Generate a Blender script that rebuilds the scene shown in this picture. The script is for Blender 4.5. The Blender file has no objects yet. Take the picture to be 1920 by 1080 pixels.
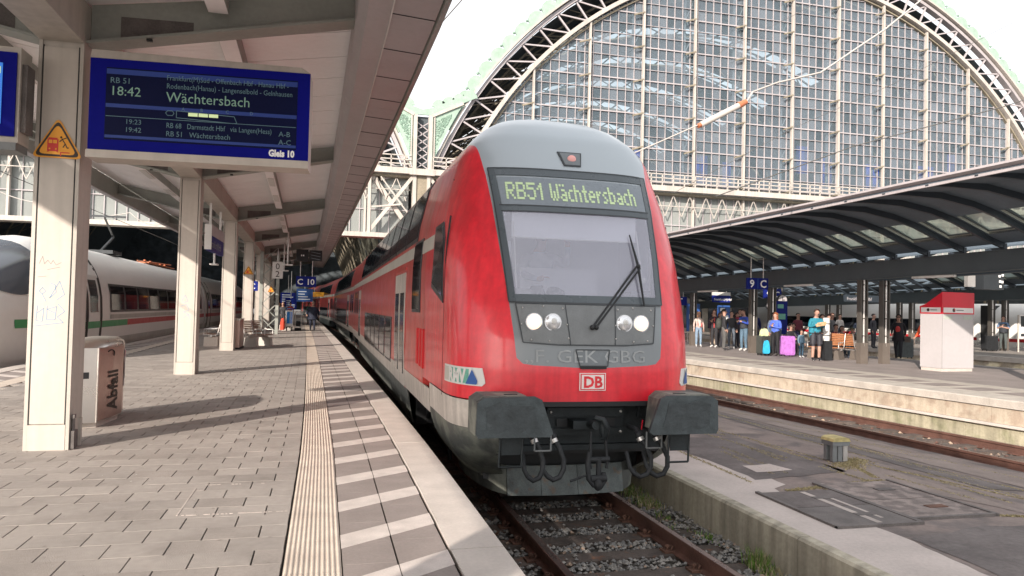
import bpy, math, random
from math import sin, cos, pi, radians, sqrt
from mathutils import Vector, Matrix

# ------------------------------------------------------------------ scene, camera, sky, sun
scn = bpy.context.scene
COL = scn.collection
rnd = random.Random(7)

YAW, PITCH, ROLL = 0.24857, 0.02883, 0.02269
cd = bpy.data.cameras.new('camera'); cam = bpy.data.objects.new('camera', cd); COL.objects.link(cam)
cd.sensor_width = 36.0; cd.lens = 36.0 * 1387 / 1920; cd.clip_start = 0.05; cd.clip_end = 2000
_h = Vector((cos(YAW), -sin(YAW), 0)); _fh = Vector((sin(YAW), cos(YAW), 0))
_f = _fh * cos(PITCH) + Vector((0, 0, 1)) * sin(PITCH)
_u = _h.cross(_f)
_cx = _h * cos(ROLL) + _u * sin(ROLL); _cy = _u * cos(ROLL) - _h * sin(ROLL)
cam.matrix_world = Matrix(((_cx.x, _cy.x, -_f.x, 0), (_cx.y, _cy.y, -_f.y, 0), (_cx.z, _cy.z, -_f.z, 1.6), (0, 0, 0, 1)))
scn.camera = cam

SUN_EL = radians(22.0); SDX, SDY = 0.65, 0.76          # light travels towards (+SDX, +SDY), down
w = bpy.data.worlds.new('World'); scn.world = w; w.use_nodes = True
nt = w.node_tree; bg = nt.nodes['Background']
sky = nt.nodes.new('ShaderNodeTexSky'); sky.sky_type = 'NISHITA'; sky.sun_disc = False
sky.sun_elevation = SUN_EL; sky.sun_rotation = math.atan2(-SDX, -SDY)
sky.air_density = 1.4; sky.dust_density = 3.0; sky.ozone_density = 1.0
hs = nt.nodes.new('ShaderNodeHueSaturation'); hs.inputs['Saturation'].default_value = 0.30; hs.inputs['Value'].default_value = 1.2
nt.links.new(sky.outputs[0], hs.inputs['Color']); veil = nt.nodes.new('ShaderNodeMix'); veil.data_type = 'RGBA'; veil.inputs[0].default_value = 0.72; veil.inputs[7].default_value = (4.5, 4.5, 4.6, 1)   # thin bright cloud veil
nt.links.new(hs.outputs[0], veil.inputs[6]); nt.links.new(veil.outputs[2], bg.inputs['Color'])
bg.inputs['Strength'].default_value = 0.15
sl = bpy.data.lights.new('sun', 'SUN'); sl.energy = 3.6; sl.angle = radians(0.6); sl.color = (1.0, 0.89, 0.78)
so = bpy.data.objects.new('sun', sl); COL.objects.link(so); so.location = (-30, -40, 40)
so.rotation_euler = Vector((SDX * cos(SUN_EL), SDY * cos(SUN_EL), -sin(SUN_EL))).to_track_quat('-Z', 'Y').to_euler()
scn.view_settings.view_transform = 'Standard'; scn.view_settings.look = 'None'
scn.view_settings.exposure = 1.0; scn.view_settings.gamma = 1.0

# ------------------------------------------------------------------ materials
def mat(name, col, rough=0.6, metal=0.0, var=0.18, scale=1.5, bump=0.0, bscale=60, streak=0.0, coat=0.0,
        emit=0.0, col2=None, thr=None, spec=None):
    """Principled surface: base colour broken by two noises, optional vertical dirt streaks, second colour patches, bump."""
    m = bpy.data.materials.new(name); m.use_nodes = True
    t = m.node_tree; N = t.nodes; L = t.links; b = N['Principled BSDF']
    b.inputs['Roughness'].default_value = rough; b.inputs['Metallic'].default_value = metal
    if coat: b.inputs['Coat Weight'].default_value = coat; b.inputs['Coat Roughness'].default_value = 0.12
    if spec is not None: b.inputs['Specular IOR Level'].default_value = spec
    g = N.new('ShaderNodeNewGeometry')
    def noise(s, detail=5, vec=None):
        n = N.new('ShaderNodeTexNoise'); n.inputs['Scale'].default_value = s; n.inputs['Detail'].default_value = detail
        L.new(vec if vec else g.outputs['Position'], n.inputs['Vector']); return n.outputs['Fac']
    c = None
    if var > 0:
        r = N.new('ShaderNodeMapRange'); L.new(noise(scale), r.inputs[0])
        r.inputs[1].default_value = 0.3; r.inputs[2].default_value = 0.7
        r.inputs[3].default_value = 1 - var; r.inputs[4].default_value = 1 + var * 0.6
        r2 = N.new('ShaderNodeMapRange'); L.new(noise(scale * 14, 3), r2.inputs[0])
        r2.inputs[1].default_value = 0.3; r2.inputs[2].default_value = 0.7
        r2.inputs[3].default_value = 1 - var * 0.5; r2.inputs[4].default_value = 1 + var * 0.4
        mu = N.new('ShaderNodeMath'); mu.operation = 'MULTIPLY'; L.new(r.outputs[0], mu.inputs[0]); L.new(r2.outputs[0], mu.inputs[1])
        fac = mu.outputs[0]
        if streak:
            mp = N.new('ShaderNodeMapping'); mp.inputs['Scale'].default_value = (9, 9, 0.5); L.new(g.outputs['Position'], mp.inputs[0])
            r3 = N.new('ShaderNodeMapRange'); L.new(noise(1.0, 4, mp.outputs[0]), r3.inputs[0])
            r3.inputs[1].default_value = 0.35; r3.inputs[2].default_value = 0.62
            r3.inputs[3].default_value = 1 - streak; r3.inputs[4].default_value = 1.0
            m2 = N.new('ShaderNodeMath'); m2.operation = 'MULTIPLY'; L.new(fac, m2.inputs[0]); L.new(r3.outputs[0], m2.inputs[1]); fac = m2.outputs[0]
        vm = N.new('ShaderNodeVectorMath'); vm.operation = 'SCALE'; L.new(fac, vm.inputs['Scale'])
        base = N.new('ShaderNodeRGB'); base.outputs[0].default_value = (*col, 1); src = base.outputs[0]
        if col2:
            mx = N.new('ShaderNodeMix'); mx.data_type = 'RGBA'; mx.inputs[6].default_value = (*col, 1); mx.inputs[7].default_value = (*col2, 1)
            r4 = N.new('ShaderNodeMapRange'); L.new(noise(scale * 1.7, 6), r4.inputs[0])
            tt = thr or 0.55; r4.inputs[1].default_value = tt - 0.06; r4.inputs[2].default_value = tt + 0.06
            L.new(r4.outputs[0], mx.inputs[0]); src = mx.outputs[2]
        L.new(src, vm.inputs[0]); L.new(vm.outputs[0], b.inputs['Base Color'])
        rr = N.new('ShaderNodeMapRange'); L.new(noise(scale * 3), rr.inputs[0])
        rr.inputs[3].default_value = max(0.02, rough - 0.12); rr.inputs[4].default_value = min(1, rough + 0.12); L.new(rr.outputs[0], b.inputs['Roughness'])
    else:
        b.inputs['Base Color'].default_value = (*col, 1)
    if bump:
        bp = N.new('ShaderNodeBump'); bp.inputs['Strength'].default_value = bump; bp.inputs['Distance'].default_value = 0.02
        L.new(noise(bscale, 4), bp.inputs['Height']); L.new(bp.outputs[0], b.inputs['Normal'])
    if emit: b.inputs['Emission Color'].default_value = (*col, 1); b.inputs['Emission Strength'].default_value = emit
    return m

def glassmat(name, tint, alpha, col=(0.1, 0.12, 0.13), gloss=0.25, rough=0.05, var=0.0, graze=0.8):
    """Glass: part see-through (tinted), part diffuse colour, part mirror."""
    m = bpy.data.materials.new(name); m.use_nodes = True
    t = m.node_tree; N = t.nodes; L = t.links; N.remove(N['Principled BSDF']); out = N['Material Output']
    tr = N.new('ShaderNodeBsdfTransparent'); tr.inputs[0].default_value = (*tint, 1)
    df = N.new('ShaderNodeBsdfDiffuse'); df.inputs[0].default_value = (*col, 1)
    gl = N.new('ShaderNodeBsdfGlossy'); gl.inputs['Roughness'].default_value = rough; gl.inputs[0].default_value = (0.9, 0.92, 0.95, 1)
    a = N.new('ShaderNodeMixShader'); a.inputs[0].default_value = alpha; L.new(tr.outputs[0], a.inputs[1]); L.new(df.outputs[0], a.inputs[2])
    if var:
        g = N.new('ShaderNodeNewGeometry'); n = N.new('ShaderNodeTexNoise'); n.inputs['Scale'].default_value = 0.35; n.inputs['Detail'].default_value = 6
        L.new(g.outputs['Position'], n.inputs['Vector']); r = N.new('ShaderNodeMapRange'); L.new(n.outputs['Fac'], r.inputs[0])
        r.inputs[1].default_value = 0.35; r.inputs[2].default_value = 0.65; r.inputs[3].default_value = alpha - var; r.inputs[4].default_value = alpha + var
        L.new(r.outputs[0], a.inputs[0])
    lw = N.new('ShaderNodeLayerWeight'); pw_ = N.new('ShaderNodeMath'); pw_.operation = 'POWER'; pw_.inputs[1].default_value = 4.0; L.new(lw.outputs['Facing'], pw_.inputs[0])
    ad = N.new('ShaderNodeMath'); ad.operation = 'MULTIPLY_ADD'; ad.use_clamp = True; ad.inputs[1].default_value = graze; ad.inputs[2].default_value = 0.045 + gloss; L.new(pw_.outputs[0], ad.inputs[0])
    b = N.new('ShaderNodeMixShader'); L.new(ad.outputs[0], b.inputs[0]); L.new(a.outputs[0], b.inputs[1]); L.new(gl.outputs[0], b.inputs[2])
    L.new(b.outputs[0], out.inputs[0]); return m

MT = {}
def M(k):
    return MT[k]
def defm(k, *a, **kw):
    MT[k] = mat(k, *a, **kw)

defm('paver', (0.315, 0.285, 0.262), 0.8, var=0.16, scale=1.1, bump=0.25, bscale=120, col2=(0.265, 0.238, 0.218), thr=0.58)
defm('paver_b', (0.335, 0.303, 0.278), 0.8, var=0.14, scale=1.3, bump=0.25, bscale=120)
defm('paver_p9', (0.27, 0.235, 0.225), 0.8, var=0.16, scale=1.2)
defm('paver_c', (0.29, 0.26, 0.238), 0.8, var=0.16, scale=2.6, bump=0.25, bscale=120)
defm('joint', (0.05, 0.047, 0.045), 0.95, var=0.3)
defm('tactile', (0.56, 0.485, 0.415), 0.75, var=0.14, scale=4, bump=0.15, bscale=90)
defm('hatch_dark', (0.25, 0.215, 0.20), 0.75, var=0.14, scale=3, bump=0.2, bscale=150)
defm('white_paint', (0.56, 0.505, 0.47), 0.6, var=0.16, scale=6, bump=0.1)
defm('edge_stone_pale', (0.44, 0.40, 0.355), 0.75, var=0.2, scale=3, bump=0.2, bscale=140)
defm('edge_stone', (0.53, 0.48, 0.44), 0.7, var=0.12, scale=3, bump=0.2, bscale=140)
defm('concrete', (0.42, 0.37, 0.34), 0.85, var=0.2, scale=1.6, bump=0.3, bscale=50, streak=0.0)
defm('concrete_wall', (0.42, 0.38, 0.30), 0.85, var=0.2, scale=1.6, bump=0.3, bscale=40, streak=0.35)
defm('mossy_wall', (0.40, 0.365, 0.265), 0.85, var=0.22, scale=1.3, bump=0.3, bscale=30, streak=0.3, col2=(0.31, 0.295, 0.19), thr=0.6)
defm('stained_block', (0.47, 0.40, 0.315), 0.85, var=0.18, scale=2.2, bump=0.3, bscale=40, streak=0.12, col2=(0.39, 0.31, 0.24), thr=0.55)
defm('light_concrete', (0.48, 0.42, 0.39), 0.85, var=0.14, scale=1.8, bump=0.3, bscale=70)
defm('asphalt', (0.21, 0.168, 0.152), 0.85, var=0.25, scale=1.2, bump=0.4, bscale=90, col2=(0.14, 0.118, 0.112), thr=0.56)
defm('asphalt_dark', (0.13, 0.112, 0.108), 0.85, var=0.3, scale=1.6, bump=0.4, bscale=90, col2=(0.16, 0.14, 0.135), thr=0.6)
defm('asphalt_pale', (0.24, 0.195, 0.175), 0.88, var=0.22, scale=2.0, bump=0.4, bscale=90)
defm('steel_plate', (0.29, 0.24, 0.22), 0.6, metal=0.3, var=0.3, scale=4, bump=0.3, bscale=60, col2=(0.17, 0.14, 0.13), thr=0.5)
defm('plate_dark', (0.13, 0.115, 0.11), 0.7, var=0.3, scale=4, bump=0.3, bscale=60)
defm('ground', (0.10, 0.09, 0.08), 0.95, var=0.3, scale=0.5, bump=0.5, bscale=20)
defm('stone_a', (0.27, 0.255, 0.235), 0.9, var=0.35, scale=9)
defm('stone_b', (0.19, 0.185, 0.18), 0.9, var=0.35, scale=9)
defm('stone_c', (0.33, 0.24, 0.18), 0.9, var=0.35, scale=9)
defm('sleeper', (0.095, 0.075, 0.065), 0.85, var=0.35, scale=6, bump=0.6, bscale=30, col2=(0.16, 0.08, 0.05), thr=0.66)
defm('rail_side', (0.13, 0.065, 0.05), 0.7, metal=0.2, var=0.3, scale=4, bump=0.2)
defm('rail_top', (0.30, 0.22, 0.20), 0.3, metal=0.8, var=0.2, scale=5)
defm('rust', (0.13, 0.065, 0.045), 0.85, var=0.35, scale=8, bump=0.3)
defm('cream_steel', (0.46, 0.42, 0.375), 0.55, var=0.08, scale=1.2, streak=0.12)
defm('cream_panel', (0.50, 0.45, 0.40), 0.5, var=0.06, scale=0.9, streak=0.10)
defm('roof_steel', (0.30, 0.315, 0.29), 0.5, var=0.12, scale=1.3)
defm('fascia', (0.43, 0.40, 0.41), 0.5, var=0.08, scale=1.0)
defm('ceiling', (0.93, 0.90, 0.91), 0.6, var=0.04, scale=1.0)
defm('seam', (0.03, 0.03, 0.03), 0.8, var=0)
defm('black', (0.012, 0.013, 0.015), 0.55, var=0)
defm('rubber', (0.014, 0.016, 0.019), 0.7, var=0.3, scale=8, bump=0.2)
defm('dark_steel', (0.020, 0.026, 0.029), 0.55, metal=0.3, var=0.3, scale=6, bump=0.2)
defm('grey_grease', (0.058, 0.072, 0.078), 0.55, metal=0.2, var=0.3, scale=9, bump=0.3, bscale=25)
defm('stainless', (0.74, 0.70, 0.65), 0.30, metal=1.0, var=0.05, scale=1.2)
defm('red_train', (0.80, 0.024, 0.042), 0.35, var=0.13, scale=1.1, coat=0.5, streak=0.16)
defm('red_side', (0.66, 0.065, 0.055), 0.36, var=0.16, scale=1.3, coat=0.4, streak=0.22)
defm('red_louver', (0.62, 0.015, 0.02), 0.5, var=0.1)
defm('grey_train', (0.26, 0.30, 0.335), 0.35, var=0.08, scale=1.2, coat=0.35, streak=0.08)
defm('grey_mask', (0.15, 0.17, 0.185), 0.42, var=0.12, scale=1.8, coat=0.25)
defm('grey_panel', (0.17, 0.18, 0.185), 0.5, var=0.15, scale=6)
defm('white_train', (0.60, 0.55, 0.50), 0.45, var=0.14, scale=1.5, streak=0.3)
defm('band_train', (0.50, 0.49, 0.44), 0.45, var=0.1, scale=1.5)
defm('skirt', (0.165, 0.175, 0.165), 0.6, var=0.22, scale=1.8, streak=0.3, bump=0.1)
defm('skirt_dirty', (0.19, 0.20, 0.17), 0.6, var=0.3, scale=1.8, bump=0.1, col2=(0.09, 0.095, 0.09), thr=0.5)
defm('plough', (0.12, 0.14, 0.14), 0.6, var=0.35, scale=5, bump=0.3, bscale=30, col2=(0.16, 0.12, 0.09), thr=0.64)
defm('frame_black', (0.03, 0.035, 0.04), 0.4, var=0.1)
defm('screen_frame', (0.075, 0.092, 0.105), 0.3, var=0.08)
defm('nose_glass', (0.09, 0.105, 0.13), 0.12, var=0, spec=0.9)
defm('glass_dark', (0.03, 0.035, 0.045), 0.08, var=0, spec=0.9)
defm('display_glass', (0.19, 0.22, 0.25), 0.3, var=0.1)
defm('led_text', (0.46, 0.58, 0.33), 0.6, var=0, emit=0.10)
defm('cab_inside', (0.62, 0.62, 0.68), 0.7, var=0.05)
defm('cab_blind', (0.80, 0.80, 0.85), 0.6, var=0.04)
defm('lens', (0.75, 0.76, 0.78), 0.12, metal=0.6, var=0)
defm('lamp_warm', (1.0, 0.80, 0.60), 0.3, var=0, emit=0.45)
defm('lamp_pink', (0.62, 0.30, 0.28), 0.2, var=0, emit=0.15)
defm('white', (0.66, 0.65, 0.63), 0.5, var=0.05)
defm('logo_white', (0.80, 0.72, 0.70), 0.5, var=0.05)
defm('logo_blue', (0.03, 0.10, 0.33), 0.5, var=0.05)
defm('logo_green', (0.15, 0.42, 0.33), 0.5, var=0.2, scale=30)
defm('tag_grey', (0.33, 0.35, 0.36), 0.6, var=0.2)
defm('ice_white', (0.80, 0.795, 0.77), 0.38, var=0.03, scale=0.4, coat=0.1)
defm('ice_low', (0.50, 0.50, 0.46), 0.4, var=0.1, scale=1.3, streak=0.15)
defm('ice_green', (0.02, 0.30, 0.10), 0.35, var=0.05)
defm('ice_red', (0.50, 0.02, 0.03), 0.35, var=0.05)
defm('display_blue', (0.004, 0.006, 0.20), 0.6, var=0.06, spec=0.08)
defm('lcd', (0.003, 0.006, 0.040), 0.5, var=0.1, emit=0.0, spec=0.1)
defm('lcd_line', (0.006, 0.03, 0.19), 0.5, var=0, emit=0.08)
defm('lcd_text', (0.10, 0.19, 0.23), 0.6, var=0, emit=0.03)
defm('lcd_bright', (0.19, 0.33, 0.27), 0.6, var=0, emit=0.07)
defm('lcd_lit', (0.02, 0.13, 0.45), 0.4, var=0, emit=0.5)
defm('lcd_yellow', (0.55, 0.66, 0.35), 0.4, var=0, emit=0.3)
defm('sign_white', (0.85, 0.85, 0.85), 0.4, var=0)
defm('sign_blue', (0.010, 0.02, 0.19), 0.5, var=0.08, spec=0.15)
defm('sign_yellow', (0.85, 0.36, 0.02), 0.45, var=0.05)
defm('sign_edge', (0.75, 0.33, 0.03), 0.45, var=0)
defm('sign_black', (0.03, 0.02, 0.015), 0.5, var=0)
defm('sign_red', (0.60, 0.03, 0.02), 0.5, var=0)
defm('paper', (0.75, 0.72, 0.72), 0.7, var=0.05)
defm('pink_paper', (0.72, 0.35, 0.38), 0.7, var=0.1)
defm('bin_red', (0.62, 0.45, 0.40), 0.34, metal=0.9, var=0.10, scale=2)
defm('verdigris', (0.29, 0.40, 0.33), 0.65, var=0.16, scale=3, bump=0.3)
defm('verdigris_dark', (0.19, 0.29, 0.23), 0.7, var=0.2, scale=4)
defm('iron_white', (0.47, 0.43, 0.39), 0.55, var=0.12, scale=1.0, streak=0.15)
defm('iron_lilac', (0.38, 0.35, 0.36), 0.55, var=0.12, scale=1.0)
defm('iron_brown', (0.22, 0.19, 0.14), 0.7, var=0.3, scale=0.8)
defm('vault', (0.065, 0.082, 0.092), 0.85, var=0.1, scale=0.6)
defm('dark_wall', (0.07, 0.085, 0.095), 0.9, var=0.5, scale=0.7)
defm('pale_wall', (0.45, 0.43, 0.38), 0.8, var=0.2, scale=0.8)
defm('canopy9', (0.028, 0.038, 0.050), 0.5, var=0.12, scale=1.5)
defm('canopy9_light', (0.070, 0.090, 0.102), 0.5, var=0.12, scale=1.5)
defm('canopy9_panel', (0.088, 0.118, 0.148), 0.6, var=0.15, scale=1.1)
defm('skylight_frame', (0.42, 0.46, 0.41), 0.5, var=0.1)
defm('alu', (0.62, 0.60, 0.58), 0.35, metal=0.7, var=0.1)
defm('column9', (0.085, 0.078, 0.07), 0.5, var=0.15, streak=0.15)
defm('column9_base', (0.125, 0.105, 0.09), 0.6, var=0.12)
defm('banner_blue', (0.07, 0.12, 0.75), 0.6, var=0.2)
defm('kiosk', (0.44, 0.42, 0.43), 0.5, var=0.05, scale=0.8)
defm('kiosk_red', (0.62, 0.01, 0.03), 0.4, var=0.05)
defm('wood', (0.36, 0.15, 0.065), 0.5, var=0.2, scale=8)
defm('wood_grey', (0.26, 0.17, 0.13), 0.6, var=0.2, scale=8)
defm('bench_concrete', (0.50, 0.47, 0.43), 0.8, var=0.1)
defm('moss', (0.30, 0.27, 0.15), 0.95, var=0.4, scale=20, col2=(0.36, 0.30, 0.15), thr=0.5)
defm('yellow_lid', (0.45, 0.38, 0.17), 0.7, var=0.3, scale=12)
defm('grass', (0.12, 0.22, 0.03), 0.7, var=0.4, scale=30)
defm('grass_dry', (0.38, 0.32, 0.19), 0.8, var=0.3, scale=30)
defm('wire', (0.09, 0.085, 0.08), 0.6, var=0)
defm('wire_white', (0.45, 0.42, 0.39), 0.5, var=0)
defm('insulator', (0.45, 0.15, 0.07), 0.4, var=0.1)
defm('graffiti', (0.22, 0.34, 0.50), 0.6, var=0.2)
defm('graffiti_grey', (0.25, 0.22, 0.22), 0.6, var=0.2)
for _i, (_a, _c) in enumerate(((0.36, (0.165, 0.20, 0.235)), (0.28, (0.135, 0.175, 0.205)), (0.50, (0.195, 0.225, 0.26)))):
    MT['hall_glass' + ('', '_clear', '_dusty')[_i]] = glassmat('hall_glass', (0.90, 0.97, 1.0), _a, _c, -0.01, 0.10, var=0.08)
MT['hall_glass_low'] = glassmat('hall_glass_low', (0.8, 0.8, 0.78), 0.72, (0.30, 0.32, 0.31), -0.02, 0.2, var=0.1)
MT['windscreen'] = glassmat('windscreen', (0.85, 0.87, 0.92), 0.38, (0.52, 0.52, 0.64), 0.08, 0.06)  # pale lavender diffuse colour stands in for the sky's reflection
MT['win'] = glassmat('win', (0.25, 0.26, 0.28), 0.6, (0.012, 0.014, 0.02), 0.05, 0.05, graze=0.22)
MT['win_pale'] = glassmat('win_pale', (0.45, 0.45, 0.45), 0.45, (0.09, 0.085, 0.08), 0.22, 0.05, graze=0.35)
MT['skylight'] = glassmat('skylight', (0.85, 0.92, 0.88), 0.3, (0.6, 0.65, 0.6), 0.02, 0.3)

# ------------------------------------------------------------------ mesh builder
class MB:
    def __init__(s, xf=None):
        s.v = []; s.f = []; s.m = []; s.xf = xf; s.sm = []
    def add(s, vs, fs, m=0, smooth=False):
        b = len(s.v); s.v += [tuple(p) for p in vs]
        for f in fs: s.f.append([b + i for i in f]); s.m.append(m); s.sm.append(smooth)
        return s
    def box(s, x0, x1, y0, y1, z0, z1, m=0, ny=1):
        if ny == 1:
            s.add([(x0, y0, z0), (x1, y0, z0), (x1, y1, z0), (x0, y1, z0), (x0, y0, z1), (x1, y0, z1), (x1, y1, z1), (x0, y1, z1)],
                  [(0, 3, 2, 1), (4, 5, 6, 7), (0, 1, 5, 4), (1, 2, 6, 5), (2, 3, 7, 6), (3, 0, 4, 7)], m)
        else:
            vs = []; fs = []
            for i in range(ny + 1):
                y = y0 + (y1 - y0) * i / ny; vs += [(x0, y, z0), (x1, y, z0), (x1, y, z1), (x0, y, z1)]
            for i in range(ny):
                a = 4 * i
                for k in range(4): fs.append((a + k, a + 4 + k, a + 4 + (k + 1) % 4, a + (k + 1) % 4))
            fs.append((0, 1, 2, 3)); a = 4 * ny; fs.append((a + 3, a + 2, a + 1, a)); s.add(vs, fs, m)
        return s
    def extr(s, prof, y0, y1, m=0, ny=1, cap=True, smooth=False, close=True):
        """closed polygon of (x, z) pushed along y"""
        n = len(prof); vs = []; fs = []
        for i in range(ny + 1):
            y = y0 + (y1 - y0) * i / ny; vs += [(p[0], y, p[1]) for p in prof]
        for i in range(ny):
            for k in range(n if close else n - 1):
                a = i * n + k; b2 = i * n + (k + 1) % n; fs.append((a, b2, b2 + n, a + n))
        s.add(vs, fs, m, smooth)
        if cap and close:
            s.add([(p[0], y0, p[1]) for p in prof], [tuple(range(n))[::-1]], m); s.add([(p[0], y1, p[1]) for p in prof], [tuple(range(n))], m)
        return s
    def prism(s, pts, d, m=0):
        """polygon of 3d points pushed by vector d"""
        n = len(pts); d = Vector(d); P0 = [Vector(p) for p in pts]; P1 = [p + d for p in P0]
        s.add(P0 + P1, [tuple(range(n))[::-1], tuple(range(n, 2 * n))] + [(k, (k + 1) % n, n + (k + 1) % n, n + k) for k in range(n)], m); return s
    def quad(s, a, b, c, d, m=0):
        s.add([a, b, c, d], [(0, 1, 2, 3)], m); return s
    def beam(s, p0, p1, w, h, m=0, up=(0, 0, 1)):
        p0 = Vector(p0); p1 = Vector(p1); d = (p1 - p0).normalized(); u = Vector(up)
        x = d.cross(u)
        if x.length < 1e-4: x = d.cross(Vector((0, 1, 0)))
        x.normalize(); z = x.cross(d); x *= w / 2; z *= h / 2
        vs = [p0 - x - z, p0 + x - z, p0 + x + z, p0 - x + z, p1 - x - z, p1 + x - z, p1 + x + z, p1 - x + z]
        s.add(vs, [(3, 2, 1, 0), (4, 5, 6, 7), (0, 1, 5, 4), (1, 2, 6, 5), (2, 3, 7, 6), (3, 0, 4, 7)], m); return s
    def tube(s, pts, r, n=7, m=0, smooth=True, caps=True):
        pts = [Vector(p) for p in pts]; rs = r if isinstance(r, (list, tuple)) else [r] * len(pts)
        vs = []; fs = []; prev = None
        for i, p in enumerate(pts):
            d = (pts[min(i + 1, len(pts) - 1)] - pts[max(i - 1, 0)]).normalized()
            if prev is None:
                a = Vector((0, 0, 1)) if abs(d.z) < 0.9 else Vector((1, 0, 0)); x = d.cross(a).normalized()
            else:
                x = (prev - d * prev.dot(d)).normalized()
            prev = x; y = d.cross(x)
            for k in range(n):
                t = 2 * pi * k / n; vs.append(p + (x * cos(t) + y * sin(t)) * rs[i])
        for i in range(len(pts) - 1):
            for k in range(n): fs.append((i * n + k, i * n + (k + 1) % n, (i + 1) * n + (k + 1) % n, (i + 1) * n + k))
        s.add(vs, fs, m, smooth)
        if caps:
            s.add(vs[:n], [tuple(range(n))[::-1]], m); s.add(vs[-n:], [tuple(range(n))], m)
        return s
    def ball(s, c, r, n=8, k=6, m=0):
        if not isinstance(r, (list, tuple)): r = (r, r, r)
        vs = [(c[0], c[1], c[2] - r[2])]
        for j in range(1, k):
            a = -pi / 2 + pi * j / k
            for i in range(n): t = 2 * pi * i / n; vs.append((c[0] + r[0] * cos(a) * cos(t), c[1] + r[1] * cos(a) * sin(t), c[2] + r[2] * sin(a)))
        vs.append((c[0], c[1], c[2] + r[2])); fs = [(0, 1 + (i + 1) % n, 1 + i) for i in range(n)]
        for j in range(k - 2):
            for i in range(n): a = 1 + j * n; fs.append((a + i, a + (i + 1) % n, a + n + (i + 1) % n, a + n + i))
        a = 1 + (k - 2) * n; fs += [(a + i, a + (i + 1) % n, len(vs) - 1) for i in range(n)]
        s.add(vs, fs, m, True); return s
    def build(s, name, mats, parent=None, kind=None):
        vs = [Vector(s.xf(p)) for p in s.v] if s.xf else [Vector(p) for p in s.v]
        off = Vector((0, 0, 0)); q = parent
        while q is not None: off += q.location; q = q.parent
        me = bpy.data.meshes.new(name); me.from_pydata([p - off for p in vs], [], s.f)
        if not isinstance(mats, (list, tuple)): mats = [mats]
        for m in mats: me.materials.append(M(m) if isinstance(m, str) else m)
        me.polygons.foreach_set('material_index', s.m); me.polygons.foreach_set('use_smooth', s.sm)
        me.update()
        o = bpy.data.objects.new(name, me); COL.objects.link(o)
        if parent is not None: o.parent = parent
        if kind: o['kind'] = kind
        return o

def thing(name, label, cat, loc=(0, 0, 0), rotz=0, group=None):
    o = bpy.data.objects.new(name, None); COL.objects.link(o); o.location = loc; o.rotation_euler = (0, 0, rotz)
    o.empty_display_size = 0.2; o['label'] = label; o['category'] = cat
    if group: o['group'] = group
    return o
def tag(o, label, cat, group=None):
    o['label'] = label; o['category'] = cat
    if group: o['group'] = group
    return o
def dup(root, loc, rotz=None, label=None, scale=None):
    r = root.copy(); COL.objects.link(r); r.location = loc
    if rotz is not None: r.rotation_euler = (0, 0, rotz)
    if scale: r.scale = (scale,) * 3
    if label: r['label'] = label
    for ch in list(root.children):
        c = ch.copy(); COL.objects.link(c); c.parent = r
        for g in list(ch.children):
            d = g.copy(); COL.objects.link(d); d.parent = c
    return r
def piece(name, mesh, loc, parent=None, rotz=0):
    o = bpy.data.objects.new(name, mesh); COL.objects.link(o)
    off = Vector((0, 0, 0)); q = parent
    while q is not None: off += q.location; q = q.parent
    o.location = Vector(loc) - off; o.rotation_euler = (0, 0, rotz)
    if parent is not None: o.parent = parent
    return o
def mesh_of(mb, name, mats):
    o = mb.build(name, mats); me = o.data; bpy.data.objects.remove(o); return me

def text(s, size, fn, m, name='lettering', parent=None, align='LEFT', ext=0.0, bold=0.0, sx=1.0):
    """lettering laid flat by fn(u, v) -> (x, y, z)"""
    cu = bpy.data.curves.new('t', 'FONT'); cu.body = s; cu.size = size; cu.align_x = align; cu.resolution_u = 2; cu.offset = bold
    ob = bpy.data.objects.new('t', cu); COL.objects.link(ob)
    dg = bpy.context.evaluated_depsgraph_get(); me = bpy.data.meshes.new_from_object(ob.evaluated_get(dg))
    bpy.data.objects.remove(ob); bpy.data.curves.remove(cu)
    off = Vector((0, 0, 0)); q = parent
    while q is not None: off += q.location; q = q.parent
    for v in me.vertices: v.co = Vector(fn(v.co.x * sx, v.co.y)) - off
    me.materials.clear(); me.materials.append(M(m)); me.name = name
    o = bpy.data.objects.new(name, me); COL.objects.link(o)
    if parent is not None: o.parent = parent
    return o

# platform 10 bends gently to the left with distance
def sft(y): return 0.0087 * max(0.0, y - 8) ** 1.25
def wt(x): return 1.0 if x >= -3 else max(0.3, 1 + (x + 3) / 3.9 * 0.7)
def b10(p): return (p[0] - sft(p[1]) * wt(p[0]), p[1], p[2])
def xp9(off, y): return 13.44 + off - 0.0887 * (y - 11.7)
def f9(p): return (xp9(p[0], p[1]), p[1], p[2])
def f9c(p): return (xp9(p[0], p[1]), p[1], p[2] - 0.022 * (p[1] - 17))
def tb(y): return 2.93 - max(0.0, y - 34) ** 2 / 1700 + 0.0035 * min(max(y - 8, 0), 30)
# ------------------------------------------------------------------ ground, platform 10
mb = MB(); mb.quad((-400, -60, -1.05), (500, -60, -1.05), (500, 900, -1.05), (-400, 900, -1.05)); mb.build('ground', 'ground', kind='structure')

plat = MB(b10); plat.box(-6.93, 1.19, -8, 120, -1.0, -0.03, 0, ny=60); pl = plat.build('platform', ['joint'], kind='structure')
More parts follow.
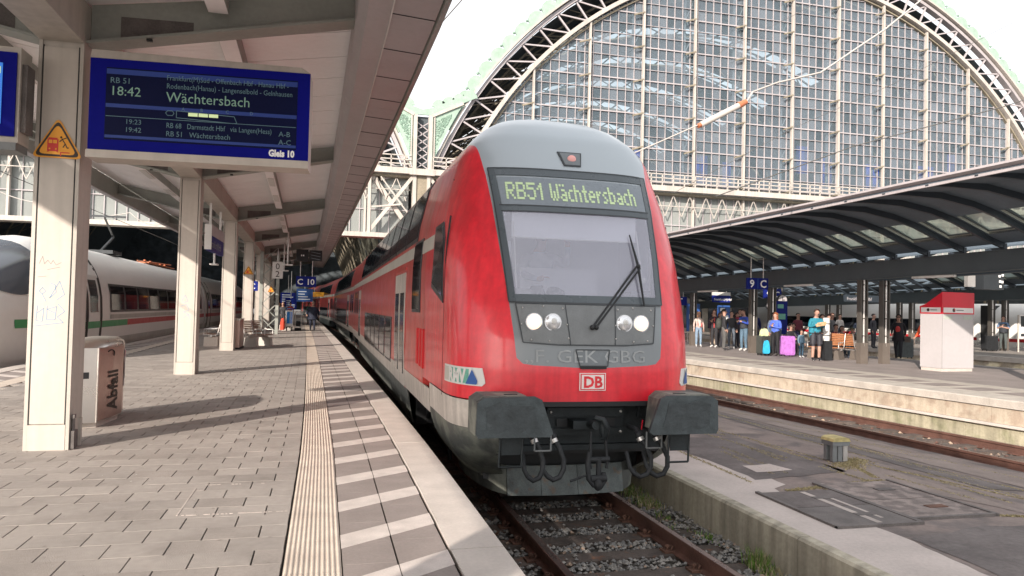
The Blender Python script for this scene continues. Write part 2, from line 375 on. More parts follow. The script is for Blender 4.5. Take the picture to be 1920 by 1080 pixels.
# pavers: individually near the camera
pw, pd = 0.366, 0.2815
pm = []
for i, mk in enumerate(('paver', 'paver_b', 'paver_c')):
    q = MB(); gx, gy = 0.0055, 0.0022; q.box(-pw / 2 + gx, pw / 2 - gx, -pd / 2 + gy, pd / 2 - gy, -0.03, 0.0, 0)
    pm.append(mesh_of(q, 'paver', mk))
cells = []
X0 = -0.205
y = 3.55 - pd * 26
row = 0
while y < 46:
    off = 0.0 if row % 2 == 0 else pw / 2
    x = X0 - pw / 2 + off
    first = True
    while x > -5.45:
        if x + pw / 2 > X0 + 0.01: cells.append((x - pw / 4 + 0 * pw, y, True, row))
        else: cells.append((x, y, False, row))
        x -= pw
    y += pd; row += 1
def infront(x, y): 
    fw = x * sin(YAW) + y * cos(YAW); u = x * cos(YAW) - y * sin(YAW); return fw > 3.5 and abs(u) < fw * 0.72
cells.sort(key=lambda c: (not infront(c[0], c[1]), c[0] ** 2 + c[1] ** 2))
n = 0
rest = MB()
for (x, y, half, r) in cells:
    bx, by, _ = b10((x, y, 0))
    if half: continue
    if n < 296:
        dz = rnd.uniform(-0.0015, 0.0015)
        piece('paving_stone', pm[rnd.choice((0, 0, 0, 1, 2))], (bx, by, dz), pl, 0.0); n += 1
    else:
        gx, gy = 0.0055, 0.0025; dz = rnd.uniform(-0.0015, 0.0015)
        rest.box(bx - pw / 2 + gx, bx + pw / 2 - gx, by - pd / 2 + gy, by + pd / 2 - gy, -0.03, dz, rnd.choice((0, 0, 0, 1, 2)))
for (x, y, half, r) in cells:
    if half:
        bx, by, _ = b10((X0 - pw / 4, y, 0)); rest.box(bx - pw / 4 + .0055, bx + pw / 4 - .003, by - pd / 2 + .0025, by + pd / 2 - .0025, -0.03, 0, rnd.choice((0, 1, 2)))
rest.build('paving_stone_rows', ['paver', 'paver_b', 'paver_c'], pl, 'stuff')
far = MB(b10)
far.box(-5.45, X0, 46.1, 118, -0.03, -0.001, 0, ny=30)
far.box(-5.45, X0, -8, 3.55 - pd * 26 - .15, -0.03, -0.001, 0, ny=2)
far.build('far_paving', 'paver', pl)
# repaired patch: thin cement lines round a manhole cover of pavers
mb = MB(); px0, px1, py0, py1 = -1.02, -0.215, 6.02, 6.98

for k in range(26):
    u0, u1 = px0 + (px1 - px0) * k / 26, px0 + (px1 - px0) * (k + rnd.uniform(.5, 1.1)) / 26; e_ = rnd.uniform(-.003, .003)
    if rnd.random() < .85: mb.box(u0, u1, py0 - .005 + e_, py0 + .004 + e_, -.002, .002)
    if rnd.random() < .45: mb.box(u0, u1, py1 + e_, py1 + .006 + e_, -.002, .002)
mb.box(px0 - .006, px0 + .006, py0, py1 - .1, -.002, .0025)
mb.build('cover_frame', 'concrete', pl, 'stuff')
# tactile strip with ribs, slabs 0.3 m
def tact(y0, y1, ribs=True, x0=-0.192, x1=0.152):
    mb = MB(b10); L = y1 - y0
    mb.box(x0, x1, y0 + .002, y1 - .002, -0.03, -0.004, 0, ny=max(1, int(L / 2)))
    if ribs:
        nr = 11; w_ = (x1 - x0) / nr
        for k in range(nr):
            a = x0 + k * w_ + w_ * 0.2; b_ = a + w_ * 0.6
            mb.extr([(a, -0.004), (b_, -0.004), (b_ - .006, 0.003), (a + .006, 0.003)][::-1], y0 + .002, y1 - .002, 0, ny=max(1, int(L / 2)), cap=False)
    return mb
y = 3.4
for k in range(26): 
    tact(y, y + 0.6).build('tactile_slab', 'tactile', pl); y += 0.6
tact(y, 60).build('tactile_strip', 'tactile', pl); tact(-7.9, 3.39).build('tactile_strip', 'tactile', pl); tact(60, 118, False).build('tactile_strip', 'tactile', pl)
mb = MB(b10); mb.box(-5.87, -5.5, -8, 110, -0.03, 0.0, 0, ny=40); mb.build('tactile_strip', 'tactile', pl)
# hatched strip: two rows of tiles + slanted painted bars
tm = {}
for w_ in (0.338,):
    q = MB(); q.box(-w_ / 2 + .003, w_ / 2 - .003, -0.223, 0.223, -0.03, -0.003, 0); tm = mesh_of(q, 'tile', 'hatch_dark')
y = 3.6; k = 0
while y < 27:
    for cx in (0.327, 0.672):
        bx, by, _ = b10((cx, y, 0)); piece('edge_tile', tm, (bx, by, 0), pl)
    y += 0.45; k += 1
mb = MB(b10); mb.box(0.158, 0.842, -7.9, 3.37, -0.03, -0.003, 0, ny=2); mb.build('edge_tiling', 'hatch_dark', pl)
mb = MB(b10); mb.box(0.158, 0.842, y - .225, 118, -0.03, -0.003, 0, ny=30); mb.build('edge_tiling', 'hatch_dark', pl)
yy = 5.04 - 0.89 * 11; k = 0
while yy < 62:
    mb = MB(b10)
    for (xa, xb) in ((0.158, 0.497), (0.503, 0.842)):
        sa = (xa - 0.158) / 0.684 * 0.46; sb = (xb - 0.158) / 0.684 * 0.46
        mb.prism([(xa, yy + sa, -0.0025), (xb, yy + sb, -0.0025), (xb, yy + sb + 0.285, -0.0025), (xa, yy + sa + 0.285, -0.0025)], (0, 0, 0.003))
    mb.build('painted_bar', 'white_paint', pl); yy += 0.89; k += 1
# left edge bars
mb = MB(b10); mb.box(-6.55, -5.885, -8, 110, -0.03, -0.003, 0, ny=40); mb.build('edge_tiling', 'hatch_dark', pl)
yy = 9
for k in range(46):
    mb = MB(b10); mb.prism([(-6.53, yy + .46, -0.0025), (-5.9, yy, -0.0025), (-5.9, yy + .285, -0.0025), (-6.53, yy + .745, -0.0025)], (0, 0, 0.003)); mb.build('painted_bar', 'white_paint', pl); yy += 0.89
# edge stones (white), 3.9 m long
y = 4.872 - 3.9 * 3
for k in range(28):
    mb = MB(b10); mb.box(0.862, 1.22, y + .006, y + 3.894, -0.2, 0.006, 0, ny=3); mb.build('edge_stone', 'edge_stone', pl)
    mb = MB(b10); mb.box(-6.96, -6.57, y + .006, y + 3.894, -0.2, 0.006, 0, ny=3); mb.build('edge_stone', 'edge_stone', pl); y += 3.9
mb = MB(b10); mb.box(1.13, 1.17, -8, 110, -1.04, -0.201, 0, ny=40); mb.box(-6.9, -6.86, -8, 110, -1.04, -0.201, 0, ny=40); mb.build('platform_wall', 'concrete', pl)

# ------------------------------------------------------------------ railway tracks
RZ = -0.76
def rail_prof(cx, zt=RZ, s=1.05):
    return [(cx + a * s, zt + b * s) for a, b in ((-.036, 0), (.036, 0), (.036, -.035), (.010, -.048), (.010, -.135), (.07, -.15), (.07, -.165), (-.07, -.165), (-.07, -.15), (-.010, -.135), (-.010, -.048), (-.036, -.035))][::-1]
def ftrack(p): return (p[0] + tb(p[1]) - 2.93 + 0.022, p[1], p[2])
def track(name, label, cx, y0, y1, xf, slp_y, nslp, zt=RZ, zs=-0.935, ds=0.575, clips=True):
    t = thing(name, label, 'railway track', (xf((cx, y0, 0))[0], max(y0, 5), zs))
    for s_ in (-1, 1):
        x = cx + s_ * 0.7535
        mb = MB(xf); mb.extr(rail_prof(x, zt), y0, y1, 0, ny=40)
        r = mb.build('rail', 'rail_side', t)
        mb = MB(xf); mb.box(x - .03, x + .03, y0, y1, zt, zt + .002, 0, ny=40); mb.build('running_surface', 'rail_top', r)
    q = MB(); q.box(-1.3, 1.3, -0.125, 0.125, -0.16, 0.0); sm_ = mesh_of(q, 'sleeper', 'sleeper')
    q = MB()
    for s_ in (-1, 1):
        for e in (-1, 1):
            x = s_ * 0.7535 + e * 0.10
            q.box(x - .06, x + .06, -.07, .07, 0, .022); q.tube([(x + .0, 0, .02), (x, 0, .075)], .018, 6); q.tube([(x, 0, .05), (x, 0, .065)], .032, 6)
            q.tube([(x - e * .03, -.03, .03), (x - e * .05, -.03, .055), (x - e * .05, .03, .055), (x - e * .03, .03, .03)], .012, 5)
    cm = mesh_of(q, 'rail_clip', 'rust')
    for k in range(nslp):
        y = slp_y + ds * k; X = xf((cx, y, 0))[0]; p = piece('sleeper', sm_, (X, y, zs), t, rnd.uniform(-.01, .01))
        if clips and k < 12: piece('rail_clips', cm, (X, y, zs + .001), p)['kind'] = 'stuff'
    return t
track('railway_track', 'rusty rails on dark wooden sleepers running under the red train', 2.93, 0.5, 110, ftrack, 3.8, 24, zs=-0.93)
mb = MB(lambda p: ftrack(p)); mb.box(1.18, 4.55, 0, 110, -1.04, -0.985, 0, ny=30); mb.build('track_bed', 'ground', kind='structure')

# ballast stones
def stone(mb, x, y, z, r, m):
    n = 5; a0 = rnd.uniform(0, 6.28); vs = []
    for k in range(n):
        a = a0 + k * 6.283 / n + rnd.uniform(-.25, .25); vs.append((x + r * cos(a) * rnd.uniform(.8, 1.2), y + r * sin(a) * rnd.uniform(.8, 1.2), z + rnd.uniform(-.3, .25) * r))
    vs.append((x + rnd.uniform(-.3, .3) * r, y + rnd.uniform(-.3, .3) * r, z + r * rnd.uniform(.55, .9))); vs.append((x, y, z - r * .8))
    mb.add(vs, [(k, (k + 1) % n, n) for k in range(n)] + [((k + 1) % n, k, n + 1) for k in range(n)], m)
mb = MB()
for (xa, xb, ya, yb, cnt, z) in ((2.25, 3.62, 3.6, 9.4, 5200, -0.955), (3.8, 4.5, 3.0, 10.5, 4300, -0.93), (1.22, 2.12, 4.2, 9.5, 1700, -0.95)):
    for k in range(cnt):
        x = rnd.uniform(xa, xb); y = rnd.uniform(ya, yb)
        j = (y - 3.8) % 0.575
        if (j < 0.14 or j > 0.435) and x < 4.23: 
            if rnd.random() < 0.985: continue
            zz = -0.915
        else: zz = z + rnd.uniform(-.01, .035)
        if x > 4.2: zz += (x - 4.2) * .25
        stone(mb, x, y, zz, rnd.uniform(.015, .032), rnd.choice((0, 0, 0, 1, 1, 2) if rnd.random() < .35 else (0, 1)))
mb.build('ballast', ['stone_a', 'stone_b', 'stone_c'], kind='stuff')
tr9 = lambda p: f9(p)
track('railway_track', 'rusty brown track beside the stained platform wall on the right', -1.55, 3, 80, tr9, 4.0, 60, zt=-0.74, zs=-0.885, ds=0.62, clips=False)
mb = MB(f9); mb.box(-3.4, 0.0, 0, 80, -1.04, -0.93, 0, ny=2); mb.build('track_bed', 'ground', kind='structure')
mb = MB()
for k in range(3800):
    y = 6 + 24 * rnd.random() ** 1.3; o_ = rnd.uniform(-3.5, -0.1)
    if (y - 4.0) % 0.62 < 0.15 or (y - 4.0) % 0.62 > 0.48: continue
    x = xp9(o_, y); stone(mb, x, y, -0.915, rnd.uniform(.03, .05), rnd.choice((0, 1, 2)))
mb.build('ballast', ['stone_c', 'sleeper', 'rail_side'], kind='stuff')

# ------------------------------------------------------------------ service platform between the tracks
SZ = -0.48
def fs(p): return (p[0], p[1], p[2])
mb = MB(); 
ys = [0 + i * 4 for i in range(28)]
base = [(4.50, -1)] ; 
vs = []
XB = 7.6
def sz(x, y):
    e = xp9(-3.05, y); return SZ if x <= XB else SZ - 0.27 * (x - XB) / max(.3, e - XB)
vs = []; n_ = 50
for i in range(n_ + 1):
    y = -2 + 42 * i / n_; e = xp9(-3.05, y)
    for x in (4.5, 5.5, 6.5, XB, (XB + e) / 2, e): vs.append((x, y, sz(x, y)))
    vs.append((e + .01, y, -1.04))
mb.add(vs, [(i * 7 + k, i * 7 + k + 1, (i + 1) * 7 + k + 1, (i + 1) * 7 + k) for i in range(n_) for k in range(6)], 0)
mb.prism([(4.5, 40, -1.04), (9, 40, -1.04), (6, 100, -1.04), (4.5, 100, -1.04)], (0, 0, .5)); sp = mb.build('service_path', 'asphalt', kind='structure')
def lane(xl0, xr0, xl1, xr1, y0, y1, m, dz=.006):
    mb = MB(); vs = []; n_ = int((y1 - y0) / .25)
    for i in range(n_ + 1):
        u = i / n_; y = y0 + (y1 - y0) * u; a = xl0 + (xl1 - xl0) * u + rnd.uniform(-.025, .025); b_ = xr0 + (xr1 - xr0) * u + rnd.uniform(-.025, .025)
        for x in (a, (a + b_) / 2, b_): vs.append((x, y, sz(x, y) + dz))
    mb.add(vs, [(i * 3 + k, i * 3 + k + 1, (i + 1) * 3 + k + 1, (i + 1) * 3 + k) for i in range(n_) for k in range(2)], 0); return mb.build('asphalt_patch', m, sp)
# kerb wall slabs
y = 0.9
for k in range(22):
    mb = MB(); mb.extr([(4.36, -1.0), (4.50, -1.0), (4.50, SZ + .012), (4.385, SZ + .012), (4.36, SZ - .012)][::-1], y + .006, y + 1.294); mb.build('kerb_slab', 'concrete_wall', sp); y += 1.3
# pale concrete strip along the kerb, broken edge
vs0 = []; y = 1.0
edge = []
while y < 36:
    edge.append((5.33 + 0.05 * sin(y * 2.3) + rnd.uniform(-.03, .03) + (0.25 if y > 7.9 and y < 9.6 else 0), y)); y += 0.16
pts = [(4.503, 1.0)] + [e for e in edge] + [(4.503, 36)]
mb = MB(); mb.add([(4.503, e[1], SZ + .004) for e in edge] + [(e[0], e[1], SZ + .004) for e in edge], [(i, i + len(edge), i + 1 + len(edge), i + 1) for i in range(len(edge) - 1)], 0)
mb.build('concrete_strip', 'light_concrete', sp)
# asphalt lanes: long patches with ragged joints, darker and paler
def patch(pts, m, z=SZ + .0045, name='asphalt_patch', par=sp, jag=0.03, step=.25):
    out = []
    for i in range(len(pts)):
        a = Vector(pts[i]); b_ = Vector(pts[(i + 1) % len(pts)]); n_ = max(1, int((b_ - a).length / step))
        for k in range(n_):
            p = a.lerp(b_, k / n_); out.append((p.x + rnd.uniform(-jag, jag), p.y + rnd.uniform(-jag, jag), z))
    mb = MB(); mb.add(out, [tuple(range(len(out)))], 0); return mb.build(name, m, par)
patch([(5.45, 2), (8.2, 2), (8.2, 5.9), (6.5, 6.1), (5.4, 5.9)], 'asphalt_dark')
lane(8.15, 8.75, 7.75, 8.2, 7.6, 22, 'asphalt_dark')
patch([(5.35, 8.3), (6.9, 8.6), (6.8, 11.2), (5.35, 11.5)], 'asphalt_dark')
patch([(6.75, 8.3), (7.5, 6.2), (7.55, 9.4), (6.9, 9.2)], 'asphalt_pale')
lane(9.1, 10.4, 8.3, 9.2, 5.5, 24, 'asphalt_pale')
patch([(6.9, 11.6), (7.5, 11.5), (7.1, 24), (6.5, 24)], 'asphalt_pale')
patch([(5.6, 8.7), (6.15, 8.75), (6.1, 9.15), (5.6, 9.1)], 'light_concrete', SZ + .009)
# hatch covers
for i, (xa, xb, ya, yb, m) in enumerate(((4.98, 5.9, 6.32, 6.98, 'plate_dark'), (4.98, 5.9, 7.0, 7.66, 'asphalt_dark'), (5.98, 6.98, 6.45, 7.15, 'steel_plate'), (5.98, 6.98, 7.17, 7.98, 'steel_plate'))):
    mb = MB(); mb.box(xa, xb, ya, yb, SZ - .02, SZ + .022 - .002 * i); h = mb.build('hatch_cover', m, sp)
    mb = MB(); cx_, cy_ = (xa + xb) / 2 + .12, (ya + yb) / 2; mb.box(cx_ - .12, cx_ + .12, cy_ - .05, cy_ + .05, SZ + .018, SZ + .026); mb.build('grip', 'rust' if i == 2 else 'plate_dark', h)
mb = MB()
for (a, b_, c, d) in ((4.93, 4.975, 6.28, 7.7), (5.91, 5.97, 6.3, 8.0), (6.99, 7.03, 6.4, 8.0)): mb.box(a, b_, c, d, SZ, SZ + .028)
mb.box(4.93, 5.95, 6.27, 6.31, SZ, SZ + .03); mb.box(5.95, 7.0, 6.40, 6.44, SZ, SZ + .03); mb.build('hatch_frame', 'plate_dark', sp)
mb = MB(); mb.box(5.45, 5.52, 6.35, 7.6, SZ + .0215, SZ + .024); mb.box(5.62, 5.66, 6.5, 7.3, SZ + .0215, SZ + .024); mb.build('painted_line', 'concrete', sp)
# moss and dry grass in the joints
mb = MB()
def tuft_line(p0, p1, n_, wd, h=0.03, mm=(0, 1)):
    for k in range(n_):
        t = rnd.random(); x = p0[0] + (p1[0] - p0[0]) * t + rnd.gauss(0, wd); y = p0[1] + (p1[1] - p0[1]) * t + rnd.gauss(0, wd)
        a = rnd.uniform(0, 6.28); r = rnd.uniform(.005, .014); hh = h * rnd.uniform(.2, .9); z = sz(x, y) + .003
        mb.add([(x - r * cos(a), y - r * sin(a), z), (x + r * cos(a), y + r * sin(a), z), (x + rnd.uniform(-r, r), y + rnd.uniform(-r, r), z + hh)], [(0, 1, 2)], rnd.choice(mm))
for L_ in (((7.0, 8.2), (7.5, 9.6)), ((7.1, 9.2), (6.2, 22)), ((8.9, 6), (7.9, 18)), ((5.4, 7.75), (7.0, 8.05)), ((5.2, 8.2), (5.35, 14)), ((9.9, 7), (8.9, 22)), ((6.6, 9.5), (5.9, 20)), ((7.05, 6.4), (8.7, 5.9)), ((7.4, 9.2), (8.9, 5.0)), ((5.95, 6.4), (5.95, 7.9)), ((5.0, 7.0), (5.95, 7.02))):
    tuft_line(L_[0], L_[1], 2200, .03 if rnd.random() < .5 else .02, .016)
tuft_line((7.0, 8.8), (7.6, 9.3), 1600, .10, .03); tuft_line((8.2, 5.9), (8.9, 5.4), 900, .12, .02)
for k in range(34):
    x, y = rnd.uniform(5.4, 9.4), rnd.uniform(5, 20); tuft_line((x, y), (x + rnd.uniform(-.3, .3), y + rnd.uniform(.4, 2.6)), 420, .025, .012)
mb.build('joint_moss', ['moss', 'grass_dry'], kind='stuff')
mb = MB()
def blades(x, y, z, n_, sp_, h, mm):
    for k in range(n_):
        a = rnd.uniform(0, 6.28); px, py = x + rnd.gauss(0, sp_), y + rnd.gauss(0, sp_ * 1.8); l = h * rnd.uniform(.4, 1.1); lean = rnd.uniform(.1, .7) * l; w_ = .004
        dx, dy = cos(a), sin(a); p1 = (px + dx * lean * .4, py + dy * lean * .4, z + l * .6); p2 = (px + dx * lean, py + dy * lean, z + l)
        mb.add([(px - dy * w_, py + dx * w_, z), (px + dy * w_, py - dx * w_, z), (p1[0] + dy * w_, p1[1] - dx * w_, p1[2]), (p1[0] - dy * w_, p1[1] + dx * w_, p1[2]), p2], [(0, 1, 2, 3), (3, 2, 4)], rnd.choice(mm))
blades(4.27, 6.6, -.93, 260, .05, .20, (0, 0, 1)); blades(4.25, 6.35, -.93, 160, .05, .13, (1, 1, 0)); blades(4.2, 9.0, -.93, 400, .09, .12, (0, 1, 1)); blades(4.22, 9.6, -.93, 300, .1, .14, (0, 1))
blades(4.25, 7.5, -.92, 60, .04, .08, (0,)); blades(4.1, 8.3, -.93, 60, .07, .07, (0, 1)); blades(4.3, 5.6, -.93, 120, .05, .14, (0, 1, 1))
for k in range(14): blades(rnd.uniform(3.9, 4.33), rnd.uniform(5, 9.5), -.93, 12, .03, .06, (0, 1))
mb.build('weeds', ['grass', 'grass_dry'], kind='stuff')
# gum spots and specks on the paving
mb = MB()
for k in range(170):
    x, y = rnd.uniform(-5, -.25), 3.8 + 10 * rnd.random() ** 1.5; r = rnd.uniform(.005, .013); mb.add([(x + r * cos(a_ * pi / 3) * rnd.uniform(.7, 1.2), y + r * sin(a_ * pi / 3) * rnd.uniform(.7, 1.2), .0028) for a_ in range(6)], [(0, 1, 2, 3, 4, 5)], 0 if rnd.random() < .3 else 1)
mb.build('gum_spots', ['white', 'hatch_dark'], pl, 'stuff')
# small signal post with mossy lid
t = thing('ground_box', 'short grey box post with mossy yellow lid on the asphalt between tracks', 'junction box', (7.2, 9.22, SZ))
mb = MB(); mb.box(7.08, 7.32, 9.12, 9.33, SZ, SZ + .02); mb.build('foot', 'plate_dark', t)
for k, (a, b_) in enumerate(((-.09, -.07), (.0, -.07), (.085, -.07), (-.09, .07), (.085, .07))):
    mb = MB(); mb.box(7.2 + a - .035, 7.2 + a + .035, 9.22 + b_ - .03, 9.22 + b_ + .03, SZ + .02, SZ + .24); mb.build('post', 'alu' if k == 2 else 'grey_panel', t)
mb = MB(); mb.box(7.06, 7.34, 9.10, 9.35, SZ + .241, SZ + .30); mb.build('cap', 'grey_panel', t)
mb = MB(); mb.extr([(7.055, SZ + .301), (7.345, SZ + .301), (7.33, SZ + .34), (7.28, SZ + .36), (7.12, SZ + .36), (7.07, SZ + .34)][::-1], 9.09, 9.36); mb.build('lid', 'yellow_lid', t)
# ------------------------------------------------------------------ red double-deck train
HW = [(0.2, 1.28), (0.35, 1.36), (0.6, 1.43), (1.0, 1.48), (1.3, 1.50), (2.9, 1.50), (3.3, 1.475), (3.7, 1.42), (4.0, 1.35), (4.3, 1.275), (4.55, 1.12), (4.75, 0.93), (4.9, 0.73), (5.03, 0.48), (5.11, 0.24), (5.14, 0.0)]
def lerp_t(T, x):
    if x <= T[0][0]: return T[0][1]
    for (a, va), (b, vb) in zip(T, T[1:]):
        if x <= b: return va + (vb - va) * (x - a) / (b - a)
    return T[-1][1]
def hw(z): return lerp_t(HW, z)
PROF = [(0.9, 0.06), (1.1, 0.02), (1.35, 0.0), (1.7, 0.0), (2.05, 0.035), (2.4, 0.12), (3.0, 0.34), (3.6, 0.60), (4.05, 0.86), (4.3, 0.98), (4.55, 1.11), (4.75, 1.33), (4.9, 1.66), (5.0, 2.02), (5.1, 2.55), (5.14, 3.0)]
def y0f(z): return lerp_t(PROF, z)
NEXP = 3.1
def Rz(z): return max(0.001, min(1.2 - .42 * max(0, min(1, (z - 3.5) / .9)), 3.02 - y0f(z)))
def nose(th, z, off=0.0):
    """point of the cab shell: th in [-1, 1] runs from left side over the front to the right side"""
    a = th * pi / 2; W = hw(z); x = W * (abs(sin(a)) ** (2 / NEXP)) * (1 if th >= 0 else -1); d = Rz(z) * (1 - abs(cos(a)) ** (2 / NEXP))
    if off:
        e = 1e-3
        p = Vector(nose(th, z)); p1 = Vector(nose(min(1, th + e), z)); p0 = Vector(nose(max(-1, th - e), z)); q1 = Vector(nose(th, z + e)); q0 = Vector(nose(th, z - e))
        n = (p1 - p0).cross(q1 - q0)
        if n.length > 1e-12: n.normalize()
        else: n = Vector((0, -1, 0))
        if n.y > 0 and abs(th) < .6: n = -n
        return tuple(p + n * off)
    return (x, y0f(z) + d, z)
def th_of(x, z):
    W = hw(z); r = min(1, abs(x) / W); return (math.asin(min(1, r ** (NEXP / 2))) / (pi / 2)) * (1 if x >= 0 else -1)
defm('grease', (0.040, 0.050, 0.055), 0.5, var=.3, scale=12, bump=.3, bscale=30)
CX, CY = 2.93, 7.8
def cw(p): return (p[0] + CX, p[1] + CY, p[2] + RZ)
def cl(p): return (p[0], p[1], p[2] + RZ)

# paint of the cab: grey mask and dome cut out of the red, by object coordinates
def cab_paint():
    m = mat('cab_paint', (0.80, 0.024, 0.042), 0.35, var=0.15, scale=1.1, coat=0.5, streak=0.20)
    t = m.node_tree; N = t.nodes; L = t.links; b = N['Principled BSDF']
    src = [l for l in L if l.to_socket == b.inputs['Base Color']][0].from_socket
    tc = N.new('ShaderNodeTexCoord'); sp = N.new('ShaderNodeSeparateXYZ'); L.new(tc.outputs['Object'], sp.inputs[0])
    ab = N.new('ShaderNodeMath'); ab.operation = 'ABSOLUTE'; L.new(sp.outputs[0], ab.inputs[0])
    mr = N.new('ShaderNodeMapRange'); L.new(sp.outputs[2], mr.inputs[0]); mr.inputs[1].default_value = 1.0; mr.inputs[2].default_value = 5.0
    fc = N.new('ShaderNodeFloatCurve'); L.new(mr.outputs[0], fc.inputs['Value']); c = fc.mapping.curves[0]
    pts = [(1.0, 0.0), (1.72, 0.0), (1.755, 0.78), (1.83, 0.86), (2.4, 0.92), (3.0, 0.98), (4.0, 1.06), (4.2, 1.09), (4.40, 1.12), (4.50, 1.17), (4.57, 1.28), (4.61, 2.0), (5.0, 2.0)]
    cp = [((z - 1) / 4, v / 2) for z, v in pts]
    c.points[0].location = cp[0]; c.points[1].location = cp[-1]
    for q in cp[1:-1]: c.points.new(*q)
    for q in c.points: q.handle_type = 'VECTOR'
    fc.mapping.update()
    mul = N.new('ShaderNodeMath'); mul.operation = 'MULTIPLY'; L.new(fc.outputs[0], mul.inputs[0]); mul.inputs[1].default_value = 2.0
    lt = N.new('ShaderNodeMath'); lt.operation = 'LESS_THAN'; L.new(ab.outputs[0], lt.inputs[0]); L.new(mul.outputs[0], lt.inputs[1])
    # the dome grey ends 1.9 m behind the nose, red side beyond; white scruffy edge noise
    yl = N.new('ShaderNodeMath'); yl.operation = 'LESS_THAN'; L.new(sp.outputs[1], yl.inputs[0]); yl.inputs[1].default_value = 2.1
    an = N.new('ShaderNodeMath'); an.operation = 'MULTIPLY'; L.new(lt.outputs[0], an.inputs[0]); L.new(yl.outputs[0], an.inputs[1])
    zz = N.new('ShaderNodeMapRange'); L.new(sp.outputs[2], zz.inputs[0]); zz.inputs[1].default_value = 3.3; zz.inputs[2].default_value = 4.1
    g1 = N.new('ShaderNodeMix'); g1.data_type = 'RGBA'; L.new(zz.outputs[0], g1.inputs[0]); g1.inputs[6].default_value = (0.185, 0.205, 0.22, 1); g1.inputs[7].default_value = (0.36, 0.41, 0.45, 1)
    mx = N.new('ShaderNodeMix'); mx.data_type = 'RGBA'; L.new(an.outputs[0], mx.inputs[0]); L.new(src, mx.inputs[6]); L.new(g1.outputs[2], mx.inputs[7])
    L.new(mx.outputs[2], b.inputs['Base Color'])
    return m
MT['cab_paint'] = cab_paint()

t = thing('red_train_cab_car', 'red double-deck train cab car with grey dome front showing RB51 Wächtersbach', 'train car', (CX, CY, RZ))
CAR1 = t
# shell with windscreen opening
zs = [1.35 + (5.14 - 1.35) * (i / 58) ** 0.93 for i in range(59)]
zs = sorted(set([round(z, 4) for z in zs] + [2.50, 3.53]))
ths = [-1 + 2 * i / 64 for i in range(65)]
mb = MB(cw); grid = []
for z in zs:
    row_ = [(-hw(z), 3.05, z)] + [nose(a, z) for a in ths] + [(hw(z), 3.05, z)]; grid.append(row_)
vs = [p for r_ in grid for p in r_]; nc = len(ths) + 2; fs_ = []
def gw(z): return 0.88 + (z - 2.5) * 0.055
for i in range(len(zs) - 1):
    for j in range(nc - 1):
        zc = (zs[i] + zs[i + 1]) / 2; ps = [grid[i][j], grid[i][j + 1]]
        if 2.5 <= zc <= 3.53 and max(abs(p[0]) for p in ps) < gw(zc) and max(p[1] for p in ps) < 1.2: continue
        fs_.append((i * nc + j, i * nc + j + 1, (i + 1) * nc + j + 1, (i + 1) * nc + j))
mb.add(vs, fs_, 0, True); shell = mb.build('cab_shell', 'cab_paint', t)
# patches following the shell
def npatch(name, mname, quadfn, nu=10, nv=8, off=0.012, parent=None, thick=0.01, smooth=True):
    """quadfn(u, v) -> (theta, z); closed thin sheet on the shell"""
    mb = MB(cw); A = []; B = []
    for j in range(nv + 1):
        for i in range(nu + 1):
            th, z = quadfn(i / nu, j / nv); A.append(nose(th, z, off)); B.append(nose(th, z, off - thick))
    w_ = nu + 1; fs_ = [(j * w_ + i, j * w_ + i + 1, (j + 1) * w_ + i + 1, (j + 1) * w_ + i) for j in range(nv) for i in range(nu)]
    mb.add(A, fs_, 0, smooth); n_ = len(A)
    rim = [i for i in range(nu + 1)] + [j * w_ + nu for j in range(1, nv + 1)] + [nv * w_ + i for i in range(nu - 1, -1, -1)] + [j * w_ for j in range(nv - 1, 0, -1)]
    mb.add(A + B, [(rim[k], n_ + rim[k], n_ + rim[(k + 1) % len(rim)], rim[(k + 1) % len(rim)]) for k in range(len(rim))], 0)
    return mb.build(name, mname, parent or t)
def xz(xa0, xb0, z0, xa1, xb1, z1):
    """patch between z0 (x from xa0 to xb0) and z1 (xa1 to xb1)"""
    def f(u, v):
        z = z0 + (z1 - z0) * v; x = (xa0 + (xa1 - xa0) * v) * (1 - u) + (xb0 + (xb1 - xb0) * v) * u; return th_of(x, z), z
    return f
def strip_line(x0, z0, x1, z1, w_=0.012, off=0.017, m='frame_black', par=None):
    dx, dz = x1 - x0, z1 - z0; l = sqrt(dx * dx + dz * dz); nx, nz = -dz / l * w_ / 2, dx / l * w_ / 2
    mb = MB(cw); n_ = max(2, int(l / .1)); vs = []
    for i in range(n_ + 1):
        tt = i / n_; X = x0 + dx * tt; Z = z0 + dz * tt
        for s_ in (-1, 1): vs.append(nose(th_of(X + s_ * nx, Z + s_ * nz), Z + s_ * nz, off))
    mb.add(vs, [(2 * i, 2 * i + 2, 2 * i + 3, 2 * i + 1) for i in range(n_)], 0); return mb.build('seam', m, par or t)
# windscreen frame: bars left, right, bottom, between display and glass, top
fw0 = lambda z: 0.895 + (z - 2.46) * 0.064
def bar(z0, z1, ia, ib, m='screen_frame', nm='windscreen_frame', off=0.014):
    npatch(nm, m, lambda u, v: (th_of((ia(z0 + (z1 - z0) * v)) * (1 - u) + ib(z0 + (z1 - z0) * v) * u, z0 + (z1 - z0) * v), z0 + (z1 - z0) * v), 12 if ib(z0) - ia(z0) > .5 else 2, 10, off)
bar(2.44, 4.08, lambda z: -fw0(z) - .03, lambda z: -fw0(z) + .045)
bar(2.44, 4.08, lambda z: fw0(z) - .045, lambda z: fw0(z) + .03)
bar(2.44, 2.53, lambda z: -fw0(z) + .04, lambda z: fw0(z) - .04, off=.0135)
bar(3.52, 3.59, lambda z: -fw0(z) + .04, lambda z: fw0(z) - .04, off=.0135)
bar(3.985, 4.08, lambda z: -fw0(z) + .04, lambda z: fw0(z) - .04, off=.0135)
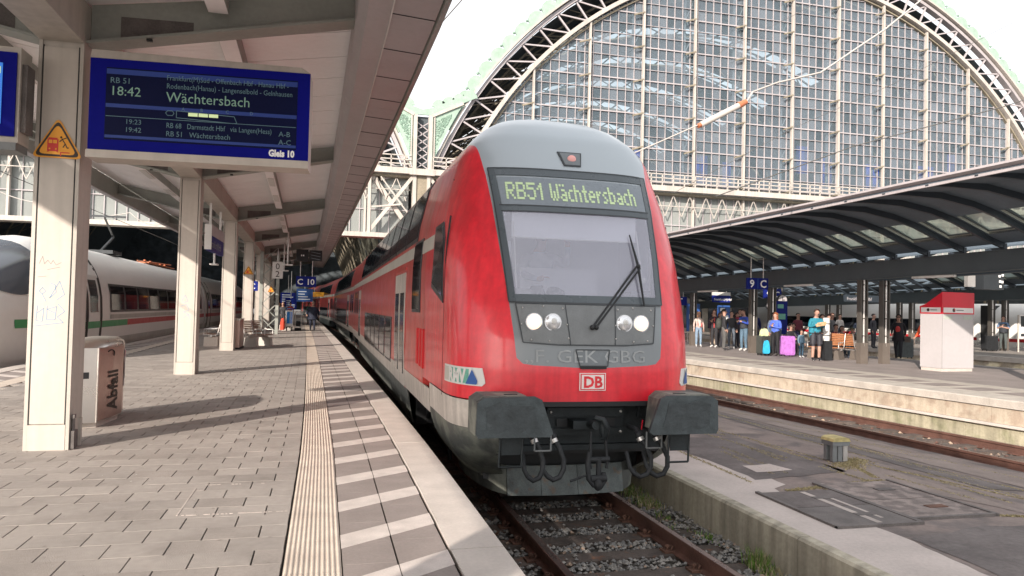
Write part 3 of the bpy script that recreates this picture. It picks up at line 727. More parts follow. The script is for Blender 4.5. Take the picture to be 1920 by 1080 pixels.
gl = npatch('windscreen', 'windscreen', lambda u, v: (th_of((u * 2 - 1) * (fw0(2.5 + 1.03 * v) - .03), 2.5 + 1.03 * v), 2.5 + 1.03 * v), 20, 10, 0.008, thick=0.006)
for q_ in ((-fw0(2.44) - .03, 2.44, -fw0(4.08) - .03, 4.08), (fw0(2.44) + .03, 2.44, fw0(4.08) + .03, 4.08), (-fw0(4.08) - .03, 4.08, fw0(4.08) + .03, 4.08), (-fw0(2.44) - .03, 2.44, fw0(2.44) + .03, 2.44), (-fw0(3.59) + .02, 3.59, fw0(3.59) - .02, 3.59), (-fw0(3.52) + .03, 3.515, fw0(3.52) - .03, 3.515)): strip_line(*q_, w_=.014, off=.017)
# destination display
dp = npatch('destination_display', 'display_glass', lambda u, v: (th_of((u * 2 - 1) * (fw0(3.6 + .36 * v) - .05), 3.6 + .36 * v), 3.6 + .36 * v), 20, 4, 0.010, thick=0.006)
GLY = {'R': ('11110', '10001', '10001', '11110', '10100', '10010', '10001'), 'B': ('11110', '10001', '10001', '11110', '10001', '10001', '11110'), '5': ('11111', '10000', '11110', '00001', '00001', '10001', '01110'),
       '1': ('0010', '0110', '1010', '0010', '0010', '0010', '0010'), 'W': ('10001', '10001', '10001', '10101', '10101', '10101', '01010'), 'ä': ('1010', '0000', '0110', '0001', '0111', '1001', '0111'), 'c': ('000', '000', '011', '100', '100', '100', '011'),
       'h': ('1000', '1000', '1110', '1001', '1001', '1001', '1001'), 't': ('010', '010', '111', '010', '010', '010', '011'), 'e': ('0000', '0000', '0110', '1001', '1111', '1000', '0110'), 'r': ('000', '000', '101', '110', '100', '100', '100'),
       's': ('000', '000', '011', '100', '010', '001', '110'), 'b': ('1000', '1000', '1110', '1001', '1001', '1001', '1110'), 'a': ('0000', '0000', '0110', '0001', '0111', '1001', '0111'), ' ': ('00',) * 7}
mb = MB(cw); ux = -0.855; cw_, chh = .0203, .0325; z0_ = 3.665
for ch in 'RB51 Wächtersbach':
    g_ = GLY[ch]
    for r_, line in enumerate(g_):
        for c_, b_ in enumerate(line):
            if b_ == '1':
                xa, za = ux + c_ * cw_, z0_ + (6 - r_) * chh; mb.add([nose(th_of(xa + du, za + dv), za + dv, .014) for du, dv in ((0, 0), (cw_ * 1.25, 0), (cw_ * 1.25, chh * .9), (0, chh * .9))], [(0, 1, 2, 3)], 0)
    ux += (len(g_[0]) + 1) * cw_
LEDW = ux
mb.build('display_text', 'led_text', dp)
# headlamp panel
panel = npatch('headlamp_panel', 'grey_panel', lambda u, v: (th_of((u * 2 - 1) * (0.775 + .06 * v) - .015, 2.02 + .40 * v - (0.035 * (1 - abs(2 * u - 1) ** 3) * (1 - v))), 2.02 + .40 * v - (0.035 * (1 - abs(2 * u - 1) ** 3) * (1 - v))), 24, 5, 0.012)
for a in ((-.855, 2.43, .825, 2.43), (-.79, 2.0, -.4, 1.975), (-.4, 1.975, .4, 1.975), (.4, 1.975, .755, 2.0), (-.855, 2.43, -.79, 2.0), (.825, 2.43, .755, 2.0), (-.30, 2.42, -.26, 1.98), (.30, 2.42, .27, 1.98)): strip_line(*a, par=panel)
for x, z in ((-.78, 2.38), (-.55, 2.40), (-.33, 2.38), (-.7, 2.03), (-.5, 2.02), (-.8, 2.2), (-.29, 2.2), (-.28, 2.05), (.76, 2.38), (.52, 2.40), (.33, 2.38), (.68, 2.03), (.5, 2.02), (.77, 2.2), (.29, 2.2), (.28, 2.05)):
    mb = MB(cw); p = nose(th_of(x, z), z, .014); mb.ball(p, .010, 6, 4); mb.build('bolt', 'alu', panel)
for x, m in ((-.665, 'lamp_warm'), (-.455, 'lens'), (.395, 'lens'), (.605, 'lamp_warm')):
    z = 2.225; c = Vector(nose(th_of(x, z), z, .014)); mb = MB(cw); mb.tube([c + Vector((0, .03, 0)), c + Vector((0, -.018, 0))], .098, 24); h = mb.build('headlamp', 'lens' if m == 'lens' else 'lens', t)
    mb = MB(cw); mb.ball(c + Vector((0, -.015, 0)), (.088, .02, .088), 24, 10); mb.build('lens', 'lens' if m == 'lens' else 'lamp_warm', h)
    if m == 'lens':
        mb = MB(cw); mb.ball(c + Vector((.008, -.03, .012)), (.035, .012, .035), 12, 6); mb.build('bulb', 'white', h)
# top lamp
tl = npatch('top_lamp_housing', 'frame_black', lambda u, v: (th_of((-.09 - .07 * v) * (1 - u) + (.13 + .03 * v) * u, 4.15 + .19 * v), 4.15 + .19 * v), 6, 5, 0.014)
npatch('lamp_recess', 'grey_mask', lambda u, v: (th_of((-.075 - .055 * v) * (1 - u) + (.12 + .02 * v) * u, 4.165 + .16 * v), 4.165 + .16 * v), 6, 5, 0.018, parent=tl)
c = Vector(nose(th_of(.02, 4.245), 4.245, .016)); mb = MB(cw); mb.ball(c, (.058, .022, .052), 18, 8); mb.build('top_lamp', 'lamp_pink', t)
# small hatch under the panel
for a in ((-.20, 1.925, .20, 1.925), (-.20, 1.925, -.155, 1.745), (.20, 1.925, .175, 1.745), (-.155, 1.745, .175, 1.745)): strip_line(*a, w_=.012)
npatch('hatch', 'grey_mask', lambda u, v: (th_of((-.145 - .04 * v) * (1 - u) + (.165 + .022 * v) * u, 1.76 + .15 * v), 1.76 + .15 * v), 6, 3, 0.008)
mb = MB(cw); mb.box(-.15, .155, -.03, -.012, 1.715, 1.745); mb.build('hatch_lip', 'black', t)
# chalky tag on the mask
def gt(u, v): z = 1.785 + v; x = -.78 + u; return cw(nose(th_of(max(-1.2, min(1.2, x)), z), z, .009))
text('\u201eF. GEK GBG', 0.20, gt, 'tag_grey', 'graffiti', shell, sx=1.28)
# DB logo
db = npatch('logo_plate', 'logo_white', lambda u, v: (th_of(-.155 + .31 * u, 1.475 + .195 * v), 1.475 + .195 * v), 4, 3, 0.010)
npatch('logo_field', 'cab_paint', lambda u, v: (th_of(-.145 + .29 * u, 1.483 + .179 * v), 1.483 + .179 * v), 4, 3, 0.013, parent=db)
npatch('logo_field', 'logo_white', lambda u, v: (th_of(-.132 + .264 * u, 1.494 + .157 * v), 1.494 + .157 * v), 4, 3, 0.016, parent=db)
text('DB', 0.172, lambda u, v: cw(nose(th_of(u, 1.512 + v), 1.512 + v, .019)), 'red_train', 'logo_letters', db, 'CENTER', bold=.006, sx=1.0)
# RMV plates on both front corners
def rmv(side):
    A, B_ = (-0.955, -0.47) if side < 0 else (0.955, 0.47)
    f = lambda s, zz: (A + (B_ - A) * s, zz)
    def q(u, v):
        right = 0.93 + 0.07 * (1 - v) if v > .3 else 0.93 + 0.07 * (v / .3) ** .5 * 1.0
        return f(u * right, 1.50 + .20 * v)
    p = npatch('operator_plate', 'white', q, 14, 6, 0.010)
    npatch('plate_end', 'band_train', lambda u, v: f(.02 + .15 * u, 1.52 + .16 * v), 4, 3, 0.013, parent=p)  # duller field at the outer end of the plate
    npatch('logo_ground', 'logo_green', lambda u, v: f(.19 + .50 * u, 1.52 + .16 * v), 8, 3, 0.013, parent=p)
    n0 = 1 if side < 0 else -1
    def lt(u, v): s = (.19 + u * .95) if side < 0 else (.80 - u * .95); return cw(nose(*f(s, 1.518 + v), .017))
    text('RMV', 0.225, lt, 'white', 'logo_letters', p, bold=.012, sx=1.02)
    mb = MB(cw); tri = [(.64, 1.515), (.76, 1.68), (.86, 1.56), (.86, 1.53), (.84, 1.515)]
    mb.add([nose(*f(s, z), .021) for s, z in tri], [(0, 4, 3, 2, 1)], 0); mb.build('logo_triangle', 'logo_blue', p)
rmv(-1); rmv(1)
# wiper
pv = Vector(nose(th_of(.0, 2.17), 2.17, .03)); tp = Vector(nose(th_of(.62, 2.88), 2.88, .055)); tp2 = Vector(nose(th_of(.60, 3.27), 3.27, .035)); bt = Vector(nose(th_of(.655, 2.42), 2.42, .045))
mb = MB(cw); mb.tube([pv, tp], .012, 6); mb.tube([pv + Vector((.045, 0, 0)), tp + Vector((.045, 0, -.02))], .011, 6); mb.ball(pv, .03, 8, 6); mb.ball(pv + Vector((.05, 0, 0)), .028, 8, 6); mb.ball(tp + Vector((.02, 0, 0)), .03, 8, 6)
wp = mb.build('wiper_arm', 'black', t)
mb = MB(cw); mb.tube([bt, tp + Vector((.02, 0, 0)), tp2], [.010, .017, .008], 6); mb.build('wiper_blade', 'rubber', wp)
# cab interior
mb = MB(cw); mb.box(-1.1, 1.1, 1.9, 1.93, 2.0, 3.6); mb.box(-.85, .85, .80, 1.95, 3.56, 3.60); mb.box(-1.12, -1.08, .95, 1.9, 2.0, 3.6); mb.box(1.08, 1.12, .95, 1.9, 2.0, 3.6); mb.box(-1.1, 1.1, 0.55, 2.0, 2.3, 2.34); cab = mb.build('cab_interior', 'cab_inside', t)
mb = MB(cw); mb.box(-.80, .78, .68, .69, 3.22, 3.52); mb.build('sun_blind', 'cab_blind', t)
mb = MB(cw); mb.tube([(-.80, .66, 3.215), (.78, .66, 3.215)], .010, 6); mb.tube([(-.80, .60, 3.40), (-.78, .47, 2.60)], .009, 6); mb.tube([(.76, .62, 3.35), (.80, .50, 2.78)], .009, 6); mb.ball((.80, .46, 2.74), (.04, .015, .04), 12, 6); mb.build('blind_rods', 'white', t)
mb = MB(cw); mb.prism([(-.85, .42, 2.34), (-.55, .42, 2.34), (-.62, .42, 2.60), (-.85, .42, 2.62)], (0, .3, 0)); mb.prism([(.60, .42, 2.34), (.88, .42, 2.34), (.88, .42, 2.62), (.62, .42, 2.60)], (0, .3, 0)); mb.build('dashboard', 'grey_panel', t)
mb = MB(cw); mb.box(-.5, .55, 1.35, 1.9, 2.34, 2.9); mb.build('cab_seat', 'cab_inside', t)

# lower front: dark recess, white corners, grey skirts, plough
mb = MB(cw); mb.box(-1.0, 1.0, 1.02, 1.06, .3, 1.0); mb.box(-1.0, 1.0, .34, 1.02, .72, .76); mb.build('recess_back', 'black', t); mb = MB(cw); mb.box(-1.0, 1.0, .30, .34, .76, 1.34); rc = mb.build('recess_wall', 'dark_steel', t)
mb = MB(cw)
n_ = 14; top = []
mb.box(-.62, .80, -.005, .30, 1.30, 1.352); mb.build('recess_lintel', 'black', t)
def corner(z0, z1, a0, a1, m, nm, nz=6, bulge=None):
    for s_ in (-1, 1):
        mb = MB(cw); vs = []; N_ = 14
        for j in range(nz + 1):
            z = z0 + (z1 - z0) * j / nz
            for i in range(N_ + 1):
                th = a0 + (a1 - a0) * i / N_; x, y, zz = nose(th, max(z, .95)); k = hw(z) / hw(max(z, .95)) * (1 - (.20 * (max(0, .95 - z) / .65) ** 1.8 if bulge else 0)); b_ = bulge(z) if bulge else 0
                vs.append((s_ * x * k, y + b_ * (1 - 0.5 * th), z))
            vs.append((s_ * hw(z) * (1 - (.20 * (max(0, .95 - z) / .65) ** 1.8 if bulge else 0)), 2.3, z))
        w_ = N_ + 2; f_ = [(j * w_ + i, j * w_ + i + 1, (j + 1) * w_ + i + 1, (j + 1) * w_ + i) for j in range(nz) for i in range(N_ + 1)]
        if s_ < 0: f_ = [q[::-1] for q in f_]
        mb.add(vs, f_, 0, True); mb.build(nm, m, t)
corner(1.02, 1.335, .38, 1.0, 'white_train', 'white_corner')
corner(.34, 1.017, .38, 1.0, 'skirt_dirty', 'front_skirt', 9, lambda z: (max(0, (.95 - z)) / .65) ** 1.7 * 1.1)
mb = MB(cw); mb.box(-1.46, 1.46, .9, 2.5, 1.3, 1.34); mb.build('shell_floor', 'black', t)
for i, (xa, xb) in enumerate(((-.74, -.34), (-.335, .12), (.125, .42), (.425, .74))):
    mb = MB(cw)
    def pz(x, z): return (x, .80 + .16 * abs(x) ** 2.2 + (0.42 - z) * -.25, z)
    n2 = 5; A = []; 
    for z in (.14, .48):
        for k in range(n2 + 1): A.append(pz(xa + (xb - xa) * k / n2, z))
    B_ = [(x, y + .03, z) for x, y, z in A]; w_ = n2 + 1
    mb.add(A + B_, [(k, k + 1, w_ + k + 1, w_ + k) for k in range(n2)] + [(2 * w_ + k, 3 * w_ + k, 3 * w_ + k + 1, 2 * w_ + k + 1) for k in range(n2)] + [(k, 2 * w_ + k, 2 * w_ + k + 1, k + 1) for k in range(n2)] + [(w_ + k, w_ + k + 1, 3 * w_ + k + 1, 3 * w_ + k) for k in range(n2)] + [(0, w_, 3 * w_, 2 * w_), (n2, 2 * w_ + n2, 3 * w_ + n2, w_ + n2)], 0)
    mb.build('plough_plate', 'plough', t)
for s_ in (-1, 1):
    mb = MB(cw); A = []
    for j, z in enumerate((.14, .31, .48)):
        for k in range(7):
            u = k / 6; A.append((s_ * (.74 + .46 * sin(u * pi / 2) * (.8 + .2 * j / 2)), .87 + .02 * j + 1.1 * (1 - cos(u * pi / 2)), z + .1 * u))
    f_ = [(j * 7 + i, j * 7 + i + 1, (j + 1) * 7 + i + 1, (j + 1) * 7 + i) for j in range(2) for i in range(6)]
    mb.add(A, f_ if s_ > 0 else [q[::-1] for q in f_], 0, True); mb.build('plough_wing', 'skirt_dirty', t)
# buffers: plates with grimy stain, shanks behind, housing hood
for s_ in (-1, 1):
    b0 = -0.52; cxb = s_ * .935 - .075
    pl_ = [(-.385, -.215), (.36, -.215), (.40, -.185), (.275, .165), (.20, .20), (-.33, .19), (-.40, .14), (-.41, -.17)]
    pts = [(cxb + (-s_) * -p[0] * 1.0 if False else cxb - s_ * p[0] * (-1) * -1, b0, 1.325 + p[1]) for p in pl_]
    pts = [(cxb + (p[0] if s_ < 0 else -p[0]), b0, 1.275 + p[1]) for p in pl_]
    if s_ > 0: pts = pts[::-1]
    mb = MB(cw); mb.prism(pts, (0, .045, 0)); bf = mb.build('buffer', 'grey_grease', t)
    st = [(cxb + (p[0] * .74 - .02 if s_ < 0 else -p[0] * .74 + .02), b0 - .006, 1.262 + p[1] * .78 + rnd.uniform(-.012, .012)) for p in ((-.385, -.15), (-.2, -.2), (-.1, -.16), (.05, -.22), (.2, -.15), (.36, -.16), (.30, .05), (.275, .165), (0, .17), (-.2, .20), (-.40, .14), (-.38, 0))]
    if s_ > 0: st = st[::-1]
    mb = MB(cw); mb.prism(st, (0, .005, 0)); mb.build('grease_patch', 'grease', bf)
    mb = MB(cw); mb.tube([(cxb, b0 + .045, 1.24), (cxb, .35, 1.24)], .17, 16); mb.build('buffer_shank', 'rubber', bf)
    mb = MB(cw); hood = [(-.40, -.19), (.24, -.19), (.20, .15), (.12, .215), (-.32, .215), (-.40, .16)]
    hp = [(cxb + (p[0] if s_ < 0 else -p[0]), b0 + .06, 1.262 + p[1]) for p in hood]
    if s_ > 0: hp = hp[::-1]
    mb.prism(hp, (0, .42, 0)); hd = mb.build('buffer_hood', 'skirt_dirty', t)
    mb = MB(cw); mb.box(cxb - .07 + s_ * .02, cxb + .07 + s_ * .02, b0 + .15, b0 + .18, 1.4775, 1.484); mb.build('slot', 'black', hd)
    # shunter steps and grab frames below
    mb = MB(cw); x0 = cxb - .12 if s_ < 0 else cxb - .10
    for dx in (0, .24): mb.tube([(x0 + dx, b0 + .15, 1.08), (x0 + dx - .02, b0 + .13, .74)], .012, 5)
    mb.tube([(x0 - .02, b0 + .13, .74), (x0 + .22, b0 + .13, .74)], .012, 5); mb.box(x0 + .01, x0 + .23, b0 + .14, b0 + .15, .86, 1.06); mb.build('shunter_step', 'dark_steel', t)
    mb = MB(cw); x0 = s_ * .64 - .09
    for a, b_ in (((x0, -.25, 1.05), (x0, -.25, .87)), ((x0, -.25, .87), (x0 + .18, -.25, .87)), ((x0 + .18, -.25, .87), (x0 + .18, -.25, 1.05))): mb.beam(a, b_, .014, .014)
    mb.build('bracket', 'grey_panel', t)
# coupler gear
mb = MB(cw); mb.box(-.46, .46, .22, .30, .98, 1.30); mb.box(-.46, .46, .185, .22, 1.16, 1.26); mb.box(-.46, .46, .185, .22, .95, 1.03); mb.box(-.75, .75, .2, .3, .78, .84); mb.build('draw_plate', 'dark_steel', t)
mb = MB(cw)
for x in (-.42, .42):
    for z in (1.215, .985): mb.ball((x, .18, z), .018, 8, 6)
mb.build('bolts', 'alu', t)
for xa in (-.35, .19): mb = MB(cw); mb.box(xa, xa + .16, .183, .19, 1.05, 1.14); mb.build('opening', 'black', t)
mb = MB(cw); mb.box(-.22, -.02, -.02, .2, 1.05, 1.14); mb.tube([(-.02, .1, 1.10), (-.02, -.20, 1.12)], .05, 10); mb.ball((.06, -.20, 1.09), (.045, .05, .12), 10, 8); mb.tube([(.08, .0, 1.1), (.18, .18, 1.1)], .04, 8)
mb.tube([(-.03, -.2, 1.2), (.03, -.26, 1.19), (.09, -.24, 1.10), (.07, -.21, .98), (.03, -.18, .97)], [.03, .035, .04, .035, .015], 8); mb.build('draw_hook', 'dark_steel', t)
mb = MB(cw)
for x in (-.10, .10): mb.tube([(x * .8, -.2, 1.05), (x, -.24, .72), (x * .9, -.24, .66)], .016, 6)
mb.tube([(-.12, -.24, .76), (.12, -.24, .76)], .03, 8); mb.tube([(-.0, -.24, .78), (-.0, -.24, .58)], .032, 8)
mb.tube([(-.10, -.23, .84), (-.13, -.25, .72), (-.12, -.26, .56), (-.06, -.26, .49), (.02, -.26, .47), (.06, -.26, .53), (.05, -.25, .62)], .03, 8); mb.tube([(-.10, -.26, .56), (.08, -.26, .56)], .04, 8); mb.ball((-.02, -.28, .50), (.05, .05, .07), 10, 6)
mb.tube([(-.10, -.25, .61), (-.34, -.3, .55)], .012, 6); mb.build('screw_coupling', 'rubber', t)
def hose(x0, lean, r=.028):
    mb = MB(cw); mb.tube([(x0, .15, 1.05), (x0, -.08, 1.05), (x0 + lean * .01, -.16, .99)], .03, 8); mb.ball((x0, -.16, 1.0), .045, 10, 6); h = mb.build('hose_tap', 'rubber', t)
    mb = MB(cw); mb.tube([(x0 + .0, -.16, .99), (x0 + lean * .06, -.20, .90), (x0 + lean * .12, -.22, .76), (x0 + lean * .11, -.24, .66), (x0 + lean * .06, -.25, .585), (x0 - lean * .02, -.25, .56), (x0 - lean * .09, -.24, .60)], r, 10); mb.tube([(x0 - lean * .09, -.24, .60), (x0 - lean * .14, -.24, .67), (x0 - lean * .12, -.1, .80)], r * .9, 8); mb.build('brake_hose', 'rubber', t)
    mb = MB(cw); mb.tube([(x0 + lean * .005, -.165, .975), (x0 + lean * .02, -.18, .94)], .043, 10); mb.build('hose_clamp', 'alu', t)
hose(-.50, .9); hose(-.72, .8); hose(.50, 1.0); hose(.70, 1.0)
for x in (.60, .80, -.62):
    mb = MB(cw); mb.tube([(x, .0, 1.03), (x + .004, -.02, 1.14)], .008, 5); mb.build('tap_handle', 'kiosk_red', t)
mb = MB(cw); mb.box(.66, .80, .25, .30, 1.14, 1.34); mb.build('bracket_plate', 'dark_steel', t)

# ---- side details, shared by all cars
def side_patch(mb, s_, y0, y1, z0, z1, off, m=0, nz=6, th=.02, skew=0.0):
    """closed sheet on the car side (s_=-1 left), following the curved upper side"""
    A = []; B_ = []
    for j in range(nz + 1):
        z = z0 + (z1 - z0) * j / nz; h0, h1 = hw(z - .02), hw(z + .02); n_ = Vector((.04, h0 - h1)).normalized() if False else None
        nx, nz_ = 0.04, (h0 - h1); l = sqrt(nx * nx + nz_ * nz_); nx /= l; nz_ /= l
        for y in (y0, y1):
            A.append((s_ * (hw(z) + nx * off), y, z + nz_ * off)); B_.append((s_ * (hw(z) + nx * (off - th)), y, z + nz_ * (off - th)))
    n2 = len(A); f_ = []
    for j in range(nz): f_.append((2 * j, 2 * j + 1, 2 * j + 3, 2 * j + 2))
    rim = [2 * j for j in range(nz + 1)] + [2 * j + 1 for j in range(nz, -1, -1)]
    f2 = [(rim[k], rim[(k + 1) % len(rim)], n2 + rim[(k + 1) % len(rim)], n2 + rim[k]) for k in range(len(rim))]
    if s_ > 0: f_ = [q[::-1] for q in f_]; f2 = [q[::-1] for q in f2]
    f_ = [q[::-1] for q in f_]
    mb.add(A + B_, f_ + f2, m, False); return mb
def windows(par, xf, s_, ylist, z0, z1, frame=.05, glass='win', fm='alu', nz=3):
    for (ya, yb) in ylist:
        mb = MB(xf); side_patch(mb, s_, ya, yb, z0, z1, .012, 0, nz); f = mb.build('window', fm, par)
        mb = MB(xf); side_patch(mb, s_, ya + frame, yb - frame, z0 + frame, z1 - frame, .02, 0, nz, .02); mb.build('pane', glass, f)
def double_door(par, xf, s_, y0, y1):
    ym = (y0 + y1) / 2
    mb = MB(xf); side_patch(mb, s_, y0 - .06, y1 + .06, .92, 3.1, .008, 0, 3); side_patch(mb, s_, y0 - .02, y1 + .02, 3.03, 3.07, .02, 0, 1); fr = mb.build('door_frame', 'red_side', par)
    for a, b_ in ((y0, ym - .012), (ym + .012, y1)):
        mb = MB(xf); side_patch(mb, s_, a, b_, .93, 2.98, .016, 0, 3, .03); d = mb.build('door', 'white_train', par)
        mb = MB(xf); side_patch(mb, s_, a + .16, b_ - .16, 1.15, 2.62, .024, 0, 3, .02); mb.build('door_window', 'glass_dark', d)
def body(par, xf, y0, y1, roofgrey=True, bog=((1.7, 5.2),)):
    """car shell: vertical sides, curved upper deck, roof"""
    zl = [.95, 1.3, 2.0, 2.9, 3.1, 3.3, 3.5, 3.7, 3.85, 4.0, 4.15, 4.3, 4.43, 4.55, 4.65, 4.75, 4.83, 4.9, 4.97, 5.03, 5.08, 5.11, 5.14]
    prof = [(-hw(z), z) for z in zl] + [(hw(z), z) for z in reversed(zl[:-1])]
    mb = MB(xf); mb.extr(prof, y0, y1, 0, ny=4, smooth=True); return mb.build('body', 'red_side', par)
def trims(par, xf, y0, y1, low=(), s_list=(-1, 1), wlow=.93):
    for s_ in s_list:
        mb = MB(xf); side_patch(mb, s_, y0, y1, 3.17, 3.37, .006, 0, 2); mb.build('roof_band', 'band_train', par)
        mb = MB(xf); side_patch(mb, s_, y0, y1, wlow, 1.25, .006, 0, 2); mb.build('lower_band', 'white_train', par)
        for (a, b_) in low:
            mb = MB(xf); side_patch(mb, s_, a, b_, .33, .925, .0, 0, 3); mb.build('side_skirt', 'skirt', par)
def bogie(par, xf, yc):
    for dy in (-1.25, 1.25):
        for s_ in (-1, 1):
            mb = MB(xf); mb.tube([(s_ * .70, yc + dy, .46), (s_ * .83, yc + dy, .46)], .46, 22, smooth=False); wv = mb.build('wheel', 'dark_steel', par)
            mb = MB(xf); mb.tube([(s_ * .9, yc + dy, .46), (s_ * 1.12, yc + dy, .46)], .15, 12); mb.build('axle_box', 'rubber', wv)
    for s_ in (-1, 1):
        mb = MB(xf); x = s_ * 1.02
        mb.beam((x, yc - 1.6, .62), (x, yc - .6, .62), .14, .18); mb.beam((x, yc - .6, .62), (x, yc + .6, .45), .14, .22); mb.beam((x, yc + .4, .48), (x, yc + 1.6, .62), .14, .18)
        mb.tube([(x, yc - .3, .5), (x, yc - .3, .95)], .17, 12); mb.tube([(x, yc + .3, .5), (x, yc + .3, .95)], .17, 12); mb.tube([(x + s_ * .12, yc + .9, .5), (x + s_ * .12, yc + .3, .95)], .05, 8)
        mb.tube([(x + s_ * .14, yc - 1.5, .25), (x + s_ * .16, yc - 1.3, .8)], .03, 8); mb.build('bogie_frame', 'rubber', par)

LEN = 30.2
bd = body(t, cw, 3.02, LEN - .25)
trims(t, cw, 2.32, LEN - .3, ((5.25, 24.4), (28.3, 29.8)))
bogie(t, cw, 3.95); bogie(t, cw, 26.3)
mb = MB(cw); mb.box(-1.3, 1.3, 5.3, 24.3, .3, .9, 0); mb.build('underframe', 'black', t)
for s_ in (-1, 1):
    windows(t, cw, s_, [(8.3 + 1.78 * k, 8.3 + 1.78 * k + 1.55) for k in range(6)], 1.17, 2.14, glass='win_pale', fm='frame_black')
    windows(t, cw, s_, [(4.35 + 1.86 * k, 4.35 + 1.86 * k + 1.74) for k in range(10)], 3.44, 4.46, frame=.07, fm='frame_black', nz=7, glass='win')
    double_door(t, cw, s_, 5.6, 7.5); double_door(t, cw, s_, 22.2, 23.7)
    windows(t, cw, s_, [(3.5, 4.55)], 2.28, 3.42, frame=.05, fm='frame_black', glass='win'); windows(t, cw, s_, [(24.6, 25.2), (26.0, 26.6), (27.4, 28.0)], 2.0, 3.0, fm='frame_black')
    for k, y in enumerate((2.98, 3.30, 3.62)):
        mb = MB(cw); side_patch(mb, s_, y, y + .20, 1.47 + .01 * k, 2.04, .018, 0, 1); mb.build('louver', 'red_louver', t)
    # cab side window: slanted front edge
    mb = MB(cw); yy = (1.05, 2.28); P_ = [(2.30, 3.46), (2.30, 2.64), (1.26, 2.42), (1.38, 3.25), (1.60, 3.47)]
    def sx_(y, z):
        # side position incl. the rounded corner
        th_ = 1.0; W = hw(z); Y = y - y0f(z); R_ = Rz(z)
        if Y >= R_: return W
        d = 1 - Y / R_; return W * (1 - max(0, 1 - (1 - Y / R_) ** 1.0) * 0) * (1 - d ** NEXP) ** (1 / NEXP)
    outer = [(s_ * (sx_(y, z) + .014), y, z) for y, z in P_]
    f = MB(cw); f.prism(outer if s_ < 0 else outer[::-1], (-s_ * .02, 0, 0)); fo = f.build('cab_window', 'frame_black', t)
    cyy = sum(p[0] for p in P_) / 5; czz = sum(p[1] for p in P_) / 5
    inner = [(s_ * (sx_(cyy + (y - cyy) * .84, czz + (z - czz) * .86) + .020), cyy + (y - cyy) * .84, czz + (z - czz) * .86) for y, z in P_]
    f = MB(cw); f.prism(inner if s_ < 0 else inner[::-1], (-s_ * .02, 0, 0)); f.build('pane', 'glass_dark', fo)
    mb = MB(cw); side_patch(mb, s_, 1.21, 1.217, 1.3, 3.5, .003, 0, 8, .02); mb.build('shell_seam', 'black', t)
mb = MB(cw); mb.tube([(-1.34, 1.6, 4.02), (-1.30, 1.66, 3.92), (-1.36, 2.3, 3.86)], .015, 6); mb.build('drip_rail', 'black', t)
for i in range(7):
    mb = MB(cw); mb.box(-.3 - .2 * (i % 2), .4, 6 + 3.2 * i, 7.6 + 3.2 * i, 5.12, 5.2); mb.build('roof_box', 'grey_train', t)

# following coaches (each a thing, alike)
c0 = thing('red_train_coach', 'red double-deck passenger coach directly behind the cab car', 'train car', (0, 0, RZ), group='coaches of the red double-deck train')
mb = MB(cl); body(c0, cl, .25, LEN - .25); trims(c0, cl, .3, LEN - .3, ((5.3, 24.5),)); bogie(c0, cl, 3.6); bogie(c0, cl, 26.4)
mb = MB(cl); mb.box(-1.3, 1.3, 5.3, 24.3, .3, .9); mb.build('underframe', 'black', c0); mb = MB(cl); mb.box(-.9, .9, -.25, .3, .9, 3.9); mb.build('gangway', 'rubber', c0)
for s_ in (-1,):
    windows(c0, cl, s_, [(8.3 + 1.78 * k, 8.3 + 1.78 * k + 1.6) for k in range(8)], 1.17, 2.14, fm='frame_black', glass='win')
    windows(c0, cl, s_, [(5.0 + 1.9 * k, 5.0 + 1.9 * k + 1.8) for k in range(11)], 3.42, 4.42, frame=.06, fm='frame_black', nz=6)
    double_door(c0, cl, s_, 5.4, 7.2); double_door(c0, cl, s_, 23.0, 24.8); windows(c0, cl, s_, [(1.4, 2.2), (3.0, 3.8), (26.2, 27.0)], 2.0, 3.0, fm='frame_black')
ya = CY + LEN
names = ['red double-deck passenger coach directly behind the cab car', 'second red double-deck coach, bending left towards the hall', 'farthest red double-deck coach seen just right of the walking man']
for i in range(3):
    o = c0 if i == 0 else dup(c0, (0, 0, 0)); yb = ya + LEN; xa, xb = tb(ya), tb(yb)
    o.location = (xa, ya, RZ); o.rotation_euler = (0, 0, math.atan2(xa - xb, yb - ya)); o['label'] = names[i]; ya = yb
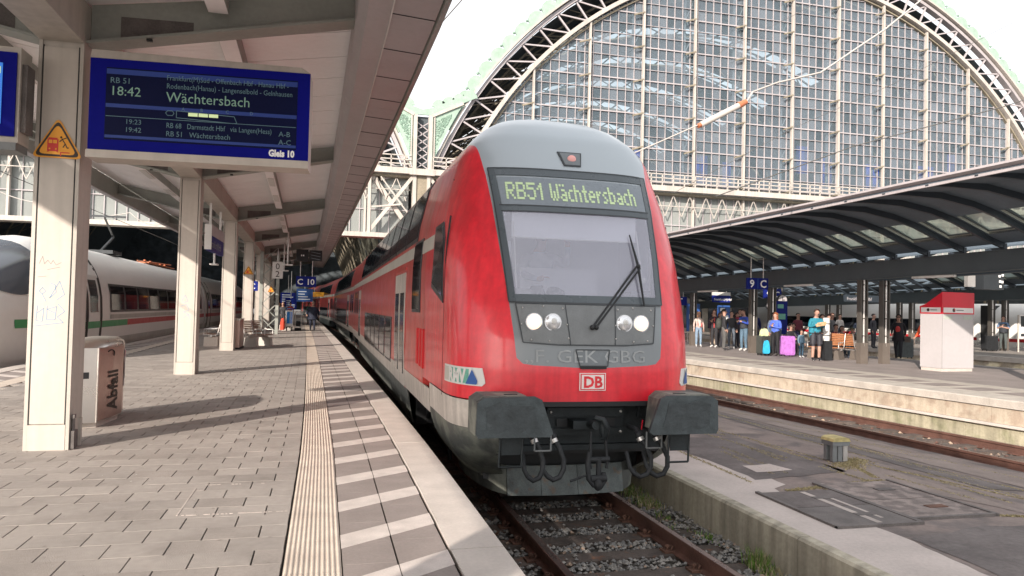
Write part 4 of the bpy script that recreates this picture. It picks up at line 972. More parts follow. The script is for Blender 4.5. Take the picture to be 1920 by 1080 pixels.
# ------------------------------------------------------------------ platform 10 canopy
t = thing('platform_canopy', 'cream and grey winged canopy over the left platform on square columns', 'canopy', (-2.79, 8.8, 0)); CAN = t
colY = [0.0, 8.8, 17.6, 26.4, 35.2, 44.0, 52.8, 61.6]
CXC = -2.79
proto = None
for i, y in enumerate(colY):
    sx = b10((CXC, y, 0))[0]; z1 = 4.36
    L_ = lambda p, sx=sx, y=y: (p[0] + sx, p[1] + y, p[2])
    mb = MB(L_)
    mb.box(-.215, -.18, -.0, .42, 0, z1); mb.box(.18, .215, 0, .42, 0, z1)                      # side flanges
    mb.box(-.18, .18, .02, .40, 0.27, z1); col_ = mb.build('column', 'cream_steel', t)
    mb = MB(L_); mb.box(-.165, .165, 0.003, .019, .28, z1 - .07); mb.build('face_panel', 'cream_panel', col_)
    mb = MB(L_); mb.box(-.178, .178, -.004, .42, 0, .27); mb.build('base_plate', 'cream_panel', col_)
    mb = MB(L_); mb.box(-.176, -.167, .001, .02, .27, z1 - .05); mb.box(.167, .176, .001, .02, .27, z1 - .05); mb.build('groove', 'seam', col_)
    mb = MB(L_); mb.box(.216, .245, .30, .34, 0, .55 if i != 1 else .3); mb.box(-.22, .22, -.003, .423, z1 - .05, z1) if False else None; mb.build('edge_strip', 'cream_steel', col_)
    if i == 1:
        mb = MB(L_); mb.box(.216, .26, .02, .14, 0.01, .20); mb.tube([(.235, .06, .20), (.235, .06, .33)], .018, 6); mb.box(.217, .255, .03, .09, .33, .37); mb.build('cable_box', 'plate_dark', col_)
# central box girder
def cz(x):   # ceiling height, rising outward
    return 4.84 + abs(x - CXC) * 0.165
Y0c, Y1c = -6.0, 62.5
for i in range(len(colY)):
    ya = colY[i] + .0; yb = ya + 8.8 if i < len(colY) - 1 else ya + 1.5
    if i == 0: ya = Y0c
    mb = MB(b10); mb.extr([(CXC - .215, 4.36), (CXC + .215, 4.36), (CXC + .215, 4.82), (CXC - .215, 4.82)][::-1], ya + .004, yb - .004, 0, ny=6); mb.build('spine_girder', 'cream_steel', t)
# transverse beams at the columns (flanged, tapering) and lighter ones between
def tbeam(y, s_, w_, m='roof_steel', mid=False):
    xi, xo = CXC + s_ * .22, CXC + (3.06 if s_ > 0 else -3.7)
    zb0, zb1, zt0, zt1 = (4.38, 4.97 if s_ > 0 else 5.08, cz(xi) - .02, cz(xo) - .02) if not mid else (4.62, 5.03, cz(xi) - .02, cz(xo) - .02)
    mb = MB(b10); mb.prism([(xi, y, zb0 + .03), (xo, y, zb1 + .03), (xo, y, zt1), (xi, y, zt0)][::s_], (0, .03, 0))
    mb.prism([(xi, y - w_ / 2, zb0), (xo, y - w_ / 2, zb1), (xo, y - w_ / 2, zb1 + .03), (xi, y - w_ / 2, zb0 + .03)][::s_], (0, w_, 0)); b_ = mb.build('cross_beam', m, t)
    if not mid:
        mb = MB(b10); mb.prism([(xi + s_ * .3, y - .006, zb0 + .13), (xi + s_ * 1.05, y - .006, zb0 + .27), (xi + s_ * 1.05, y - .006, zb0 + .40), (xi + s_ * .3, y - .006, zb0 + .38)][::s_], (0, .005, 0)); mb.build('speaker_grille', 'plate_dark', b_)
        mb = MB(b10); mb.box(xi + s_ * .62 - .03, xi + s_ * .62 + .03, y - w_ / 2 + .02, y - w_ / 2 + .06, zb0 + .10, zb0 + .125); mb.build('sensor', 'black', b_)
for i, y in enumerate(colY):
    for s_ in (-1, 1):
        tbeam(y + .2, s_, .30); 
# ceiling boards, 1.05 m wide
k = 0; y = -5.5
while y < 60.5:
    for s_ in (-1, 1):
        xi, xo = CXC + s_ * .02, CXC + (3.16 if s_ > 0 else -3.72)
        mb = MB(b10); nb = 7; wv = 1.05 / nb
        for j in range(nb):
            a, b_ = y + j * wv + .003, y + (j + 1) * wv - .003
            if j == 0: a = y + .026
            mb.prism([(xi, a, cz(xi)), (xo, a, cz(xo)), (xo, b_, cz(xo)), (xi, b_, cz(xi))][::-s_], (0, 0, .02))
        if y < 45: mb.build('ceiling_board', 'ceiling', t)
        else: mb.build('ceiling_board', 'ceiling', t)
    y += 1.05; k += 1
mb = MB(b10)
for s_ in (-1, 1):
    pts = [(CXC, cz(CXC) + .03), (CXC + s_ * 3.75, cz(CXC + s_ * 3.75) + .03), (CXC + s_ * 3.75, cz(CXC + s_ * 3.75) + .12), (CXC, cz(CXC) + .12)]
    mb.extr(pts if s_ < 0 else pts[::-1], Y0c, Y1c, 0, ny=24)
mb.build('roof_deck', 'roof_steel', t)
# purlins with strip lights
for s_ in (-1, 1):
    for i in range(len(colY) - 1):
        ya, yb = colY[i] + .36, colY[i + 1] + .04
        if i == 0: ya = 2.5
        xp = CXC + s_ * 1.55; zt = cz(xp) - .004
        mb = MB(b10); mb.box(xp - .11, xp + .11, ya, yb, zt - .22, zt, 0, ny=4); pu = mb.build('purlin', 'roof_steel', t)
        mb = MB(b10); mb.box(xp - .105, xp + .105, ya, yb, zt - .226, zt - .2205, 0, ny=4); mb.build('purlin_cover', 'ceiling', pu)
        for f_ in (.25, .62):
            yl = ya + (yb - ya) * f_; mb = MB(b10); mb.box(xp - .075, xp + .075, yl, yl + 1.3, zt - .245, zt - .228); mb.build('strip_light', 'white', pu)
# left edge beam (shallow), right fascia boxes and gutter
y = Y0c
while y < Y1c - 1:
    yb = min(y + 8.8, Y1c); mb = MB(b10); mb.extr([(-6.50, 4.92), (-6.50, 5.44), (-6.66, 5.44), (-6.66, 4.92)], y + .003, yb - .003, 0, ny=5); mb.build('edge_beam', 'roof_steel', t)
    mb = MB(b10); mb.box(-6.67, -6.49, y + .003, yb - .003, 4.895, 4.918, 0, ny=5); mb.build('beam_flange', 'fascia', t); y = yb
for s_ in (1,):
    X = lambda a: CXC + s_ * (a + 2.79)      # a measured as x of right-hand side
    y = Y0c
    while y < Y1c - 1:
        yb = min(y + 8.8, Y1c)
        for nm, pf, m in (('edge_beam', [(.27, 5.29), (.27, 4.85), (.36, 4.72), (.60, 4.70), (.62, 5.29)], 'fascia'),
                          ('soffit', [(.605, 4.694), (1.07, 4.665), (1.07, 4.70), (.66, 5.0)], 'fascia'),
                          ('gutter', [(1.075, 4.72), (1.09, 4.64), (1.15, 4.655), (1.15, 5.25), (1.09, 5.25), (1.085, 4.74)], 'roof_steel')):
            pts = [(X(a), b_) for a, b_ in pf]; mb = MB(b10); mb.extr(pts if s_ > 0 else pts[::-1], y + .003, yb - .003, 0, ny=5); mb.build(nm, m, t)
        y = yb
    # joints between soffit plates
    mb = MB(b10); y = Y0c + .6
    while y < 45:
        pts = [(X(.606), y, 4.692), (X(1.068), y, 4.663), (X(1.068), y, 4.658), (X(.606), y, 4.687)]; mb.prism(pts[::s_], (0, .012, 0)); y += 1.1
    mb.build('soffit_joints', 'seam', t, 'stuff')
    mb = MB(b10); mb.box(min(X(.60), X(.612)), max(X(.60), X(.612)), Y0c, Y1c, 4.672, 4.70, 0, ny=24); mb.build('cover_strip', 'white', t)

# graffiti scribbles on the columns (thin flat strokes)
def scribble(pts_list, y, sx, m, r=.005, par=CAN):
    for pts in pts_list:
        mb = MB(); ps = [Vector((sx + a, y, z)) for a, z in pts]
        for p, q in zip(ps, ps[1:]):
            d = (q - p); 
            if d.length < 1e-4: continue
            n_ = Vector((-d.z, 0, d.x)).normalized() * r; mb.prism([p - n_, q - n_, q + n_, p + n_], (0, .0012, 0))
        mb.build('graffiti', m, par)
sx = b10((CXC, 8.8, 0))[0]; zb = 1.55
scribble([[(-.09, .10 + zb), (-.12, .13 + zb), (-.09, .17 + zb), (-.06, .13 + zb), (-.09, .10 + zb), (-.05, .02 + zb)], [(-.02, .22 + zb), (.03, .2 + zb), (.04, .12 + zb), (-.02, .06 + zb), (.07, .24 + zb), (.12, .1 + zb), (.05, .04 + zb)],
          [(-.13, -.02 + zb), (-.14, -.18 + zb), (-.08, -.19 + zb), (-.07, -.05 + zb), (-.13, -.1 + zb)], [(-.04, -.02 + zb), (-.04, -.17 + zb), (.04, -.17 + zb), (.05, -.03 + zb), (-.04, -.06 + zb), (.04, -.10 + zb)],
          [(.06, .0 + zb), (.13, -.08 + zb), (.06, -.14 + zb), (.12, -.2 + zb), (-.16, -.24 + zb)]], 8.8 + .0015, sx, 'graffiti', .0032)
scribble([[(-.13, .42 + zb), (-.10, .50 + zb), (-.08, .42 + zb), (-.05, .46 + zb), (-.02, .42 + zb), (0, .46 + zb), (.03, .41 + zb), (.08, .44 + zb)], [(-.05, .36 + zb), (.07, .39 + zb)], [(-.14, .28 + zb), (-.06, .29 + zb)]], 8.8 + .0015, sx, 'graffiti_grey', .002)
sx = b10((CXC, 17.6, 0))[0]
scribble([[(-.1, 1.62), (-.03, 1.75), (.03, 1.62), (-.08, 1.58)], [(-.12, 1.5), (0, 1.55), (.06, 1.42), (-.06, 1.38), (.1, 1.3)], [(-.05, 1.25), (.04, 1.32), (.1, 1.2)]], 17.6 + .0015, sx, 'graffiti', .004)
# ------------------------------------------------------------------ station halls behind
D = 48.5; ZC = 0.3; RI, RO = 27.0, 28.65
def arcp(cx, R, a, y=D): return (cx + R * cos(a), y, ZC + R * sin(a))
GL3 = ['hall_glass', 'hall_glass_clear', 'hall_glass_dusty']
def hall(cx, name, label, a0, a1, main):
    t = thing(name, label, 'station hall', (cx, D, 0))
    n = 70
    def ring(R, w_, dp, y, m, nm):
        for h in range(2):
            b0, b1 = (a0 + (a1 - a0) * h / 2, a0 + (a1 - a0) * (h + 1) / 2); mb = MB(); vs = []
            for i in range(n // 2 + 1):
                a = b0 + (b1 - b0) * i / (n // 2)
                for rr, yy in ((R - w_ / 2, y), (R + w_ / 2, y), (R + w_ / 2, y + dp), (R - w_ / 2, y + dp)): vs.append(arcp(cx, rr, a, yy))
            mb.add(vs, [(4 * i + k, 4 * i + (k + 1) % 4, 4 * i + 4 + (k + 1) % 4, 4 * i + 4 + k) for i in range(n // 2) for k in range(4)], 0); mb.build(nm, m, t)
    ring(RI, .27, .4, D - .45, 'iron_white', 'arch_chord'); ring(RO, .22, .5, D - .45, 'iron_lilac', 'arch_chord'); ring(RO + .25, .12, .9, D - .7, 'iron_white', 'arch_flange'); ring(RI - .34, .10, .3, D - .2, 'iron_brown', 'arch_flange')
    ring(RI - .1, .1, .3, D + 1.2, 'iron_brown', 'arch_chord')
    # truss bars between the chords
    step = 1.62 / RI; k0 = int(a0 / step) + 1; k = k0
    while k * step < a1:
        a = k * step; mb = MB(); mb.beam(arcp(cx, RI, a, D - .3), arcp(cx, RO, a, D - .3), .11, .12, up=(0, 1, 0)); mb.build('truss_bar', 'iron_lilac', t)
        up = (a < pi / 2); aa, ab = (a, a + step)
        mb = MB(); mb.beam(arcp(cx, RO if up else RI, aa, D - .28), arcp(cx, RI if up else RO, ab, D - .28), .095, .10, up=(0, 1, 0)); mb.build('truss_bar', 'iron_lilac', t)
        if k % 2 == 0: mb = MB(); mb.beam(arcp(cx, RI, aa, D + 1.3), arcp(cx, RO, ab, D + 1.3), .05, .05, up=(0, 1, 0)); mb.build('rear_bracing', 'iron_brown', t)
        k += 1
    # green cresting
    g0 = a0 + .09; g1 = a1 - .09; mb = MB(); vs = []
    for i in range(n + 1):
        a = g0 + (g1 - g0) * i / n
        for rr, yy in ((RO + .3, D - .62), (RO + .60, D - .62), (RO + .60, D - .45), (RO + .3, D - .45)): vs.append(arcp(cx, rr, a, yy))
    mb.add(vs, [(4 * i + k, 4 * i + (k + 1) % 4, 4 * i + 4 + (k + 1) % 4, 4 * i + 4 + k) for i in range(n) for k in range(4)], 0); mb.build('cresting_band', 'verdigris', t)
    q = MB(); pts = [(.58 * cos(pi * i / 9), 0, .02 + .46 * sin(pi * i / 9)) for i in range(10)]; q.prism(pts, (0, .12, 0)); sm_ = mesh_of(q, 'crest_scallop', 'verdigris')
    q = MB(); q.ball((0, 0, .22), (.10, .08, .10), 8, 6); bm_ = mesh_of(q, 'crest_knob', 'verdigris_dark')
    st = 1.25 / RO; a = g0 + .01; cnt = 0
    while a < g1:
        o = piece('crest_scallop', sm_, arcp(cx, RO + .56, a, D - .6), t); o.rotation_euler = (0, pi / 2 - a, 0)
        o = piece('crest_knob', bm_, arcp(cx, RO + .60, a + st / 2, D - .6), t); o.rotation_euler = (0, pi / 2 - a, 0); a += st
    # mullions (front bar + lattice behind) and muntins
    bay = 4.03; xs = [cx + (k + 0.0) * bay for k in range(-7, 8)]
    zt = lambda x: ZC + sqrt(max(0, (RI - .15) ** 2 - (x - cx) ** 2))
    for x in xs:
        if abs(x - cx) > RI - 1: continue
        z1 = zt(x)
        if z1 < 11: continue
        mb = MB(); mb.box(x - .065, x + .065, D - .35, D - .12, 6.0, z1); p = mb.build('mullion', 'iron_white', t)
        mb = MB(); xl = x - .62; mb.box(xl - .075, xl + .075, D + .2, D + .34, 6.0, zt(xl) - .2)
        z = 6.2; d = 1
        while z < zt(xl) - 1.6:
            xa, xb = (xl, x - .08) if d > 0 else (x - .08, xl); mb.beam((xa, D + .1, z), (xb, D + .1, z + 1.2), .06, .06, up=(0, 1, 0)); z += 1.2; d = -d
        mb.build('mullion_lattice', 'iron_lilac', p)
        z = 10.9
        while z < z1 - .6:
            mb = MB(); mb.beam((x - .8, D - .32, z - .25), (x + .02, D - .32, z + .02), .1, .1, up=(0, 1, 0)); mb.build('bracket', 'iron_brown', p); z += 2.4
    # glass: sheets of panes with rebated bars; nearest panes are single pieces
    px_, pz_ = bay / 6.5, 0.80
    panes = []; bars = MB()
    x = cx - RI
    nx_ = int(2 * RI / px_)
    x0 = cx - nx_ * px_ / 2
    for i in range(nx_):
        xa = x0 + i * px_; xb = xa + px_
        ztop = min(zt(xa), zt(xb))
        zcol = max(zt(xa), zt(xb))
        bars.box(xa - .022, xa + .022, D - .06, D + .02, 6.2, max(6.3, zt(xa)))
        z = 10.9
        while z < zcol:
            z2 = min(z + pz_, zcol)
            za, zb_ = min(z2, zt(xa)), min(z2, zt(xb))
            if za > z + .05 or zb_ > z + .05: panes.append((xa, xb, z, max(za, z + .01), max(zb_, z + .01)))
            z += pz_
        
    z = 10.9; k = 0
    while z < ZC + RI - .5:
        h = sqrt(max(0, (RI - .2) ** 2 - (z - ZC) ** 2)); w_ = .04 if k % 3 == 0 else .018
        bars.box(cx - h, cx + h, D - .08, D + .03, z - w_, z + w_); z += pz_; k += 1
    bars.box(cx - RI, cx + RI, D - .08, D + .03, 7.85, 7.91)
    bars.build('glazing_bars', 'iron_lilac', t, 'stuff')
    panes.sort(key=lambda p: p[0] ** 2 * (1 if main else -1) + 0 * p[2]) if False else None
    def vis(p): 
        x = (p[0] + p[1]) / 2; return (x - 20) ** 2 * .5 + (p[2] - 12) ** 2
    panes.sort(key=vis if main else lambda p: (p[0] - cx) * -1)
    rest = MB()
    for i, (xa, xb, z, za, zb_) in enumerate(panes):
        mb = MB() if i < (290 if main else 0) else rest
        gi = rnd.choice((0, 0, 0, 1, 2)); gi_ = gi if mb is rest else 0; mb.prism([(xa, D + .03, z), (xb, D + .03, z), (xb, D + .03, zb_), (xa, D + .03, za)], (0, .012, 0), gi_)
        if mb is not rest: mb.build('glass_pane', GL3[gi], t)
    rest.build('glass_panes', GL3, t, 'stuff')
    for i in range(14):
        xa = cx - RI + i * 2 * RI / 14; mb = MB(); mb.box(xa + .03, xa + 2 * RI / 14 - .03, D + .03, D + .05, 6.2, 10.85); mb.build('lower_glass', 'hall_glass_low', t)
    # balcony and girder
    mb = MB(); mb.box(cx - RI - .2, cx + RI + .2, D - 1.1, D - .7, 10.15, 10.52); mb.build('balcony_beam', 'iron_white', t)
    mb = MB(); mb.box(cx - RI - .2, cx + RI + .2, D - 1.0, D + .2, 6.0, 6.28); mb.build('sill_beam', 'iron_white', t)
    mb = MB(); mb.box(cx - RI, cx + RI, D - .7, D - .1, 9.95, 10.1); mb.build('floor_plate', 'iron_brown', t)
    for z in (10.78, 11.05, 11.32):
        mb = MB(); mb.box(cx - RI, cx + RI, D - 1.05, D - .98, z - .035, z + .035); mb.build('balcony_rail', 'iron_white', t)
    q = MB(); q.box(-.035, .035, -.04, .04, 0, .86); bm2 = mesh_of(q, 'baluster', 'iron_white')
    x = cx - RI; 
    while x < cx + RI: piece('baluster', bm2, (x, D - 1.01, 10.5), t); x += .85
    mb = MB(); x = cx - RI
    while x < cx + RI - 1.3:
        mb.beam((x, D - .5, 8.45), (x + .64, D - .5, 9.95), .05, .05, up=(0, 1, 0)); mb.beam((x + .64, D - .5, 9.95), (x + 1.28, D - .5, 8.45), .05, .05, up=(0, 1, 0)); x += 1.28
    mb.box(cx - RI, cx + RI, D - .54, D - .46, 9.15, 9.2); mb.build('girder_lattice', 'iron_white', t, 'stuff')
    # barrel roof with rows of roof lights, ribs inside
    mb = MB(); na = 45; ylen = [D + .5]
    y = D + .5; rows = []
    while y < 190:
        rows.append((y, y + 6.4, False)); rows.append((y + 6.4, y + 8.6, True)); y += 8.6
    for (ya, yb, lit) in rows:
        for i in range(na):
            aa, ab = pi * i / na, pi * (i + 1) / na
            op = lit and 15 <= i <= 31 and ya > D + 12
            if op: ab2 = aa + (ab - aa) * .14
            else: ab2 = ab
            mb.add([arcp(cx, RO - .1, aa, ya), arcp(cx, RO - .1, ab2, ya), arcp(cx, RO - .1, ab2, yb), arcp(cx, RO - .1, aa, yb)], [(0, 1, 2, 3)], 0)
    mb.build('barrel_roof', 'vault', t)
    mb = MB(); vs = [arcp(cx, RO, pi * i / 24, 195) for i in range(25)]; mb.add(vs + [(v[0], 195.4, v[2]) for v in vs], [tuple(range(25))], 0); mb.build('end_wall', 'dark_wall', t)
    for yy in [52 + 4.3 * k for k in range(26)]:
        mb = MB(); 
        for i in range(36):
            aa, ab = pi * i / 36, pi * (i + 1) / 36
            mb.beam(arcp(cx, RO - .5, aa, yy), arcp(cx, RO - .5, ab, yy), .14, .14, up=(0, 1, 0)); mb.beam(arcp(cx, RO - 2.0, aa, yy), arcp(cx, RO - 2.0, ab, yy), .16, .16, up=(0, 1, 0))
            mb.beam(arcp(cx, RO - 2.0, aa, yy), arcp(cx, RO - .5, ab, yy), .09, .09, up=(0, 1, 0))
        mb.build('inner_rib', 'iron_brown', t)
    return t
CM = 33.6; PX = 5.9; CL = 2 * PX - CM
HM = hall(CM, 'main_train_hall', 'great glazed arch end of the train hall with green cresting behind the red train', radians(20.5), radians(158.5), True)
HL = hall(CL, 'side_train_hall', 'neighbouring glazed hall arch half hidden behind the left platform canopy', radians(20.5), radians(158.5), False)
# pillar and ornamental spandrels between the arches
t = thing('hall_pillar', 'cream iron pillar between two hall arches with green ornamental gussets', 'pillar', (PX, D, 0))
for s_ in (-1, 1):
    X = lambda a: PX + s_ * a
    mb = MB(); mb.box(min(X(.38), X(.62)), max(X(.38), X(.62)), D - 1.0, D - .5, 10.5, 14.05); mb.box(min(X(.34), X(.56)), max(X(.34), X(.56)), D - .9, D - .3, 0, 10.5); mb.build('pillar_post', 'iron_white', t)
    arc = [(.72, 10.7)] + [((CM + (RO + .42) * cos(a)) - PX, ZC + (RO + .42) * sin(a)) for a in [radians(158.2 - i * .85) for i in range(11)]]
    arc = [p for p in arc if p[0] > .6]
    top = arc[-1]
    pts = [(.64, 14.0)] + [(.64, 10.7)] + arc[1:]
    mb = MB(); P3 = [(X(a), D - .9, b_) for a, b_ in pts]; mb.prism(P3[::s_], (0, .12, 0)); mb.build('gusset_plate', 'verdigris', t)
    mb = MB()
    ax, az = top
    for k in range(420):
        u, v = rnd.random(), rnd.random()
        x = .9 + u * (ax - 1.2); zt_ = 13.9 + (x - .64) * (az - 14.0) / (ax - .64) - .25; R2 = RO + .55; dx_ = CM - (PX + x); zb_ = ZC + sqrt(max(0, R2 ** 2 - dx_ ** 2)) + .25
        if zt_ - zb_ < .15: continue
        z = zb_ + v * (zt_ - zb_); mb.ball((X(x), D - .91, z), (rnd.uniform(.025, .06), .03, rnd.uniform(.025, .06)), 5, 3)
    for k in range(26): mb.ball((X(.82), D - .92, 10.9 + k * .115), (.05, .04, .035), 5, 4)
    mb.build('gusset_ornament', 'verdigris_dark', t, 'stuff')
    mb = MB(); mb.beam((X(.6), D - .95, 14.02), (X(ax), D - .95, az + .05), .18, .16, up=(0, 1, 0)); mb.beam((X(.74), D - .95, 10.7), (X(.74), D - .95, 14.0), .08, .05, up=(0, 1, 0)); mb.build('gusset_frame', 'iron_white', t)
    mb = MB(); mb.prism([(X(.0), D - .8, 14.1), (X(.6), D - .8, 14.1), (X(ax + .9), D - .8, az + .55), (X(ax + .7), D - .8, az + .95), (X(.6), D - .8, 14.6), (X(0), D - .8, 14.45)][::s_], (0, .12, 0)); mb.build('gusset_crest', 'verdigris', t)
    for k in range(4):
        u = (k + .5) / 4; mb = MB(); cx_, cz_ = .7 + u * (ax + .1), 14.55 + u * (az - 13.9); mb.prism([(X(cx_ + .5 * cos(pi * i / 8)), D - .79, cz_ + .5 * sin(pi * i / 8)) for i in range(9)], (0, .1, 0)); mb.build('crest_scallop', 'verdigris', t)
    # struts below the balcony
    mb = MB(); mb.beam((X(.4), D - .4, 6.3), (X(3.2), D - .4, 10.1), .28, .25, up=(0, 1, 0)); mb.build('strut', 'iron_white', t)
    mb = MB(); mb.beam((X(3.4), D - .7, 6.2), (X(.5), D - .7, 10.1), .22, .2, up=(0, 1, 0)); mb.build('strut', 'iron_white', t)
    mb = MB(); mb.beam((X(1.2), D - .8, 8.2), (X(3.3), D - .8, 7.9), .1, .1, up=(0, 1, 0)); mb.beam((X(.5), D - .8, 7.2), (X(2.6), D - .8, 9.9), .08, .08, up=(0, 1, 0)); mb.beam((X(3.3), D - .8, 6.2), (X(3.3), D - .8, 10.1), .2, .2, up=(0, 1, 0)); mb.build('strut', 'iron_white', t)
mb = MB(); mb.box(PX - .38, PX + .38, D - .45, D - .3, 10.5, 14.05); mb.build('pillar_web', 'dark_wall', t)
mb = MB(); z = 10.6
while z < 13.6: mb.beam((PX - .36, D - .7, z), (PX + .36, D - .7, z + .5), .06, .06, up=(0, 1, 0)); mb.beam((PX + .36, D - .7, z), (PX - .36, D - .7, z + .5), .06, .06, up=(0, 1, 0)); z += .5
mb.build('pillar_lattice', 'iron_lilac', t)
mb = MB(); mb.box(PX - .34, PX + .34, D - .8, D - .4, 0, 10.2); mb.build('pillar_core', 'iron_brown', t)
mb = MB(); mb.box(PX - .8, PX + .8, D - 1.15, D - .6, 10.1, 10.5); mb.build('balcony_beam', 'iron_white', t)
# inner columns of the hall aisle and dim interior fittings
for k in range(7):
    yy = D + 9 * k + 7; mb = MB(); mb.box(PX - .3, PX + .3, yy - .3, yy + .3, -1, 12); mb.beam((PX, yy, 6), (PX + 4, yy, 12), .3, .3, up=(0, 1, 0)); mb.beam((PX, yy, 6), (PX - 4, yy, 12), .3, .3, up=(0, 1, 0)); mb.build('aisle_column', 'iron_brown', t)
# blue banners hanging inside the hall
for i, (x, z, y) in enumerate(((17.5, 11.8, 51.5), (22.5, 11.6, 51.5), (27.8, 11.6, 51.5), (30.2, 11.2, 51.5), (36.8, 13.0, 51.5), (39.2, 12.2, 51.5), (43.5, 12.0, 51.5), (48.8, 12.2, 51.5), (51.5, 13.4, 51.5), (58.8, 12.0, 51.5))):
    t = thing('hall_banner', ('leftmost wide blue banner seen through the hall glass just right of the train roof', 'second blue banner from left seen through the hall glass', 'third blue banner from left below the insulator rod', 'narrow blue banner just right of the insulator rod base', 'higher hanging blue banner in the middle of the hall glass', 'narrow blue banner right of the higher hanging one', 'blue banner at the right centre of the hall glass', 'wide blue banner third from right behind the glass', 'highest narrow blue banner second from right behind the glass', 'rightmost blue banner behind the hall glass')[i], 'banner', (x, y, z), group='blue banners inside the train hall')
    w_ = (1.6, 1.1, 1.3, .9, 1.0, .8, 1.2, 1.5, .9, 1.4)[i]; mb = MB(); mb.box(x - w_ / 2, x + w_ / 2, y, y + .1, z, z + 2.2); mb.build('banner_cloth', 'banner_blue', t)
    mb = MB(); mb.tube([(x, y + .05, z + 2.2), (x, y + .05, z + 4)], .03, 5); mb.build('banner_rope', 'wire', t)
# ------------------------------------------------------------------ platform 9 on the right
mb = MB(f9); mb.box(.31, 9.9, 2, 90, -1.0, -.032, 0, ny=2); p9 = mb.build('platform', 'joint', kind='structure')
rowm = []
mb = MB(f9); mb.box(2.705, 9.6, 2, 90, -.030, -.001, 0, ny=1); mb.build('platform_paving', 'paver_p9', p9)
y = 4.0
while y < 42:
    mb = MB(f9); mb.extr([(-.02, -.17), (.995, -.17), (.995, .0), (.0, .0), (-.02, -.02)][::-1], y + .004, y + 1.046); mb.build('edge_stone', 'edge_stone_pale', p9)
    mb = MB(f9); mb.box(1.0, 2.70, y + .004, y + 1.046, -.03, .0); e = mb.build('edge_tile', 'edge_stone_pale', p9)
    mb = MB(f9); mb.prism([(1.02, y + .12, .0005), (2.0, y + .12, .0005), (2.0, y + .82, .0005), (1.02, y + .82, .0005)], (0, 0, .003)); mb.build('painted_bar', 'hatch_dark', e)
    mb = MB(f9); mb.box(.02, .3, y + .006, y + 1.044, -.50, -.185); mb.build('wall_block', 'stained_block', p9)
    y += 1.05
mb = MB(f9); mb.box(-.03, .2, 3, 80, -.56, -.505, 0, ny=1); mb.build('wall_ledge', 'edge_stone', p9)
y = 3.0
while y < 60:
    mb = MB(f9); mb.box(.05, .25, y + .006, y + 2.494, -1.04, -.562); mb.build('wall_slab', 'mossy_wall', p9); y += 2.5
mb = MB(f9); mb.box(9.6, 9.9, 2, 80, -.2, 0.0, 0); mb.build('edge_stone', 'edge_stone', p9)

